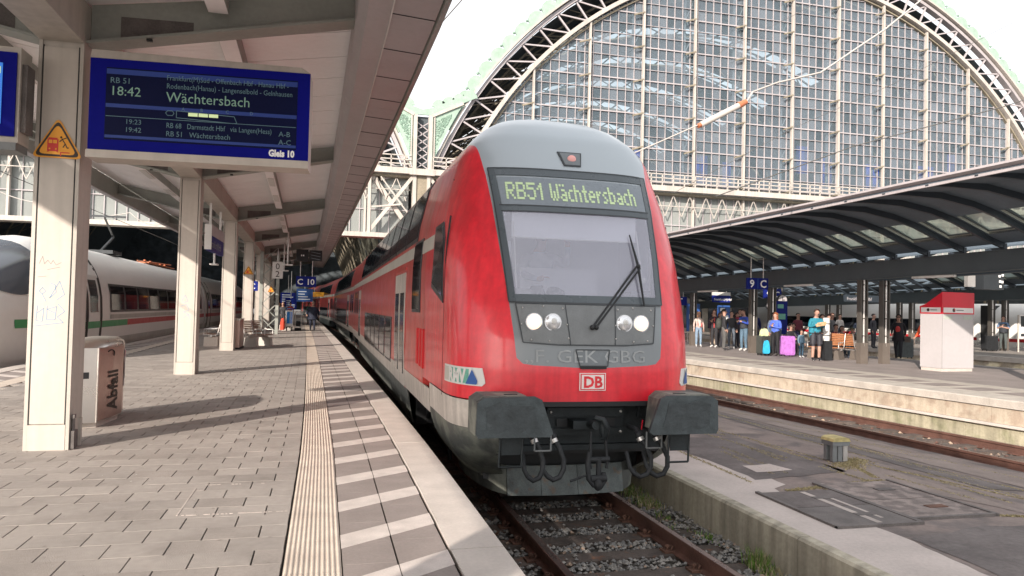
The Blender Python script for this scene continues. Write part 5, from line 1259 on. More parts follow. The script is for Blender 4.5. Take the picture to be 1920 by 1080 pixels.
def canopy(name, label, base, mirror_to, y0, y1, z_off, cols, yrib0, group=None, full=True, pipes=True):
    t = thing(name, label, 'canopy', (xp9(base + 5.9, 22), 22, 0), group=group)
    PF = [(.3, 4.66), (1.0, 4.74), (2.0, 4.78), (3.0, 4.62), (3.4, 4.51), (3.75, 4.41), (4.85, 3.98), (5.2, 3.86), (5.5, 3.77)]
    fx = lambda p: f9c((p[0] + base, p[1], p[2] + z_off))
    sides = [(1, 0.0)] + ([(-1, 11.9)] if full else [])
    ribs = []; y = yrib0 - 1.243 * int((yrib0 - y0) / 1.243)
    while y < y1: ribs.append(y); y += 1.243
    for sg, o0 in sides:
        f_ = (lambda a: a) if sg > 0 else (lambda a: 11.9 - a)
        for i in range(len(ribs) - 1):
            ya, yb = ribs[i], ribs[i + 1]; mb = MB(fx)
            for k in range(len(PF) - 1):
                a, b_ = PF[k], PF[k + 1]
                if k == 5:
                    mb.add([(f_(a[0]), ya, a[1]), (f_(a[0]), ya + .22, a[1]), (f_(b_[0]), ya + .22, b_[1]), (f_(b_[0]), ya, b_[1])], [(0, 1, 2, 3)], 0); mb.add([(f_(a[0]), yb - .12, a[1]), (f_(a[0]), yb, a[1]), (f_(b_[0]), yb, b_[1]), (f_(b_[0]), yb - .12, b_[1])], [(0, 1, 2, 3)], 0); continue
                mb.prism([(f_(a[0]), ya, a[1]), (f_(b_[0]), ya, b_[1]), (f_(b_[0]), yb, b_[1]), (f_(a[0]), yb, a[1])], (0, 0, .05))
            pn = mb.build('roof_panel', 'canopy9_panel', t)
            if sg > 0 and ya < 34 or ya < 24:
                a, b_ = PF[5], PF[6]; h = .10; ya2, yb2 = ya + .22, yb - .12
                mb = MB(fx); c_ = [(f_(a[0]), ya2, a[1]), (f_(b_[0]), ya2, b_[1]), (f_(b_[0]), yb2, b_[1]), (f_(a[0]), yb2, a[1])]; u_ = [(x, yy, z + h) for x, yy, z in c_]
                for k in range(4): mb.add([c_[k], c_[(k + 1) % 4], u_[(k + 1) % 4], u_[k]], [(0, 1, 2, 3)], 0)
                mb.build('skylight_curb', 'skylight_frame', pn)
                ins = .07; mb = MB(fx)
                mb.prism([(f_(a[0] + ins), ya2 + ins, a[1] + h), (f_(b_[0] - ins), ya2 + ins, b_[1] + h), (f_(b_[0] - ins), yb2 - ins, b_[1] + h), (f_(a[0] + ins), yb2 - ins, a[1] + h)], (0, 0, .012)); mb.build('skylight_pane', 'skylight', pn)
                mb = MB(fx); 
                for q0, q1 in ((0, 1), (1, 2), (2, 3), (3, 0)): mb.beam(u_[q0], u_[q1], .14, .05)
                mb.build('skylight_rim', 'canopy9_light', pn)
        for y in ribs:
            mb = MB(fx)
            for k in range(len(PF) - 1):
                a, b_ = PF[k], PF[k + 1]; d = .04 + .12 * min(1, (a[0] - .3) / 1.5); d2 = .04 + .12 * min(1, (b_[0] - .3) / 1.5)
                mb.prism([(f_(a[0]), y - .045, a[1] - .002), (f_(b_[0]), y - .045, b_[1] - .002), (f_(b_[0]), y - .045, b_[1] - d2), (f_(a[0]), y - .045, a[1] - d)], (0, .09, 0))
            r = mb.build('rib', 'canopy9', t)
            mb = MB(fx); mb.box(f_(5.5) - .05, f_(5.5) + .05, y - .06, y + .06, 3.58, 3.76); mb.build('rib_foot', 'canopy9', r)
        mb = MB(fx); pts = [(f_(.30), 4.60), (f_(.36), 4.60), (f_(.36), 4.80), (f_(.18), 4.80), (f_(.18), 4.75), (f_(.30), 4.70)]; mb.extr(pts, ribs[0], ribs[-1], 0, ny=2); mb.build('eaves_gutter', 'iron_lilac', t)
        bo = f_(5.5); mb = MB(fx); mb.box(bo - .07, bo + .07, ribs[0], ribs[-1], 3.0, 3.58, 0, ny=1); mb.box(bo - .11, bo + .11, ribs[0], ribs[-1], 3.56, 3.585); mb.box(bo - .11, bo + .11, ribs[0], ribs[-1], 2.995, 3.02); mb.build('main_beam', 'canopy9_light', t)
    for y in cols:
        for o_ in (5.5, 6.4):
            zt_ = 3.0 + z_off - .022 * (y - 17); X, _, _ = f9((base + o_, y, 0)); L_ = lambda p, X=X, y=y: (p[0] + X, p[1] + y, p[2])
            mb = MB(L_); mb.box(-.15, -.10, -.1, .1, .72, zt_); mb.box(.10, .15, -.1, .1, .72, zt_); mb.box(-.10, .10, .02, .05, .72, zt_); c_ = mb.build('column', 'column9', t)
            mb = MB(L_); mb.box(-.153, .153, -.105, .105, 0, .72); mb.build('column_base', 'column9_base', c_)
            mb = MB(L_); mb.tube([(0, -.07, .60), (0, -.07, zt_)], .036, 10); mb.build('downpipe', 'alu', c_)
            mb = MB(L_); 
            for z in (.95, 1.55, 2.15, 2.7): mb.box(-.06, .06, -.115, .0, z, z + .03)
            mb.build('pipe_clip', 'column9', c_)
    return t
C9 = canopy('platform_canopy', 'dark steel canopy with curved ribs and skylights over platform nine', 0, 0, 9.5, 62, 0, (15.9, 21.8, 27.7, 33.6, 39.5, 45.4, 51.3, 57), 16.73)
C8 = canopy('platform_canopy', 'farther dark ribbed canopy seen under the platform nine roof', 17.2, 0, 14, 64, -0.0, (19.7, 25.6, 31.8, 37.7, 43.6, 49.5), 16.9)
mb = MB(f9); mb.box(10.0, 16.4, 2, 90, -1.04, -1.0); mb.build('track_bed', 'ground', kind='structure')
mb = MB(f9); mb.box(16.5, 29.0, 2, 90, -1.0, -.001, 0, ny=1); p8 = mb.build('platform', 'paver', kind='structure')
y = 8
while y < 60:
    mb = MB(f9); mb.box(16.42, 16.8, y + .005, y + 1.995, -.2, .006); mb.build('edge_stone', 'edge_stone', p8)
    mb = MB(f9); mb.box(16.46, 16.49, y + .005, y + 1.995, -1.0, -.205); mb.build('wall_slab', 'stained_block', p8); y += 2

# strip lights under the main beam
for i, (y, o_) in enumerate(((19.0, 5.5), (25.0, 5.5), (31.0, 5.5))):
    z = 2.99 - .022 * (y - 17); mb = MB(f9); mb.box(o_ - .05, o_ + .05, y - 0.75, y + .75, z - .075, z - .002); o = mb.build('strip_light', 'white'); tag(o, ('white strip light under the beam above the red topped kiosk', 'white strip light under the beam left of the two column pair', 'farthest white strip light beneath the platform nine beam')[i], 'lamp', 'strip lights under the platform nine beam')

# signs on platform 9
def hanging_sign(x, y, z0, z1, w_, label, parts, cat='sign', group=None, rods=True, zt_=3.4, depth=.12, name='platform_sign', m='sign_blue'):
    t = thing(name, label, cat, (x, y, z0), group=group)
    mb = MB(); mb.box(x - w_ / 2, x + w_ / 2, y, y + depth, z0, z1); b_ = mb.build('sign_box', m, t)
    for (s, u, v, size, mm, al) in parts: text(s, size, lambda a, c, u=u, v=v: (x + u + a, y - .004, z0 + v + c), mm, 'lettering', t, al, bold=.004 * size / .2)
    if rods:
        mb = MB()
        for dx in (-w_ * .3, w_ * .3): mb.tube([(x + dx, y + depth / 2, z1), (x + dx, y + depth / 2, zt_)], .02, 6)
        mb.build('hanger', 'alu', t)
    return t
hanging_sign(16.65, 26.0, 2.62, 3.06, .92, 'blue 9 C platform sign hanging at the beam left of the column pair', (('9', -.26, .07, .42, 'sign_white', 'CENTER'), ('C', .24, .07, .42, 'sign_white', 'CENTER')), group='blue track number signs', zt_=3.9)
mb = MB(); mb.box(16.64, 16.66, 25.995, 26.0, 2.64, 3.04); mb.build('divider', 'logo_blue', bpy.data.objects['platform_sign'])
hanging_sign(22.2, 33.3, 2.45, 2.95, 1.0, 'second blue 9 C sign partly hidden behind the platform nine beam', (('9', -.26, .07, .42, 'sign_white', 'CENTER'), ('C', .24, .07, .42, 'sign_white', 'CENTER')), group='blue track number signs', zt_=3.6)
t = hanging_sign(21.2, 36.6, 2.25, 2.62, 1.05, 'white and blue station name sign hanging between people on platform nine', (('Frankfurt(M)Hbf', -.46, .10, .16, 'sign_white', 'LEFT'),), zt_=3.3)
mb = MB(); mb.box(20.67, 21.73, 36.59, 36.73, 2.625, 2.80); mb.build('sign_lamp', 'white', t)
t = hanging_sign(17.3, 34.0, 2.0, 2.42, .9, 'small blue information sign just right of the red train', (), zt_=3.3)
for k_ in range(3): mb = MB(); mb.box(16.9, 17.3 + .1 * k_, 33.99, 33.998, 2.08 + .11 * k_, 2.13 + .11 * k_); mb.build('print_line', 'sign_white', t)
t = thing('platform_sign', 'dark name strip with pale Frankfurt lettering on the far canopy beam', 'sign', (28.4, 34.5, 2.5))
mb = MB(); mb.box(27.4, 29.7, 34.5, 34.6, 2.44, 2.80); mb.build('sign_box', 'canopy9', t); text('Frankfurt(M)Hbf', .24, lambda a, c: (27.55 + a, 34.495, 2.52 + c), 'fascia', 'lettering', t)
# display cluster hanging near the right edge
t = thing('departure_display', 'dark display with grey box and white dots hanging right of kiosk roof', 'display', (28.6, 26.6, 3.1))
mb = MB(); mb.box(27.35, 27.75, 26.5, 26.7, 3.05, 3.75); mb.tube([(27.55, 26.6, 3.7), (27.55, 26.6, 4.2)], .04, 6); mb.build('speaker_box', 'alu', t)
mb = MB(); mb.box(28.1, 29.2, 26.4, 26.9, 2.95, 3.7); mb.build('display_case', 'frame_black', t)
mb = MB()
for a, b_ in ((28.95, 3.55), (29.1, 3.3), (29.0, 3.1), (29.12, 3.6), (28.98, 3.32)): mb.box(a - .05, a + .05, 26.38, 26.399, b_ - .05, b_ + .05)
mb.build('display_dots', 'sign_white', t)
# clocks
for i, (x, y, z) in enumerate(((23.2, 35.0, 2.15), (21.6, 31.6, 2.35))):
    t = thing('clock', ('round white station clock behind the second column from left', 'round clock below the platform nine beam above the woman in blue')[i], 'clock', (x, y, z), group='station clocks')
    mb = MB(); mb.tube([(x, y, z), (x, y + .12, z)], .27, 24, smooth=False); mb.build('clock_case', 'frame_black', t)
    mb = MB(); mb.tube([(x, y - .006, z), (x, y - .001, z)], .235, 24, smooth=False); mb.build('dial', 'fascia', t)
    mb = MB(); mb.box(x - .015, x + .015, y - .012, y - .008, z - .03, z + .18); mb.box(x - .02, x + .12, y - .012, y - .008, z - .02, z + .02); mb.build('hands', 'black', t)
    mb = MB(); mb.tube([(x, y + .06, z + .36), (x, y + .06, 3.2)], .03, 6); mb.build('hanger', 'column9', t)
# info posters / showcases
def poster(x, y, w_, h, z0, label, m='sign_blue', screen=None, rot=0):
    t = thing('poster_case', label, 'poster case', (x, y, 0), group='blue information cases')
    mb = MB(); mb.box(x - w_ / 2, x + w_ / 2, y, y + .12, z0, z0 + h); mb.build('case', m, t)
    mb = MB(); mb.box(x - w_ / 2 + .1, x + w_ / 2 - .1, y - .006, y - .002, z0 + h * .45, z0 + h * .62); mb.box(x - w_ / 2 + .12, x - w_ / 2 + .42, y - .006, y - .002, z0 + h * .78, z0 + h * .9); mb.build('print', 'logo_blue' if not screen else screen, t)
    mb = MB(); mb.tube([(x - w_ / 2 + .05, y + .06, 0), (x - w_ / 2 + .05, y + .06, z0)], .03, 6); mb.tube([(x + w_ / 2 - .05, y + .06, 0), (x + w_ / 2 - .05, y + .06, z0)], .03, 6); mb.build('legs', 'alu', t); return t
poster(20.0, 37.5, .75, 1.55, .6, 'dark blue poster case behind the man with red lined jacket', 'logo_blue', 'sign_white'); poster(22.3, 38.2, .75, 1.5, .6, 'dark blue poster case behind the man in black jacket', 'logo_blue', 'sign_white'); poster(19.9, 29.2, .62, 1.5, .75, 'dark blue case with small screen behind the woman in blue', 'sign_blue', 'logo_green')
t = thing('information_post', 'white framed timetable board on thin post at the right picture edge', 'sign', (34.3, 30.4, 0))
mb = MB(); mb.tube([(34.55, 30.4, 0), (34.55, 30.4, 1.9)], .04, 8); mb.tube([(35.7, 30.4, 0), (35.7, 30.4, 1.9)], .04, 8); mb.build('post', 'iron_white', t)
mb = MB(); mb.box(34.6, 35.65, 30.38, 30.44, .7, 1.9); mb.build('board', 'paper', t); mb = MB(); mb.box(34.68, 35.55, 30.37, 30.378, 1.3, 1.85); mb.box(34.68, 35.55, 30.37, 30.378, .8, .95); mb.build('print', 'frame_black', t)
# yellow triangle on the far side
# kiosk: grey booth with red roof
KA = Vector((18.27, 18.63, 0)); ex = Vector((.996, .088, 0)); ey = Vector((-.088, .996, 0))
def kf(p): v = KA + ex * p[0] + ey * p[1]; return (v.x, v.y, p[2])
t = thing('vending_kiosk', 'tall grey booth with red sloping roof on platform nine', 'kiosk', tuple(KA))
W_, L2 = 1.30, .78
mb = MB(kf); mb.box(0, W_, 0, L2, .10, 1.76); mb.build('cabinet', 'kiosk', t)
mb = MB(kf); mb.box(.02, W_ - .02, .02, L2 - .02, 0, .098); mb.build('plinth', 'edge_stone', t)
mb = MB(kf); mb.box(-.012, W_ + .012, -.012, L2 + .012, 1.762, 1.99); mb.build('fascia_band', 'kiosk_red', t)
mb = MB(kf); mb.prism([(-.012, -.012, 1.992), (-.012, L2 + .012, 1.992), (-.012, L2 - .2, 2.06), (-.012, -.012, 2.43)], (W_ + .024, 0, 0)); mb.build('roof', 'kiosk_red', t)
mb = MB(kf); mb.box(.04, W_ - .04, -.018, -.0125, 1.80, 1.955); mb.box(-.018, -.0125, .04, L2 - .04, 1.80, 1.955); mb.build('name_band', 'paper', t)
mb = MB(kf); mb.tube([(.46, -.021, 1.88), (.46, -.0185, 1.88)], .06, 16, smooth=False); mb.tube([(-.021, .48, 1.88), (-.0185, .48, 1.88)], .05, 16, smooth=False); mb.build('logo_disc', 'sign_black', t)
mb = MB(kf); mb.prism([(.46, -.0215, 1.88), (.52, -.0215, 1.88), (.48, -.0215, 1.935)], (0, -.001, 0)); mb.build('logo_wedge', 'sign_red', t)
mb = MB(kf); mb.box(.56, .86, -.0205, -.0185, 1.865, 1.895); mb.box(-.0205, -.0185, .16, .40, 1.865, 1.892); mb.build('faint_print', 'grey_panel', t, 'stuff')
for xa, xb in ((.06, .40), (.86, 1.22)): mb = MB(kf); mb.box(xa, xb, -.008, -.001, 1.60, 1.71); mb.build('vent', 'skylight_frame', t)
mb = MB(kf); mb.box(.0, .008, -.004, -.001, .1, 1.76); mb.build('door_seam', 'skirt', t)
# ------------------------------------------------------------------ white high-speed trains
BW = [(-.35, 1.40), (0.0, 1.52), (.5, 1.58), (1.1, 1.60), (1.8, 1.56), (2.4, 1.42), (2.8, 1.22), (3.1, .98), (3.3, .70), (3.42, .38), (3.46, 0.0)]
def bw(z): return lerp_t(BW, z)
ZL = [-.35, 0, .5, .85, 1.1, 1.45, 1.8, 2.1, 2.4, 2.6, 2.8, 2.95, 3.1, 3.2, 3.3, 3.42, 3.46]
def ice_stripe(mb, s_, y0, y1, z0, z1, off, nz=2, ny=1):
    for j in range(nz):
        za, zb_ = z0 + (z1 - z0) * j / nz, z0 + (z1 - z0) * (j + 1) / nz
        for i in range(ny):
            a, b_ = y0 + (y1 - y0) * i / ny, y0 + (y1 - y0) * (i + 1) / ny
            mb.add([(s_ * (bw(za) + off), a, za), (s_ * (bw(za) + off), b_, za), (s_ * (bw(zb_) + off), b_, zb_), (s_ * (bw(zb_) + off), a, zb_)], [(0, 1, 2, 3)], 0)
def ice_body(t, xf, y0, y1, side, stripe='ice_red', green=None, win=True, doors=(), number=False):
    prof = [(-bw(z), z) for z in ZL] + [(bw(z), z) for z in reversed(ZL[:-1])]
    mb = MB(xf); mb.extr(prof, y0, y1, 0, ny=8, smooth=True); mb.build('body', 'ice_white', t)
    for s_ in side:
        mb = MB(xf); ice_stripe(mb, s_, y0 + .1, y1 - .1, -.34, .28, .008); mb.build('lower_panel', 'ice_low', t)
        mb = MB(xf); ice_stripe(mb, s_, y0 + .05, y1 - .05, .68, .90, .010); st = mb.build('stripe', stripe, t)
        if green: mb = MB(xf); ice_stripe(mb, s_, green[0], green[1], .68, .90, .014); mb.build('stripe', 'ice_green', t)
        if win:
            a, b_ = win; mb = MB(xf); ice_stripe(mb, s_, a, b_, 1.18, 2.18, .012, 3); wb = mb.build('window_band', 'frame_black', t)
            y = a + .15
            while y + 1.7 < b_:
                mb = MB(xf); ice_stripe(mb, s_, y, y + 1.75, 1.26, 2.10, .020, 3); mb.build('window', 'win', t); y += 2.0
            mb = MB(xf); ice_stripe(mb, s_, a, b_, .95, 1.10, .012); mb.build('thin_line', 'ice_low', t)
        for (a, b_) in doors:
            mb = MB(xf); ice_stripe(mb, s_, a, b_, -.05, 2.75, .022, 8); d = mb.build('door', 'ice_white', t)
            mb = MB(xf); ice_stripe(mb, s_, a + .3, b_ - .35, 1.2, 2.25, .03, 4); mb.build('door_window', 'glass_dark', d)
            for yy in (a, b_): mb = MB(xf); ice_stripe(mb, s_, yy - .13, yy + .13, -.2, 2.95, .026, 10); mb.build('door_seal', 'black', d)
            mb = MB(xf); ice_stripe(mb, s_, a + .07, b_ - .07, .68, .90, .032); mb.build('stripe', 'ice_green' if green else stripe, d)
XI = -8.82
def fi(p): return (p[0] + XI - .0012 * max(0, p[1] - 20) ** 1.2, p[1], p[2])
t = thing('high_speed_train', 'white high-speed train with green stripe on its sloping nose at left', 'train', (XI, 24, RZ))
ice_body(t, fi, 25.0, 50, (1,), 'ice_red', (25.3, 31.0), (28.6, 49), ((25.95, 27.45),))
# nose
YN0, YN1 = 25.0, 17.6
def npt(tt, ph, off=0):
    """tt 0 at the body .. 1 at the tip; ph -90..90 bottom..top on the right side mirrored"""
    zc0 = .75; k = (1 - tt ** 2.3) ** .62; kz = (1 - tt ** 1.75) ** .75
    z = -.35 + (3.81) * ((sin(ph) + 1) / 2)
    zz = -.35 + (z + .35) * (kz if True else 1) * 1.0 + .35 * (1 - kz) * 1.2
    y = YN0 + (YN1 - YN0) * tt
    return (bw(z) * k, y, zz)
NT, NP = 30, 36
mb = MB(fi); vs = []
for i in range(NT + 1):
    tt = 1 - (1 - i / NT) ** 1.3
    for j in range(NP + 1): x, y, z = npt(tt, -pi / 2 + pi * j / NP); vs.append((x, y, z))
    for j in range(NP - 1, 0, -1): x, y, z = npt(tt, -pi / 2 + pi * j / NP); vs.append((-x, y, z))
w_ = 2 * NP; mb.add(vs, [(i * w_ + j, i * w_ + (j + 1) % w_, (i + 1) * w_ + (j + 1) % w_, (i + 1) * w_ + j) for i in range(NT) for j in range(w_)], 0, True); mb.build('nose', 'ice_white', t)
def nsurf(y, z, off):
    """right side surface point of the nose for given y and height"""
    tt = (YN0 - y) / (YN0 - YN1); kz = (1 - tt ** 1.75) ** .75; k = (1 - tt ** 2.3) ** .62
    zb = (z + .35 - .42 * (1 - kz)) / kz - .35; return (bw(max(-.35, min(3.46, zb))) * k + off, y, z)
def nsheet(poly, m, nm, off=.012, n=12):
    """poly: function (u, v)->(y, z)"""
    mb = MB(fi); vs = [nsurf(*poly(i / n, j / n), off) for j in range(n + 1) for i in range(n + 1)]
    mb.add(vs, [(j * (n + 1) + i, j * (n + 1) + i + 1, (j + 1) * (n + 1) + i + 1, (j + 1) * (n + 1) + i) for j in range(n) for i in range(n)], 0, True); return mb.build(nm, m, t)
nsheet(lambda u, v: (21.0 + 3.98 * u, .84 + .22 * v + .20 * (1 - u) * 0), 'ice_green', 'stripe')
mb = MB(fi); mb.add([nsurf(y, z, .014) for y, z in ((23.7, 1.85), (22.0, 1.30), (23.75, 1.28))], [(0, 1, 2)], 0); mb.build('side_glass', 'frame_black', t)
# windscreen: over the top of the nose
mb = MB(fi); vs = []; nn = 16
for j in range(nn + 1):
    tt = .26 + .40 * j / nn
    lim = .0
    for i in range(nn + 1):
        s_ = -1 + 2 * i / nn; pa = pi / 2 - abs(s_) * (1.30 - .62 * (abs(j / nn - .40) / .60) ** 2.2); x, y, z = npt(tt, pa); vs.append(((x + .01) * (1 if s_ >= 0 else -1), y, z + .012))
mb.add(vs, [(j * (nn + 1) + i, j * (nn + 1) + i + 1, (j + 1) * (nn + 1) + i + 1, (j + 1) * (nn + 1) + i) for j in range(nn) for i in range(nn)], 0, True); mb.build('windscreen', 'nose_glass', t)
mb = MB(fi); mb.box(-1.1, 1.1, 24, 50, -.75, -.36); mb.build('underframe', 'black', t)
# roof gear and pantograph
t2 = None
mb = MB(fi)
for k in range(5): mb.tube([(.2, 40 + k * 1.2, 3.4), (.2, 40 + k * 1.2, 3.65)], .06, 6)
mb.box(-.3, .5, 39.5, 46, 3.46, 3.52); mb.tube([(.3, 38, 3.5), (.3, 46, 3.7)], .03, 5); mb.build('roof_insulators', 'insulator', t)
mb = MB(fi); mb.beam((.0, 33, 3.5), (.0, 35, 4.3), .08, .08); mb.beam((.0, 35, 4.3), (.0, 33.6, 5.0), .06, .06); mb.beam((-.8, 33.6, 5.05), (.8, 33.6, 5.05), .05, .08); mb.box(-.5, .6, 32.6, 34, 3.46, 3.6); mb.build('pantograph', 'frame_black', t)
c = thing('high_speed_train_coach', 'white coach with red stripe coupled behind the left high-speed train', 'train car', (XI, 51, RZ)); ice_body(c, fi, 50.6, 77, (1,), 'ice_red', None, (53.5, 75), ((51.3, 52.7),))
mb = MB(fi); mb.box(-1.2, 1.2, 50, 50.6, -.3, 3.1); mb.build('gangway', 'rubber', c)

# right-hand white train behind platforms 9 and 8
def fr(p): return (xp9(31.6 + p[0], p[1]), p[1], p[2] * .86 - .30)
t = thing('high_speed_train', 'white high-speed train with rounded nose far right behind the canopy columns', 'train', (xp9(31.6, 60), 60, RZ))
ice_body(t, fr, 39.0, 60, (-1,), 'ice_red', None, (41.5, 59), ())
mb = MB(fr); vs = []
for i in range(21):
    tt = 1 - (1 - i / 20) ** 1.3
    for j in range(25):
        x, y, z = npt(tt, -pi / 2 + pi * j / 24); vs.append((-x, 60 + 8.5 * tt, z))
mb.add(vs, [(i * 25 + j, i * 25 + j + 1, (i + 1) * 25 + j + 1, (i + 1) * 25 + j) for i in range(20) for j in range(24)], 0, True); mb.build('nose', 'ice_white', t)
c = thing('high_speed_train_coach', 'white coach with red stripe and figure 2 at the right picture edge', 'train car', (xp9(31.6, 30), 30, RZ)); ice_body(c, fr, 10, 38.2, (-1,), 'ice_red', None, (12, 36.2), ())
mb = MB(fr); mb.box(-1.35, 1.3, 38.2, 39.0, -.3, 3.3); mb.build('gangway', 'black', c)
text('2', .52, lambda a, c_: (xp9(29.93, 36.0 - a) - .02, 36.0 - a, 1.0 + c_), 'sign_white', 'lettering', c)
# pale building front behind the crowd at platform 9
t = thing('station_building', 'pale low building front behind the crowd under the platform nine canopy', 'building', (24, 62, 0))
mb = MB(); mb.box(16, 38, 60, 61, 0, 3.0); mb.build('wall', 'pale_wall', t)
for k in range(9): mb = MB(); mb.box(16.6 + 2.4 * k, 18.4 + 2.4 * k, 59.95, 60.0, .3, 2.3); mb.build('window', 'glass_dark', t)
mb = MB(); mb.box(16, 38, 60, 61, 3.0, 5.2); mb.build('upper_wall', 'dark_wall', t)
# ------------------------------------------------------------------ people
def cmat(rgb, r=.8): 
    k = 'cloth_%02d_%02d_%02d' % tuple(int(c * 99) for c in rgb)
    if k not in MT: defm(k, rgb, r, var=.22, scale=9, bump=.3, bscale=40)
    return k
SKIN = (.43, .25, .19)
def person(label, x, y, face, h=1.75, top=(.05, .05, .06), legs=(.05, .05, .06), shoes=(.03, .03, .03), hair=(.03, .02, .015), skin=SKIN, pose='stand', z=0, group=None, sole=None, longhair=False, cap=None, shorts=False, bulk=1.15, J={}, beard=False, sleeve=True):
    """one continuous skinned figure; local +Y is where the person faces"""
    t = thing('person', label, 'person', (0, 0, 0), 0, group)
    s = h / 1.75; B = bulk
    j = dict(pel=(0, 0, .95), waist=(0, 0, 1.10), chest=(0, .0, 1.30), neckb=(0, -.005, 1.46), neck=(0, .012, 1.52), h1=(0, .03, 1.60), h2=(0, .02, 1.68), crown=(0, .01, 1.735),
             shL=(-.17, -.01, 1.405), elL=(-.235, -.03, 1.14), wrL=(-.24, .07, .91), haL=(-.235, .10, .845), shR=(.17, -.01, 1.405), elR=(.235, -.03, 1.14), wrR=(.24, .07, .91), haR=(.235, .10, .845),
             hipL=(-.095, 0, .90), knL=(-.105, .025, .50), anL=(-.11, -.01, .10), toL=(-.12, .15, .045), hipR=(.095, 0, .90), knR=(.105, .025, .50), anR=(.11, -.01, .10), toR=(.12, .15, .045))
    if pose == 'walk': j.update(knL=(-.10, .18, .52), anL=(-.10, .20, .12), toL=(-.10, .36, .09), knR=(.10, -.02, .50), anR=(.10, -.30, .16), toR=(.10, -.20, .05), elL=(-.23, -.12, 1.15), wrL=(-.22, -.05, .93), haL=(-.22, -.0, .88), elR=(.23, .05, 1.15), wrR=(.22, .22, 1.0), haR=(.2, .28, .98))
    if pose == 'read': j.update(elL=(-.25, .04, 1.15), wrL=(-.10, .28, 1.24), haL=(-.04, .33, 1.27), elR=(.25, .04, 1.15), wrR=(.12, .28, 1.22), haR=(.06, .34, 1.25), h1=(0, .05, 1.585), h2=(0, .07, 1.66), crown=(0, .07, 1.72))
    if pose == 'fold': j.update(elL=(-.25, .02, 1.14), wrL=(-.02, .20, 1.20), haL=(.06, .20, 1.24), elR=(.25, .02, 1.14), wrR=(.04, .19, 1.22), haR=(-.03, .22, 1.30))
    if pose == 'sit':
        dz = -.45
        for k in ('pel', 'waist', 'chest', 'neckb', 'neck', 'h1', 'h2', 'crown', 'shL', 'shR', 'elL', 'elR', 'wrL', 'wrR', 'haL', 'haR', 'hipL', 'hipR'): j[k] = (j[k][0], j[k][1], j[k][2] + dz)
        j.update(hipL=(-.10, .02, .50), hipR=(.10, .02, .50), knL=(-.12, .44, .50), anL=(-.12, .42, .10), toL=(-.12, .58, .05), knR=(.12, .44, .50), anR=(.12, .46, .10), toR=(.12, .62, .05), elL=(-.25, .12, .72), wrL=(-.12, .34, .66), haL=(-.07, .41, .68), elR=(.25, .12, .72), wrR=(.12, .34, .66), haR=(.07, .41, .68))
    j.update(J)
    rad = dict(pel=(.155, .115), waist=(.145, .10), chest=(.175, .115), neckb=(.095, .075), neck=(.055, .058), h1=(.072, .092), h2=(.08, .10), crown=(.055, .065), sh=(.068, .065), el=(.050, .048), wr=(.034, .030), ha=(.040, .022), hip=(.095, .10), kn=(.068, .068), an=(.046, .048), to=(.042, .030))
    if shorts: rad['kn'] = (.062, .062)
    names = list(j.keys()); idx = {n: i for i, n in enumerate(names)}
    E_ = [('pel', 'waist'), ('waist', 'chest'), ('chest', 'neckb'), ('neckb', 'neck'), ('neck', 'h1'), ('h1', 'h2'), ('h2', 'crown')]
    for sd in 'LR': E_ += [('chest', 'sh' + sd), ('sh' + sd, 'el' + sd), ('el' + sd, 'wr' + sd), ('wr' + sd, 'ha' + sd), ('pel', 'hip' + sd), ('hip' + sd, 'kn' + sd), ('kn' + sd, 'an' + sd), ('an' + sd, 'to' + sd)]
    me = bpy.data.meshes.new('sk'); me.from_pydata([Vector(j[n]) * s for n in names], [(idx[a], idx[b]) for a, b in E_], [])
    ob = bpy.data.objects.new('sk', me); COL.objects.link(ob)
    md = ob.modifiers.new('skin', 'SKIN'); md.use_smooth_shade = True; md.branch_smoothing = .5
    sv = me.skin_vertices[0].data
    for n in names:
        k = n if n in rad else n[:-1]; r = rad[k]; bb = B if k in ('pel', 'waist', 'chest', 'sh', 'el', 'hip') else 1
        sv[idx[n]].radius = (r[0] * s * bb, r[1] * s * bb); sv[idx[n]].use_root = (n == 'pel')
    sb = ob.modifiers.new('sub', 'SUBSURF'); sb.levels = 2; sb.render_levels = 2
    dg = bpy.context.evaluated_depsgraph_get(); m2 = bpy.data.meshes.new_from_object(ob.evaluated_get(dg)); bpy.data.objects.remove(ob); bpy.data.meshes.remove(me)
    # clothing by nearest bone
    sl_ = [cmat(top), cmat(legs), cmat(skin, .6), cmat(shoes, .6), cmat(hair, .8), cmat(sole or shoes, .7), 'black']
    seg = {('pel', 'waist'): 0, ('waist', 'chest'): 0, ('chest', 'neckb'): 0, ('neckb', 'neck'): 2, ('neck', 'h1'): 2, ('h1', 'h2'): 2, ('h2', 'crown'): 2}
    for sd in 'LR': seg.update({('chest', 'sh' + sd): 0, ('sh' + sd, 'el' + sd): 0, ('el' + sd, 'wr' + sd): 0 if sleeve else 2, ('wr' + sd, 'ha' + sd): 2, ('pel', 'hip' + sd): 1, ('hip' + sd, 'kn' + sd): 1, ('kn' + sd, 'an' + sd): 2 if shorts else 1, ('an' + sd, 'to' + sd): 3})
    segs = [(Vector(j[a]) * s, Vector(j[b]) * s, m, a, b) for (a, b), m in seg.items()]
    V = [v.co.copy() for v in m2.vertices]; F = [tuple(p.vertices) for p in m2.polygons]; FM = []
    for f in F:
        c = sum((V[i] for i in f), Vector()) / len(f); best = 1e9; bm = 0
        for a, b, m, na, nb in segs:
            ab = b - a; tt = max(0, min(1, (c - a).dot(ab) / max(1e-9, ab.length_squared))); d = (c - (a + ab * tt)).length
            if d < best:
                best = d; bm = m
                if m == 3 and c.z < .035 * s: bm = 5
                if na == 'pel' and nb == 'waist' and tt < .15: bm = 1
                if nb == 'neckb': bm = 0
        FM.append(bm)
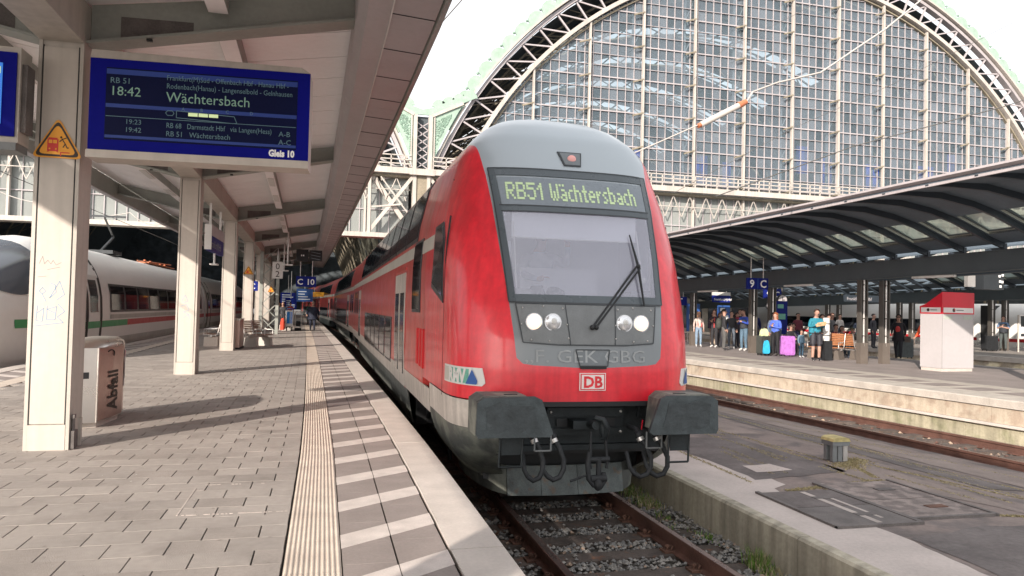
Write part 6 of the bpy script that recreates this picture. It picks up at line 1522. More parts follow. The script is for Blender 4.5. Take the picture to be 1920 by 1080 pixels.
    bpy.data.meshes.remove(m2)
    mb = MB(); mb.add(V, F, 0, True); mb.m = FM[:]
    # fingers, thumb, nose, eyes, ears, chin
    for sd, sg in (('L', -1), ('R', 1)):
        wv, hv = Vector(j['wr' + sd]), Vector(j['ha' + sd]); d = (hv - wv).normalized(); side = d.cross(Vector((0, 0, 1))); 
        if side.length < .2: side = Vector((0, 1, 0))
        side.normalize(); dn = side.cross(d)
        for k, l in enumerate((.062, .072, .066, .05)):
            b0 = hv + side * (.024 - .016 * k) + d * .01; p1 = b0 + d * l * .55 - dn * .004; p2 = b0 + d * l * .9 - dn * .022 * 1; mb.tube([b0 * s, p1 * s, p2 * s], [.0085 * s, .008 * s, .006 * s], 5, 2)
        b0 = hv - d * .02 + side * .026; mb.tube([b0 * s, (b0 + side * .025 + d * .03) * s, (b0 + side * .018 + d * .06) * s], [.010 * s, .009 * s, .007 * s], 5, 2)
    hc = (Vector(j['h1']) * .5 + Vector(j['h2']) * .5)
    fw = Vector((0, 1, 0))
    for p, r, m in ((hc + Vector((0, .100, -.012)), (.014, .018, .024), 2), (hc + Vector((-.032, .088, .012)), (.012, .008, .007), 6), (hc + Vector((.032, .088, .012)), (.012, .008, .007), 6), (hc + Vector((0, .088, -.048)), (.022, .008, .006), 6 if beard else 3), (hc + Vector((-.082, .0, -.005)), (.012, .018, .028), 2), (hc + Vector((.082, .0, -.005)), (.012, .018, .028), 2)):
        mb.ball(tuple(p * s), tuple(q * s for q in r), 7, 5, m)
    mb.build('body', sl_, t)
    # hair or cap
    q = MB(); cc = (Vector(j['h2']) + Vector((0, -.018, .005))) * s; R = (.099 * s, .113 * s, .104 * s); vs = []; nx_, ny_ = 12, 7
    for a in range(ny_ + 1):
        al = pi / 2 - (pi * (.62 if longhair else .52)) * a / ny_
        for b in range(nx_):
            th = 2 * pi * b / nx_; fr_ = max(0, sin(th)); al2 = max(al, pi / 2 - (pi / 2 - al) * (1 - .52 * fr_)) ; ex_ = 1 + (.06 if longhair else .0) * (a / ny_)
            vs.append((cc.x + R[0] * cos(al2) * cos(th) * ex_, cc.y + R[1] * cos(al2) * sin(th) * ex_, cc.z + R[2] * sin(al2)))
    q.add(vs, [(a * nx_ + b, (a + 1) * nx_ + b, (a + 1) * nx_ + (b + 1) % nx_, a * nx_ + (b + 1) % nx_) for a in range(ny_) for b in range(nx_)], 0, True)
    if longhair: q.ball((cc.x, cc.y - .03 * s, cc.z - .13 * s), (.10 * s, .075 * s, .13 * s), 10, 7)
    q.build('hair' if not cap else 'cap', cmat(cap or hair), t)
    if cap: q = MB(); q.ball((cc.x, cc.y + .12 * s, cc.z + .02 * s), (.07 * s, .07 * s, .012 * s), 8, 4); q.build('cap_peak', cmat(cap), t)
    t.location = (x, y, z); t.rotation_euler = (0, 0, face); return t
def addp(t, name, m, fn):
    """a garment or carried piece in the person's own frame"""
    mb = MB(); fn(mb); o = mb.build(name, m); o.parent = t; return o
cam_face = pi        # local +Y turned to -Y: facing the camera
# man on platform 10
p = person('man in dark navy coat walking along platform ten beside the red train', -.62 , 45.6, pi + .05, 1.78, (.012, .016, .035), (.016, .02, .035), (.01, .01, .01), (.25, .22, .2), pose='walk', bulk=1.6, J={'elL': (-.33, -.1, 1.15), 'wrL': (-.36, -.02, .93), 'haL': (-.36, .02, .87), 'elR': (.33, .03, 1.15), 'wrR': (.34, .2, .98), 'haR': (.33, .26, .95)})
addp(p, 'coat', cmat((.012, .016, .035)), lambda m: m.tube([(0, -.005, .74), (0, 0, .95), (0, 0, 1.2), (0, 0, 1.42), (0, 0, 1.48)], [.30, .28, .27, .25, .12], 14))
# crowd on platform 9
p = person('blonde woman in pale patterned scarf and jeans beside the red train nose', 17.45, 32.2, pi - .3, 1.66, (.52, .40, .36), (.20, .28, .38), (.6, .6, .6), (.75, .42, .25), longhair=True, pose='stand', bulk=1.0)
addp(p, 'scarf', cmat((.60, .50, .46)), lambda m: m.tube([(0, .05, 1.38), (-.02, .11, 1.22), (-.03, .12, .98)], [.10, .09, .06], 8))
addp(p, 'shawl_pattern', cmat((.55, .10, .10)), lambda m: (m.ball((.03, .12, 1.15), (.05, .03, .16), 8, 6), m.ball((-.12, .08, 1.05), (.04, .05, .12), 8, 6)))
p = person('young man in black with red lined open jacket behind the blonde woman', 17.95, 31.6, pi / 2 + .5, 1.78, (.03, .02, .03), (.025, .025, .03), (.7, .68, .66), (.09, .035, .02), pose='fold', sole=(.7, .68, .66), bulk=1.1)
addp(p, 'jacket_lining', cmat((.45, .07, .07)), lambda m: m.tube([(-.06, .10, 1.42), (-.08, .15, 1.2), (-.07, .14, .95)], [.03, .035, .03], 6))
p = person('man in black jacket and grey trousers with rucksack facing right', 17.1, 29.3, -pi / 2 - .35, 1.80, (.022, .026, .024), (.10, .10, .10), (.03, .03, .03), (.02, .016, .014), pose='stand', sole=(.6, .6, .6), bulk=1.22)
addp(p, 'rucksack', cmat((.045, .05, .045)), lambda m: m.ball((0, -.22, 1.18), (.17, .14, .26), 12, 8))
addp(p, 'hood', cmat((.022, .026, .024)), lambda m: m.ball((0, -.06, 1.47), (.12, .09, .08), 10, 6))
p = person('man in blue striped jacket and jeans looking at his phone', 17.85, 28.9, pi / 2 + .35, 1.82, (.03, .07, .38), (.10, .17, .24), (.6, .58, .55), (.015, .012, .012), pose='read', sole=(.7, .7, .7), bulk=1.1)
addp(p, 'waistcoat', cmat((.03, .035, .045)), lambda m: m.tube([(0, .01, 1.0), (0, .01, 1.2), (0, .01, 1.38)], [.175, .185, .165], 12))
addp(p, 'phone', 'black', lambda m: m.box(-.04, .04, .37, .385, 1.24, 1.38))
p = person('person in dark navy jacket waiting behind the man with the phone', 19.2, 30.2, pi - .3, 1.78, (.012, .02, .12), (.015, .018, .06), (.03, .03, .04), (.02, .015, .012), bulk=1.25, cap=(.02, .03, .14))
addp(p, 'red_strap', cmat((.45, .03, .10)), lambda m: m.tube([(.12, .13, 1.45), (.02, .16, 1.30)], .02, 5))
p = person('woman with patterned beige coat behind the men on platform nine', 19.0, 33.6, pi, 1.66, (.05, .03, .06), (.40, .32, .26), (.3, .25, .2), (.03, .02, .02), longhair=True)
p = person('woman in bright blue sweater and black trousers with folded arms', 17.1, 25.45, pi * .62, 1.70, (.07, .14, .58), (.01, .01, .013), (.012, .012, .012), (.30, .09, .035), pose='fold', longhair=True, bulk=1.18, J={'h2': (0, .02, 1.665), 'crown': (0, .01, 1.71)})
p = person('small child in blue denim overalls standing beside the purple suitcase', 17.75, 24.75, pi + .1, 1.05, (.12, .20, .26), (.035, .075, .12), (.5, .5, .5), (.02, .02, .015), bulk=1.1, sole=(.7, .7, .7))
addp(p, 'overall_bib', cmat((.035, .075, .12)), lambda m: m.tube([(0, .01, .57), (0, .01, .70), (0, .01, .82)], [.108, .112, .10], 10))
p = person('man in teal hooded jacket and black shorts reading a paper', 17.1, 23.0, pi - .25, 1.85, (.02, .20, .28), (.03, .03, .032), (.02, .02, .025), (.05, .025, .02), pose='read', shorts=True, sole=(.78, .78, .76), bulk=1.12)
addp(p, 'open_jacket', cmat((.02, .20, .28)), lambda m: (m.ball((.15, -.02, 1.08), (.10, .14, .36), 10, 8), m.ball((.03, -.12, 1.14), (.19, .08, .34), 10, 8)))
addp(p, 'shorts', cmat((.03, .03, .032)), lambda m: (m.tube([(-.11, .01, .98), (-.12, .02, .60)], [.12, .105], 10), m.tube([(.11, .01, .98), (.12, .02, .60)], [.12, .105], 10)))
addp(p, 'paper', cmat((.75, .50, .28)), lambda m: m.prism([(-.20, .34, 1.28), (.14, .34, 1.22), (.14, .42, 1.36), (-.20, .42, 1.42)], (0, .012, .01)))
addp(p, 'carry_strap', 'black', lambda m: m.tube([(-.22, .12, 1.02), (.0, .2, 1.0), (.25, .1, 1.0), (.35, -.05, 1.04)], .014, 5))
p = person('seated woman in dark top beside the bench with orange slats', 21.25, 26.9, pi - .2, 1.62, (.06, .045, .07), (.06, .15, .18), (.05, .05, .05), (.03, .015, .012), pose='sit', longhair=True)
p = person('seated person in jeans with olive cap leaning at the column', 20.15, 24.9, pi / 2 + .9, 1.75, (.10, .09, .08), (.16, .24, .32), (.03, .04, .06), (.08, .06, .04), pose='sit', sole=(.75, .74, .72), cap=(.10, .11, .06), bulk=1.15, J={'h1': (0, .24, 1.03), 'h2': (0, .29, 1.09), 'crown': (0, .33, 1.13), 'neck': (0, .16, .99), 'neckb': (0, .10, .96), 'chest': (0, .06, .82), 'shL': (-.19, .1, .90), 'shR': (.19, .1, .90)})
p = person('crouching traveller in dark blue jacket behind the purple suitcase', 18.9, 26.9, pi - .5, 1.7, (.03, .03, .09), (.04, .04, .05), (.03, .03, .03), (.03, .015, .012), pose='sit', bulk=1.1)
p = person('seated traveller in olive coat bending over luggage by the child', 19.0, 25.9, pi + .4, 1.7, (.11, .095, .07), (.03, .03, .03), (.03, .03, .03), (.04, .02, .015), pose='sit', bulk=1.1)
p = person('dark dressed person holding white bag behind the bench', 21.9, 28.6, pi, 1.68, (.03, .02, .025), (.03, .03, .03), (.03, .03, .03), (.03, .02, .02), longhair=True)
addp(p, 'white_bag', 'white', lambda m: m.ball((.16, .16, 1.28), (.10, .06, .12), 10, 6))
p = person('person in pale teal dress half hidden behind the right column', 21.3, 25.9, pi - .4, 1.66, (.10, .13, .20), (.15, .22, .23), (.3, .25, .2), (.03, .02, .02))
addp(p, 'skirt', cmat((.22, .31, .31)), lambda m: m.tube([(0, 0, .98), (.02, 0, .55)], [.17, .23], 12))
p = person('woman in black coat and sunglasses walking right between the columns', 21.55, 24.05, pi - .8, 1.72, (.012, .01, .016), (.02, .022, .03), (.02, .018, .016), (.015, .012, .012), pose='walk', longhair=True)
addp(p, 'coat', cmat((.012, .01, .016)), lambda m: m.tube([(0, -.02, .72), (0, 0, .95), (0, 0, 1.2), (0, 0, 1.42)], [.24, .19, .17, .16], 12))
addp(p, 'red_shirt_front', cmat((.45, .04, .04)), lambda m: m.ball((.01, .14, 1.16), (.09, .05, .15), 10, 6)); addp(p, 'sunglasses', 'black', lambda m: m.box(-.07, .07, .10, .125, 1.62, 1.655)); addp(p, 'handbag', cmat((.10, .08, .07)), lambda m: m.box(-.42, -.22, -.02, .12, .68, .90))
p = person('person in orange jacket and black leggings walking behind the kiosk', 19.36, 20.4, pi / 2 + .2, 1.72, (.75, .10, .03), (.02, .02, .02), (.05, .045, .04), (.03, .02, .02), pose='walk', sole=(.7, .7, .7), J={'toL': (-.10, .40, .06)})
p = person('policeman in grey trousers and dark vest on the farther platform', 34.7, 31.4, pi / 2 + .55, 1.82, (.14, .22, .36), (.07, .085, .085), (.02, .02, .02), (.03, .02, .015), pose='fold', sleeve=False, bulk=1.15)
addp(p, 'vest', cmat((.03, .04, .05)), lambda m: m.tube([(0, .01, .98), (0, .01, 1.2), (0, .01, 1.42)], [.20, .20, .17], 12)); addp(p, 'belt', 'black', lambda m: m.tube([(0, 0, .94), (0, 0, 1.0)], .19, 12))

p = person('dark dressed traveller behind the man in black jacket', 19.3, 33.2, pi + .5, 1.74, (.02, .02, .025), (.03, .03, .035), (.5, .5, .5), (.02, .015, .012), sole=(.6, .6, .6))
p = person('person with beige coat and dark bag behind the phone man', 20.6, 34.0, pi - .7, 1.68, (.36, .28, .22), (.05, .04, .05), (.2, .15, .1), (.03, .02, .02), longhair=True)
p = person('woman in burgundy scarf behind the man with the phone', 19.0, 31.4, pi + .2, 1.66, (.05, .03, .05), (.04, .04, .06), (.03, .03, .03), (.05, .03, .025), longhair=True)
addp(p, 'scarf', cmat((.30, .04, .07)), lambda m: m.ball((0, .07, 1.42), (.12, .09, .07), 10, 6))
p = person('dark haired seated traveller left of the small child', 18.5, 26.5, pi + .2, 1.7, (.02, .02, .03), (.03, .03, .03), (.03, .03, .03), (.02, .012, .01), pose='sit', longhair=True)
p = person('standing person in maroon top behind the seated travellers', 20.9, 29.4, pi, 1.70, (.16, .03, .05), (.03, .03, .03), (.03, .03, .03), (.03, .02, .015))
p = person('traveller in grey jacket standing behind the slatted bench', 21.6, 28.0, pi + .4, 1.74, (.12, .12, .13), (.03, .035, .05), (.03, .03, .03), (.05, .03, .02))
p = person('distant person in pale shirt waiting on the farther platform', 27.2, 34.6, pi, 1.72, (.45, .42, .40), (.04, .05, .07), (.03, .03, .03), (.04, .03, .02))
p = person('distant person in dark coat on the farther platform by a column', 27.4, 32.3, pi + .4, 1.76, (.03, .03, .04), (.03, .03, .035), (.03, .03, .03), (.03, .02, .02))
p = person('person in navy top at the left end of the crowd by the train', 16.9, 33.6, pi + .3, 1.74, (.03, .035, .09), (.04, .04, .05), (.03, .03, .03), (.03, .02, .015))
p = person('young person in black hoodie between the men at the left column', 18.25, 30.6, pi - .4, 1.72, (.02, .02, .024), (.09, .11, .14), (.5, .5, .5), (.03, .02, .015))
p = person('woman in dark plum coat behind the black jacketed man', 18.4, 31.9, pi + .3, 1.64, (.07, .03, .05), (.03, .03, .04), (.03, .03, .03), (.10, .05, .03), longhair=True)
p = person('tall man in charcoal coat at the back of the left crowd', 19.9, 32.6, pi, 1.84, (.035, .037, .04), (.03, .03, .03), (.03, .03, .03), (.04, .03, .02))
p = person('person in steel blue top standing close behind the woman in blue', 18.0, 26.9, pi - .2, 1.70, (.10, .14, .22), (.03, .03, .04), (.03, .03, .03), (.03, .02, .015))
p = person('seated traveller in dark red behind the orange slatted bench', 20.4, 26.2, pi + .1, 1.7, (.20, .03, .04), (.04, .05, .07), (.03, .03, .03), (.03, .02, .015), pose='sit')
p = person('standing woman in dark green coat behind the white rolled mattress', 19.3, 25.6, pi, 1.66, (.03, .06, .05), (.03, .03, .03), (.03, .03, .03), (.05, .03, .02), longhair=True)
# driver waving behind the windscreen
p = person('train driver in pale shirt waving behind the windscreen of the red train', 2.75, 9.35, pi, 1.9, (.40, .42, .48), (.05, .05, .06), (.03, .03, .03), (.10, .06, .04), pose='sit', z=1.27, J={'elL': (-.30, .10, .85), 'wrL': (-.26, .25, 1.06), 'haL': (-.26, .27, 1.13), 'elR': (.30, .10, .74)})
p.parent = None

# luggage
def suitcase(x, y, w_, d, h, m, label, rot=0, name='suitcase', group=None):
    t = thing(name, label, 'suitcase', (0, 0, 0), 0, group); q = MB(); r = .05
    q.extr([(-w_ / 2 + r, .05), (w_ / 2 - r, .05), (w_ / 2, .05 + r), (w_ / 2, h - r), (w_ / 2 - r, h), (-w_ / 2 + r, h), (-w_ / 2, h - r), (-w_ / 2, .05 + r)][::-1], -d / 2, d / 2); q.build('shell', m, t)
    for k in range(5): q = MB(); xx = -w_ / 2 + w_ * (k + 1) / 6; q.box(xx - .012, xx + .012, -d / 2 - .008, -d / 2 + .002, .12, h - .08); q.build('rib', m, t)
    for sx_ in (-1, 1):
        for sy_ in (-1, 1): q = MB(); q.tube([(sx_ * (w_ / 2 - .05) - .012, sy_ * (d / 2 - .05), .03), (sx_ * (w_ / 2 - .05) + .012, sy_ * (d / 2 - .05), .03)], .03, 8); q.build('wheel', 'black', t)
    q = MB(); q.tube([(-.09, 0, h), (-.09, 0, h + .05), (.09, 0, h + .05), (.09, 0, h)], .012, 6); q.build('handle', 'black', t)
    t.location = (x, y, 0); t.rotation_euler = (0, 0, rot); return t
suitcase(17.70, 25.55, .50, .30, .80, cmat((.52, .20, .62), .4), 'large purple suitcase standing to the right of the woman in blue', .1)
suitcase(17.0, 26.1, .48, .30, .78, cmat((.05, .045, .05), .5), 'black suitcase with pale dotted trim left of the woman in blue', .2)
suitcase(20.25, 26.0, .45, .28, .7, cmat((.10, .10, .10), .5), 'dark grey suitcase lying low beside the bench', .5)
suitcase(22.5, 24.8, .62, .3, .78, cmat((.06, .075, .08), .5), 'wide dark grey suitcase between the walking woman and the kiosk', 0)
suitcase(19.75, 23.9, .38, .3, .72, cmat((.20, .18, .17), .5), 'grey upright suitcase standing left of the right column pair', .1)
def soft(name, label, x, y, z, r, m, cat='bag', strap=True):
    t = thing(name, label, cat, (x, y, 0)); q = MB(); pts = [(x + r[0] * a_, y - r[1] * .5, z + r[2] * b_) for a_, b_ in ((-.9, -1), (.7, -1), (1, -.8), (.95, .1), (.6, .85), (.2, 1), (-.5, .9), (-.85, .3), (-1, -.7))]; q.prism(pts, (0, r[1], 0)); q.build('bag_body', m, t)
    if strap: q = MB(); q.tube([(x - r[0] * .5, y, z + r[2] * .8), (x - r[0] * .2, y, z + r[2] * 1.5), (x + r[0] * .2, y, z + r[2] * 1.5), (x + r[0] * .5, y, z + r[2] * .8)], .012, 5); q.build('strap', 'black', t)
    return t
soft('carrier_bag', 'turquoise plastic carrier bag hanging beside the black suitcase', 16.8, 25.6, .36, (.13, .10, .26), cmat((.03, .42, .68)))
soft('carrier_bag', 'pale yellow green bag lying on top of the black suitcase', 16.95, 26.0, .92, (.17, .12, .15), cmat((.60, .68, .40)))
soft('carrier_bag', 'blue grey rucksack leaning behind the woman in blue sweater', 17.65, 26.2, 1.05, (.18, .16, .36), cmat((.10, .13, .20)))
suitcase(33.6, 31.2, .75, .35, .78, 'rubber', 'black bag standing at the column beside the policeman')
t = thing('rolled_mat', 'white rolled mattress strapped upright behind the man in teal', 'luggage roll', (17.75, 23.3, 0))
q = MB(); q.tube([(17.75, 23.3, .72), (17.75, 23.3, 1.55)], .12, 14); q.build('roll', 'white', t); q = MB(); q.tube([(17.75, 23.3, .90), (17.75, 23.3, .93)], .127, 14); q.tube([(17.75, 23.3, 1.32), (17.75, 23.3, 1.35)], .127, 14); q.build('strap', 'black', t); q = MB(); q.box(17.6, 17.9, 23.15, 23.45, 0.02, .72); q.build('trolley_bag', 'rubber', t)

# benches
def bench(label, x, y, rot, wood, base, group=None, seats=2):
    t = thing('bench', label, 'bench', (0, 0, 0), 0, group)
    for k in range(seats):
        x0 = (k - seats / 2) * .62
        bk = MB(); bk.box(x0 + .02, x0 + .05, -.30, -.20, .42, .95) if False else None
        for s_ in range(7): q = MB(); z = .52 + s_ * .065; yb = -.20 - .10 * (s_ / 7); q.box(x0 + .05, x0 + .57, yb - .02, yb, z, z + .05); q.build('back_slat', wood, t)
        for s_ in range(5): q = MB(); yy = -.14 + s_ * .085; q.box(x0 + .05, x0 + .57, yy, yy + .07, .425, .45); q.build('seat_slat', wood, t)
        for xx in (x0 + .03, x0 + .59): q = MB(); q.tube([(xx, .30, .42), (xx, -.16, .40), (xx, -.22, .5), (xx, -.33, .98)], .018, 6); q.tube([(xx, .26, .42), (xx, .26, .62), (xx, -.2, .64)], .014, 5); q.build('arm_frame', 'alu', t)
    q = MB(); q.box(-seats * .31, seats * .31, -.02, .05, .34, .40); q.build('rail', 'alu', t)
    for xx in (-seats * .31 + .12, seats * .31 - .12): q = MB(); q.extr([(xx - .12, 0), (xx + .12, 0), (xx + .06, .34), (xx - .06, .34)][::-1], -.22, .26); q.build('foot', base, t)
    t.location = (x, y, 0); t.rotation_euler = (0, 0, rot); return t
bench('bench with orange wood slats and steel frame behind the man in teal', 18.5, 24.3, pi / 2 + .5, 'wood', 'column9_base')
bench('second orange slatted bench back to back behind the first one', 19.3, 24.35, -pi / 2 + .35, 'wood', 'column9_base')
bench('brown slatted bench on pale concrete foot behind the third column', -2.35, 29.3, -pi / 2 - .45, 'wood_grey', 'bench_concrete')
bench('brown slatted bench partly hidden left of the third column', -3.95, 29.6, pi / 2, 'wood_grey', 'bench_concrete')
bench('farther bench beside the luggage trolleys on platform ten', -2.3, 47.5, -pi / 2 + .2, 'wood_grey', 'bench_concrete')
# ------------------------------------------------------------------ things on platform 10
# display board "Gleis 10"
dA = Vector((-2.46, 8.62, 0)); dr = Vector((cos(radians(-4)), sin(radians(-4)), 0)); dn = Vector((-dr.y, dr.x, 0))
t = thing('departure_board', 'blue framed platform display reading Wächtersbach 18:42 Gleis 10 beside first column', 'display board', (-2.46, 8.62, 3.0))
Wd, Zb, Zt = 2.25, 3.185, 4.16
def df(p): v = dA + dr * p[0] + dn * p[1]; return (v.x, v.y, p[2])
mb = MB(df); mb.box(0, Wd, .012, .32, Zb, Zt); mb.build('housing', 'cream_steel', t)
mb = MB(df); mb.box(0, Wd, -.008, .010, Zb, Zt); fr_ = mb.build('front_frame', 'display_blue', t)
mb = MB(df); mb.prism([(0, -.01, Zt + .002), (Wd, -.01, Zt + .002), (Wd - .10, .02, Zt + .07), (0, .02, Zt + .10)], (0, .22, 0)); mb.build('top_hood', 'cream_steel', t)
mb = MB(df); mb.box(-.01, Wd, -.03, .32, Zb - .085, Zb - .002); mb.build('bottom_rail', 'cream_panel', t)
mb = MB(df); mb.box(.16, Wd - .13, -.0105, -.0085, Zb + .115, Zt - .09); sc = mb.build('screen', 'lcd', t)
mb = MB(df)
for z0, z1 in ((Zt - .16, Zt - .105), (Zb + .46, Zb + .50), (Zb + .135, Zb + .165)): mb.box(.165, Wd - .135, -.0125, -.0108, z0, z1)
mb.build('screen_band', 'lcd_line', sc)
def dt(s, u, v, size, m, bold=.0, sx=1.0): text(s, size, lambda a, c: df((u + a, -.0135, Zb + v + c)), m, 'screen_text', sc, bold=bold, sx=sx)
dt('RB 51', .20, .72, .085, 'lcd_text'); dt('18:42', .20, .59, .14, 'lcd_bright', .0)
dt('Frankfurt(M)Süd - Offenbach Hbf - Hanau Hbf -', .76, .79, .080, 'lcd_text', sx=.82); dt('Rodenbach(Hanau) - Langenselbold - Gelnhausen', .76, .70, .080, 'lcd_text', sx=.82); dt('Wächtersbach', .76, .555, .155, 'lcd_bright', .0, sx=.95)
dt('19:23', .36, .29, .075, 'lcd_text'); dt('19:42', .36, .205, .075, 'lcd_text'); dt('RB 68   Darmstadt Hbf   via Langen(Hess)', .77, .275, .080, 'lcd_text', sx=.8); dt('RB 51   Wächtersbach', .77, .185, .080, 'lcd_text', sx=.9); dt('A-B', 1.93, .255, .08, 'lcd_text'); dt('A-C', 1.93, .165, .08, 'lcd_text')
mb = MB(df); mb.box(.17, Wd - .14, -.0135, -.0115, Zb + .362, Zb + .368); mb.build('screen_rule', 'lcd_text', sc)
mb = MB(df)
for i in range(3): mb.box(.99 + .105 * i, 1.085 + .105 * i, -.0135, -.0115, Zb + .415, Zb + .452)
mb.build('train_diagram_fill', 'lcd_yellow', sc)
mb = MB(df)
def ln(pts):
    for (a, b_), (c, d) in zip(pts, pts[1:]): mb.beam(df_((a, b_)), df_((c, d)), .007, .002, up=(0, 1, 0))
df_ = lambda p: (p[0], -.0125, Zb + p[1])
ln([(.76, .435), (.78, .46), (.83, .46), (.845, .435), (.83, .41), (.78, .41), (.76, .435)]); ln([(.87, .465), (.87, .39), (1.45, .365), (1.49, .37), (1.46, .44), (.87, .465)])
mb.build('train_diagram', 'lcd_text', sc)
for s, u in (('A', .92), ('B', 1.11), ('C', 1.37), ('D', 1.62)): dt(s, u, .47, .05, 'lcd_text')
text('Gleis 10', .10, lambda a, c: df((Wd - .42 + a, -.0105, Zb + .035 + c)), 'sign_white', 'lettering', t, bold=.005, sx=.82)
# neighbouring board at the left edge
t = thing('departure_board', 'blue lit display cut by the left picture edge with yellow rows', 'display board', (-3.2, 8.3, 3.0))
mb = MB(); mb.box(-5.2, -3.07, 8.512, 8.8, 3.18, 4.16); mb.build('housing', 'cream_steel', t); mb = MB(); mb.box(-5.2, -3.10, 8.49, 8.51, 3.24, 4.10); mb.build('front_frame', 'display_blue', t)
mb = MB(); mb.box(-5.1, -3.22, 8.478, 8.486, 3.36, 3.98); s2 = mb.build('screen', 'lcd_lit', t)
mb = MB(); mb.box(-5.0, -3.235, 8.470, 8.476, 3.87, 3.94); mb.box(-4.6, -3.245, 8.470, 8.476, 3.40, 3.465); mb.box(-4.6, -3.245, 8.470, 8.476, 3.475, 3.54); mb.build('screen_row', 'lcd_yellow', s2)
text('Frankfurt(M)Hbf', .085, lambda a, c: (-3.26 + a, 8.469, 3.77 + c), 'sign_white', 'screen_text', s2, 'RIGHT'); text('Gleis 13', .06, lambda a, c: (-3.26 + a, 8.467, 3.485 + c), 'sign_black', 'screen_text', s2, 'RIGHT'); text('Gleis 13', .06, lambda a, c: (-3.26 + a, 8.467, 3.41 + c), 'sign_black', 'screen_text', s2, 'RIGHT')
mb = MB(); mb.box(-3.069, -3.02, 8.55, 8.75, 3.3, 4.0); mb.build('bracket', 'plate_dark', t)
mb = MB(); mb.box(-5.2, -3.08, 8.49, 8.8, 3.10, 3.178); mb.build('bottom_rail', 'grey_panel', t)

# warning triangles on columns
def rtri(cx, cz, w_, h, r, y, d, n=4):
    P_ = [(cx - w_ / 2, cz), (cx + w_ / 2, cz), (cx, cz + h)]; out = []
    for i in range(3):
        p = Vector(P_[i]); a = (Vector(P_[i - 1]) - p).normalized(); b_ = (Vector(P_[(i + 1) % 3]) - p).normalized()
        for k in range(n + 1):
            t_ = k / n; q = (p + a * r) * (1 - t_) ** 2 + p * 2 * t_ * (1 - t_) + (p + b_ * r) * t_ ** 2; out.append((q.x, y, q.y))
    return out
def warn(x, y, z, w_, label, group='yellow warning triangles on the columns'):
    t = thing('warning_sign', label, 'warning sign', (x, y, z), group=group); h = w_ * .88; k = w_ / .5
    for nm, m, f, dd in (('sign_plate', 'sign_edge', 1.0, .006), ('sign_border', 'sign_black', .90, .008), ('sign_face', 'sign_yellow', .76, .010)):
        ww, hh = w_ * f, h * f; zz = z + (h - hh) * .36; mb = MB(); mb.prism(rtri(x, zz, ww, hh, .07 * k, y - dd, 0), (0, .0015, 0)); o = mb.build(nm, m, t)
    Y = y - .0125
    L_ = lambda a, b_: (x + a * k, Y, z + .165 * k + b_ * k)
    mb = MB(); bx_ = lambda a0, a1, b0, b1, dy=0: mb.prism([(x + a0 * k, Y - dy, z + .10 * k + b0 * k), (x + a1 * k, Y - dy, z + .10 * k + b0 * k), (x + a1 * k, Y - dy, z + .10 * k + b1 * k), (x + a0 * k, Y - dy, z + .10 * k + b1 * k)], (0, .001, 0))
    bx_(-.095, .01, -.03, .10); bx_(-.085, .0, .10, .115); 
    mb.prism([L_(-.10, -.105), L_(-.085, -.105), L_(-.07, -.09), L_(-.078, -.09)], (0, .001, 0)); mb.prism([L_(.0, -.105), L_(.015, -.105), L_(-.005, -.09), L_(-.015, -.09)], (0, .001, 0)); bx_(.03, .12, -.045, -.035); bx_(.03, .04, -.075, -.045); mb.build('train_pictogram', 'sign_red', t)
    mb = MB(); bx_(-.082, -.048, .055, .09, .0015); bx_(-.040, -.004, .055, .09, .0015); bx_(-.08, -.065, -.012, .003, .0015); bx_(-.02, -.005, -.012, .003, .0015); mb.build('pictogram_windows', 'sign_yellow', t)
    mb = MB(); 
    for a, b_ in (((.04, .045), (.075, -.01)), ((.075, -.01), (.095, -.055)), ((.075, -.01), (.055, -.05)), ((.045, .035), (.085, .055)), ((.045, .035), (.02, .01)), ((.095, -.055), (.11, -.05))): mb.beam(L_(*a), L_(*b_), .010 * k, .001, up=(0, 1, 0))
    mb.ball(L_(.034, .058), (.011 * k, .002, .011 * k), 8, 4); mb.build('falling_figure', 'sign_black', t); return t
sx = b10((CXC, 8.8, 0))[0]; warn(sx, 8.8 - .001, 3.10, .50, 'yellow warning triangle with falling figure on the nearest column')
sx = b10((CXC, 35.2, 0))[0]; warn(sx, 35.2 - .001, 2.90, .46, 'yellow warning triangle on the fourth column')
sx = b10((CXC, 52.8, 0))[0]; warn(sx + .3, 52.7 - .001, 2.4, .46, 'small distant yellow warning triangle behind the lattice mast')
# litter bin
bx0 = -2.58
t = thing('litter_bin', 'stainless steel litter bin marked Abfall standing behind the nearest column', 'litter bin', (-2.9, 10.6, 0))
A_, B_, C_ = (-3.02, 10.10), (-2.71, 10.26), (-2.80, 11.75)
def bf_(u, v): return A_[0] + (B_[0] - A_[0]) * u + (C_[0] - B_[0]) * v, A_[1] + (B_[1] - A_[1]) * u + (C_[1] - B_[1]) * v
outl = [bf_(0, 0), bf_(1, 0), bf_(1.28, .25), bf_(1.42, .5), bf_(1.28, .75), bf_(1, 1), bf_(0, 1), bf_(-.2, .75), bf_(-.26, .5), bf_(-.2, .25)]
mb = MB(); mb.prism([(x, y, .07) for x, y in outl], (0, 0, .93)); mb.build('bin_body', 'stainless', t)
mb = MB(); mb.prism([(x, y, 0.0) for x, y in [bf_(.04, .04), bf_(.96, .04), bf_(1.3, .5), bf_(.96, .96), bf_(.04, .96), bf_(-.15, .5)]], (0, 0, .068)); mb.build('bin_foot', 'cream_panel', t)
mb = MB(); vs = []
for k, (f, z) in enumerate(((1.02, 1.002), (.97, 1.05), (.80, 1.09), (.4, 1.11))):
    cx_, cy_ = bf_(.45, .5); vs += [(cx_ + (x - cx_) * f, cy_ + (y - cy_) * f, z) for x, y in outl]
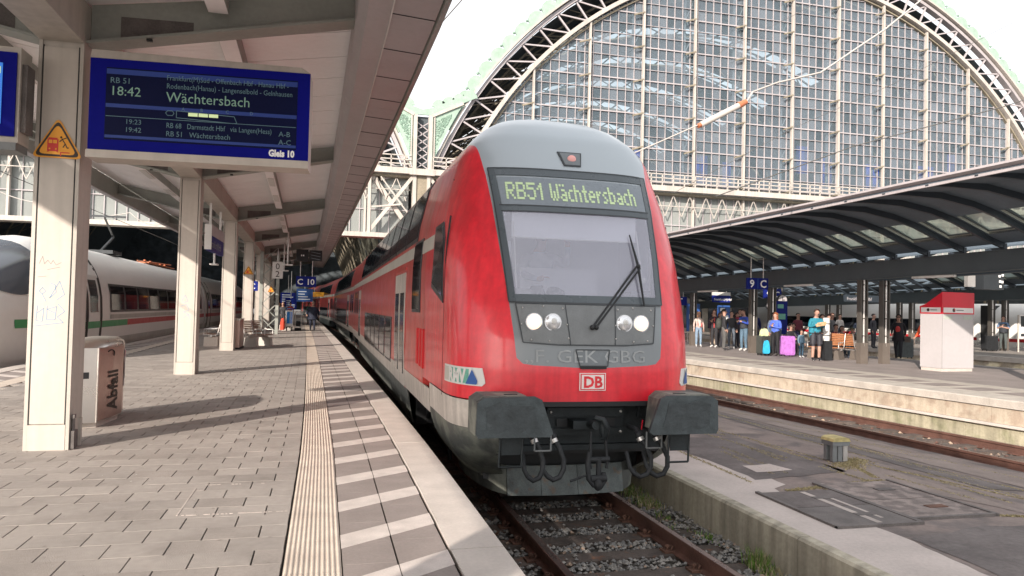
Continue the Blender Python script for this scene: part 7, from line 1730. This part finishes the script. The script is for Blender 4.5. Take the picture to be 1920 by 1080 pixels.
n_ = len(outl); mb.add(vs, [(k * n_ + i, k * n_ + (i + 1) % n_, (k + 1) * n_ + (i + 1) % n_, (k + 1) * n_ + i) for k in range(3) for i in range(n_)] + [tuple(range(3 * n_, 4 * n_))], 0, True); mb.build('bin_lid', 'stainless', t)
def side(u, z, o=.004):   # along the right-hand face u 0..1 (front to back)
    pts = [bf_(1, 0), bf_(1.28, .25), bf_(1.42, .5), bf_(1.28, .75), bf_(1, 1)]; k = min(3, int(u * 4)); f = u * 4 - k; a, b_ = Vector(pts[k]), Vector(pts[k + 1]); p = a.lerp(b_, f); d = (b_ - a).normalized(); n2 = Vector((d.y, -d.x)); p += n2 * o; return (p.x, p.y, z)
mb = MB(); vs = [side(i / 8 * .98 + .01, z, .003) for z in (.085, .99) for i in range(9)]; mb.add(vs, [(i, i + 1, 10 + i, 9 + i) for i in range(8)], 0); mb.build('side_panel', 'bin_red', t)
text('Abfall', .235, lambda a, c: side(max(.02, .36 - c * 1.15), .17 + a * .98, .012), 'sign_black', 'lettering', t, bold=.006)
mb = MB(); mb.tube([side(.20 + .06 * cos(q_ * pi / 5), .91 + .05 * sin(q_ * pi / 5), .01) for q_ in range(-1, 5)], .008, 5); mb.build('recycling_mark', 'sign_black', t)
mb = MB(); vs = [side(u_, z, .012) for z in (.42, .93) for u_ in (.60, .75, .92)]; mb.add(vs, [(0, 1, 4, 3), (1, 2, 5, 4)], 0); st_ = mb.build('notice', 'paper', t)
mb = MB(); vs = [side(u_, z, .015) for z in (.52, .80) for u_ in (.66, .75, .82)]; mb.add(vs, [(0, 1, 4, 3), (1, 2, 5, 4)], 0); mb.build('notice_print', 'grey_panel', t)
mb = MB(); vs = [side(u_, z, .015) for z in (.83, .91) for u_ in (.64, .75, .90)]; mb.add(vs, [(0, 1, 4, 3), (1, 2, 5, 4)], 0); mb.build('notice_print', 'pink_paper', t)
a3 = Vector((A_[0], A_[1], 0)); b3 = Vector((B_[0], B_[1], 0)); dd = (b3 - a3).normalized(); nn_ = Vector((dd.y, -dd.x, 0))
mb = MB(); p0 = a3 + dd * .12 + nn_ * .004; mb.prism([tuple(p0 + Vector((0, 0, .62))), tuple(p0 + dd * .13 + Vector((0, 0, .62))), tuple(p0 + dd * .13 + Vector((0, 0, .70))), tuple(p0 + Vector((0, 0, .70)))], tuple(nn_ * .002)); mb.build('lock_plate', 'black', t)
mb = MB(); mb.tube([tuple(b3 + Vector((0, 0, .07))), tuple(b3 + Vector((0, 0, 1.0)))], .012, 6); mb.build('corner_bead', 'stainless', t)
t = thing('litter_bin', 'brown sided litter bin behind the third column beside the bench', 'litter bin', (-3.0, 28.2, 0))
mb = MB(); mb.box(-3.1, -2.80, 27.2, 28.5, .06, 1.0); mb.build('bin_body', 'bin_red', t); mb = MB(); mb.box(-3.12, -2.78, 27.18, 28.52, 1.002, 1.05); mb.build('bin_lid', 'stainless', t); mb = MB(); mb.box(-3.05, -2.77, 27.25, 28.55, 0, .06); mb.build('bin_foot', 'black', t)
# station name sign hanging from the spine
t = thing('platform_sign', 'dark blue station name sign with white lamp box hanging between second and third column', 'sign', (-3.1, 23, 3.2))
mb = MB(); mb.box(-3.17, -3.05, 21.6, 24.3, 3.03, 3.45); mb.build('sign_box', 'sign_blue', t); text('Frankfurt(M)Hbf', .30, lambda a, c: (-3.045, 24.2 - 2.5 + a, 3.13 + c), 'tag_grey', 'lettering', t)
mb = MB(); mb.box(-3.19, -3.03, 21.6, 24.3, 3.452, 3.75); mb.build('sign_lamp', 'fascia', t)
for yy in (21.9, 23.9): mb = MB(); mb.box(-3.14, -3.08, yy - .03, yy + .03, 3.75, 4.4); mb.build('hanger', 'white', t)
mb = MB(); mb.box(-3.2, -3.02, 21.55, 21.595, 3.05, 3.74); mb.build('end_cap', 'white', t)
mb = MB(); mb.tube([(-3.1, 22.8, 3.02), (-3.1, 22.8, 2.72)], .03, 8); mb.box(-3.2, -3.0, 22.6, 23.0, 2.68, 2.72); mb.build('loudspeaker', 'white', t)
# numeral boards "0 2"
def numb(x, y, z0, z1, w_, label):
    t = thing('number_board', label, 'sign', (x, y, z0), group='white boards with 0 over 2'); mb = MB(); mb.box(x - w_ / 2, x + w_ / 2, y, y + .10, z0, z1); mb.build('board', 'white', t)
    h = z1 - z0; text('0', h * .52, lambda a, c: (x + a, y - .004, z0 + h * .55 + c), 'sign_black', 'lettering', t, 'CENTER'); text('2', h * .52, lambda a, c: (x + a, y - .004, z0 + h * .09 + c), 'sign_black', 'lettering', t, 'CENTER')
    mb = MB(); mb.tube([(x, y + .05, z1), (x, y + .05, 4.5)], .02, 6); mb.build('hanger', 'alu', t)
numb(-2.36, 40.0, 2.92, 3.78, .52, 'white board with 0 over 2 right of the lattice mast'); numb(-3.42, 36.2, 2.80, 3.62, .46, 'white board with 0 over 2 half hidden by the fourth column')
# C 10 signs
hanging_sign(-1.02, 44.0, 2.62, 3.22, 1.10, 'blue C 10 platform sign hanging above the walking man', (('C', -.33, .13, .46, 'sign_white', 'CENTER'), ('10', .24, .13, .46, 'sign_white', 'CENTER')), zt_=4.9)
t = thing('platform_sign', 'blue sign with curved white mark behind the fourth column', 'sign', (-3.5, 40, 2.3)); mb = MB(); mb.box(-3.95, -3.3, 40, 40.1, 2.25, 2.75); mb.build('sign_box', 'sign_blue', t); text('C', .4, lambda a, c: (-3.7 + a, 39.995, 2.35 + c), 'sign_white', 'lettering', t)
# far display, lamps, lattice mast
t = thing('departure_display', 'dark hanging display with two tiny lights below the far canopy', 'display', (-.9, 40, 3.9)); mb = MB(); mb.box(-1.46, -.86, 40, 40.3, 3.86, 4.48); mb.box(-.80, -.15, 40.0, 40.3, 3.9, 4.45); mb.build('display_case', 'black', t)
mb = MB(); mb.box(-1.22, -1.16, 39.99, 39.998, 4.12, 4.20); mb.box(-1.12, -1.06, 39.99, 39.998, 4.12, 4.20); mb.build('display_dots', 'sign_white', t)
mb = MB()
for k in range(3): mb.beam((-.72, 39.99, 4.36 - k * .16), (-.24, 39.99, 4.28 - k * .16), .05, .02)
mb.build('louvres', 'grey_train', t)
for i, (x, y) in enumerate(((-1.55, 33.0), (-1.9, 24.8), (-2.0, 39.0))):
    if i == 1: continue
    t = thing('pendant_lamp', ('white pendant lamp on rod hanging in front of the far display', '', 'second white pendant lamp left of the number board')[i], 'lamp', (x, y, 3.3), group='pendant platform lamps'); mb = MB(); mb.tube([(x, y, 3.30), (x, y, 4.7)], .03, 8); mb.build('rod', 'white', t); mb = MB(); mb.box(x - .22, x + .22, y - .12, y + .12, 3.26, 3.31); mb.build('lamp_head', 'white', t)
t = thing('lattice_mast', 'grey lattice mast with crossed braces standing behind the fourth column', 'mast', (-2.8, 41.4, 0))
for x in (-3.25, -2.42): mb = MB(); mb.box(x - .08, x + .08, 41.35, 41.5, 0, 4.4); mb.build('mast_leg', 'roof_steel', t)
z = .1
while z < 4.0: 
    mb = MB(); mb.beam((-3.2, 41.42, z), (-2.45, 41.42, z + .75), .05, .04, up=(0, 1, 0)); mb.beam((-2.45, 41.45, z), (-3.2, 41.45, z + .75), .04, .04, up=(0, 1, 0)); mb.build('brace', 'roof_steel', t); z += .75
# luggage trolleys and cleaning cart, people far off
t = thing('luggage_trolley', 'blue and white luggage cart standing left of the walking man', 'cart', (-1.95, 46.5, 0))
for a, b_, m in (((-2.2, 0.35), (-1.72, 1.32), 'white'),):
    mb = MB(); mb.box(-2.18, -1.76, 46.3, 47.2, .28, 1.22); mb.build('cart_body', 'white', t); mb = MB(); mb.box(-2.12, -1.95, 46.27, 46.298, .45, 1.15); mb.build('cart_panel', cmat((.02, .20, .55)), t); mb = MB(); mb.box(-1.92, -1.80, 46.27, 46.298, .45, 1.15); mb.build('cart_panel', cmat((.30, .42, .75)), t)
    mb = MB(); mb.tube([(-2.15, 46.3, 1.22), (-2.1, 46.3, 1.34), (-1.82, 46.3, 1.34), (-1.78, 46.3, 1.22)], .025, 6); mb.build('cart_handle', cmat((.02, .20, .55)), t)
    for xx in (-2.12, -1.82): mb = MB(); mb.tube([(xx - .03, 46.4, .12), (xx + .03, 46.4, .12)], .12, 12); mb.build('wheel', 'black', t)
t = thing('luggage_trolley', 'steel luggage trolley beside the blue cart', 'trolley', (-1.5, 46.9, 0)); mb = MB()
for x in (-1.66, -1.30): mb.tube([(x, 46.8, .15), (x, 46.8, 1.15)], .03, 6)
mb.tube([(-1.7, 46.8, 1.15), (-1.25, 46.8, 1.15)], .035, 6); mb.box(-1.66, -1.28, 46.8, 47.6, .22, .27); mb.build('trolley_frame', 'alu', t); mb = MB(); mb.box(-1.6, -1.34, 46.85, 47.3, .28, .60); mb.build('crate', 'rubber', t); mb = MB(); mb.tube([(-1.68, 46.85, .1), (-1.28, 46.85, .1)], .09, 10); mb.build('wheels', 'black', t)
soft('backpack', 'large black backpack beside the blue cart on platform ten', -2.75, 46.6, .75, (.28, .22, .42), 'rubber')
soft('red_bag', 'small orange red bag standing at the blue cart', -2.35, 46.2, .42, (.14, .12, .36), cmat((.75, .08, .04)))
for (lb, x, y, top) in (('person in dark clothes behind the blue cart', -2.5, 49.0, (.02, .02, .025)), ('distant person in green top beyond the walking man', -1.1, 62.0, (.04, .16, .10)), ('distant person in red top beyond the blue cart', -2.5, 60.0, (.4, .05, .05)), ('distant traveller in grey near the hall entrance', -3.2, 58.0, (.15, .15, .16))):
    person(lb, x, y, pi, 1.72, top, (.03, .03, .04))
# far concourse clutter: blue signs and lit boards under the hall
for i, (x, y, z, w_, h, m, lb) in enumerate(((-3.6, 80, 1.7, 1.5, 1.1, 'sign_blue', 'left blue board in the far concourse'), (-1.9, 78, 1.9, 1.6, 1.3, 'logo_blue', 'upper blue board above the carts in the far concourse'), (-2.9, 70, 1.2, 1.0, .9, 'sign_blue', 'lower blue board above the carts in the far concourse'), (-1.0, 84, 2.5, 2.4, .5, 'sign_yellow', 'long amber board in the far concourse'))):
    t = thing('concourse_board', lb, 'sign', (x, y, z)); mb = MB(); mb.box(x - w_ / 2, x + w_ / 2, y, y + .15, z, z + h); mb.build('board', m, t); mb = MB()
    for k in range(4): mb.box(x - w_ * .4, x + w_ * rnd.uniform(.0, .4), y - .01, y - .002, z + h * (.15 + .2 * k), z + h * (.22 + .2 * k))
    mb.build('board_print', 'sign_white' if m != 'sign_yellow' else 'sign_black', t); mb = MB(); mb.tube([(x, y + .07, z + h), (x, y + .07, 4.6)], .03, 5); mb.build('hanger', 'alu', t)

# ------------------------------------------------------------------ overhead line
def wire(name, label, pts, r, m='wire', n=14, sag=0.0):
    P_ = []
    for i in range(len(pts) - 1):
        a, b_ = Vector(pts[i]), Vector(pts[i + 1])
        for k in range(n): u = k / n; P_.append(a.lerp(b_, u) - Vector((0, 0, sag * 4 * u * (1 - u))))
    P_.append(Vector(pts[-1])); mb = MB(); mb.tube(P_, r, 5, 0); o = mb.build(name, m); tag(o, label, 'cable'); return o
wire('overhead_wire', 'thick white wire rising right from the orange ended insulator', [(8.64, 14, 6.16), (9.1, 14.5, 6.55), (9.9, 14.8, 6.92), (11.2, 15, 7.35), (13.0, 15, 8.6), (16, 15.2, 11.0)], .022, 'wire_white', 6)
wire('overhead_wire', 'white wire running left from the insulator behind the train roof', [(7.51, 14, 5.56), (6.2, 14.1, 4.92), (4.6, 14.2, 4.3), (2.9, 14.2, 4.6)], .014, 'wire_white', 5)
wire('overhead_wire', 'thin pale wire crossing the glass wall below the insulator', [(12.0, 24, 5.9), (16.8, 24, 8.6), (21.0, 24, 10.6), (27.0, 24, 13.8)], .009, 'wire', 5)
wire('overhead_wire', 'thin pale wire at the top centre of the glass wall', [(9.0, 20, 7.0), (11.5, 20, 9.6), (14.0, 20, 11.0), (19, 20, 14.2)], .006, 'wire', 5)
wire('overhead_wire', 'lowest thin dark wire crossing towards the right canopy', [(17.0, 30, 6.9), (24.2, 30, 9.72), (33.0, 30, 12.4), (40, 30, 14.9)], .025, 'wire', 5)
wire('overhead_wire', 'short dark wire at top left before the white sky', [(2.6, 14, 7.8), (1.9, 14, 6.9), (1.66, 14, 6.6)], .012, 'wire', 4)
wire('overhead_wire', 'pale cable looping behind the left column above the white train', [(-14.0, 34, 6.6), (-11.0, 34, 5.5), (-8.0, 34, 5.3), (-6.5, 34, 5.0)], .02, 'wire_white', 8, .3)
wire('overhead_wire', 'contact wire running above the left white train', [(-8.8, 10, 5.1), (-8.8, 45, 5.1), (-9.4, 90, 5.1)], .012, 'wire', 3)
t = thing('line_insulator', 'white rod insulator with orange end hanging above the red train', 'insulator', (8.1, 14, 5.9))
mb = MB(); mb.tube([(7.56, 14, 5.56), (8.45, 14, 6.05)], .066, 10); mb.build('insulator_rod', 'wire_white', t)
mb = MB(); mb.tube([(8.44, 14, 6.045), (8.62, 14, 6.15)], [.075, .06], 10); mb.tube([(7.50, 14, 5.53), (7.57, 14, 5.57)], .05, 8); mb.build('end_cap', 'insulator', t)
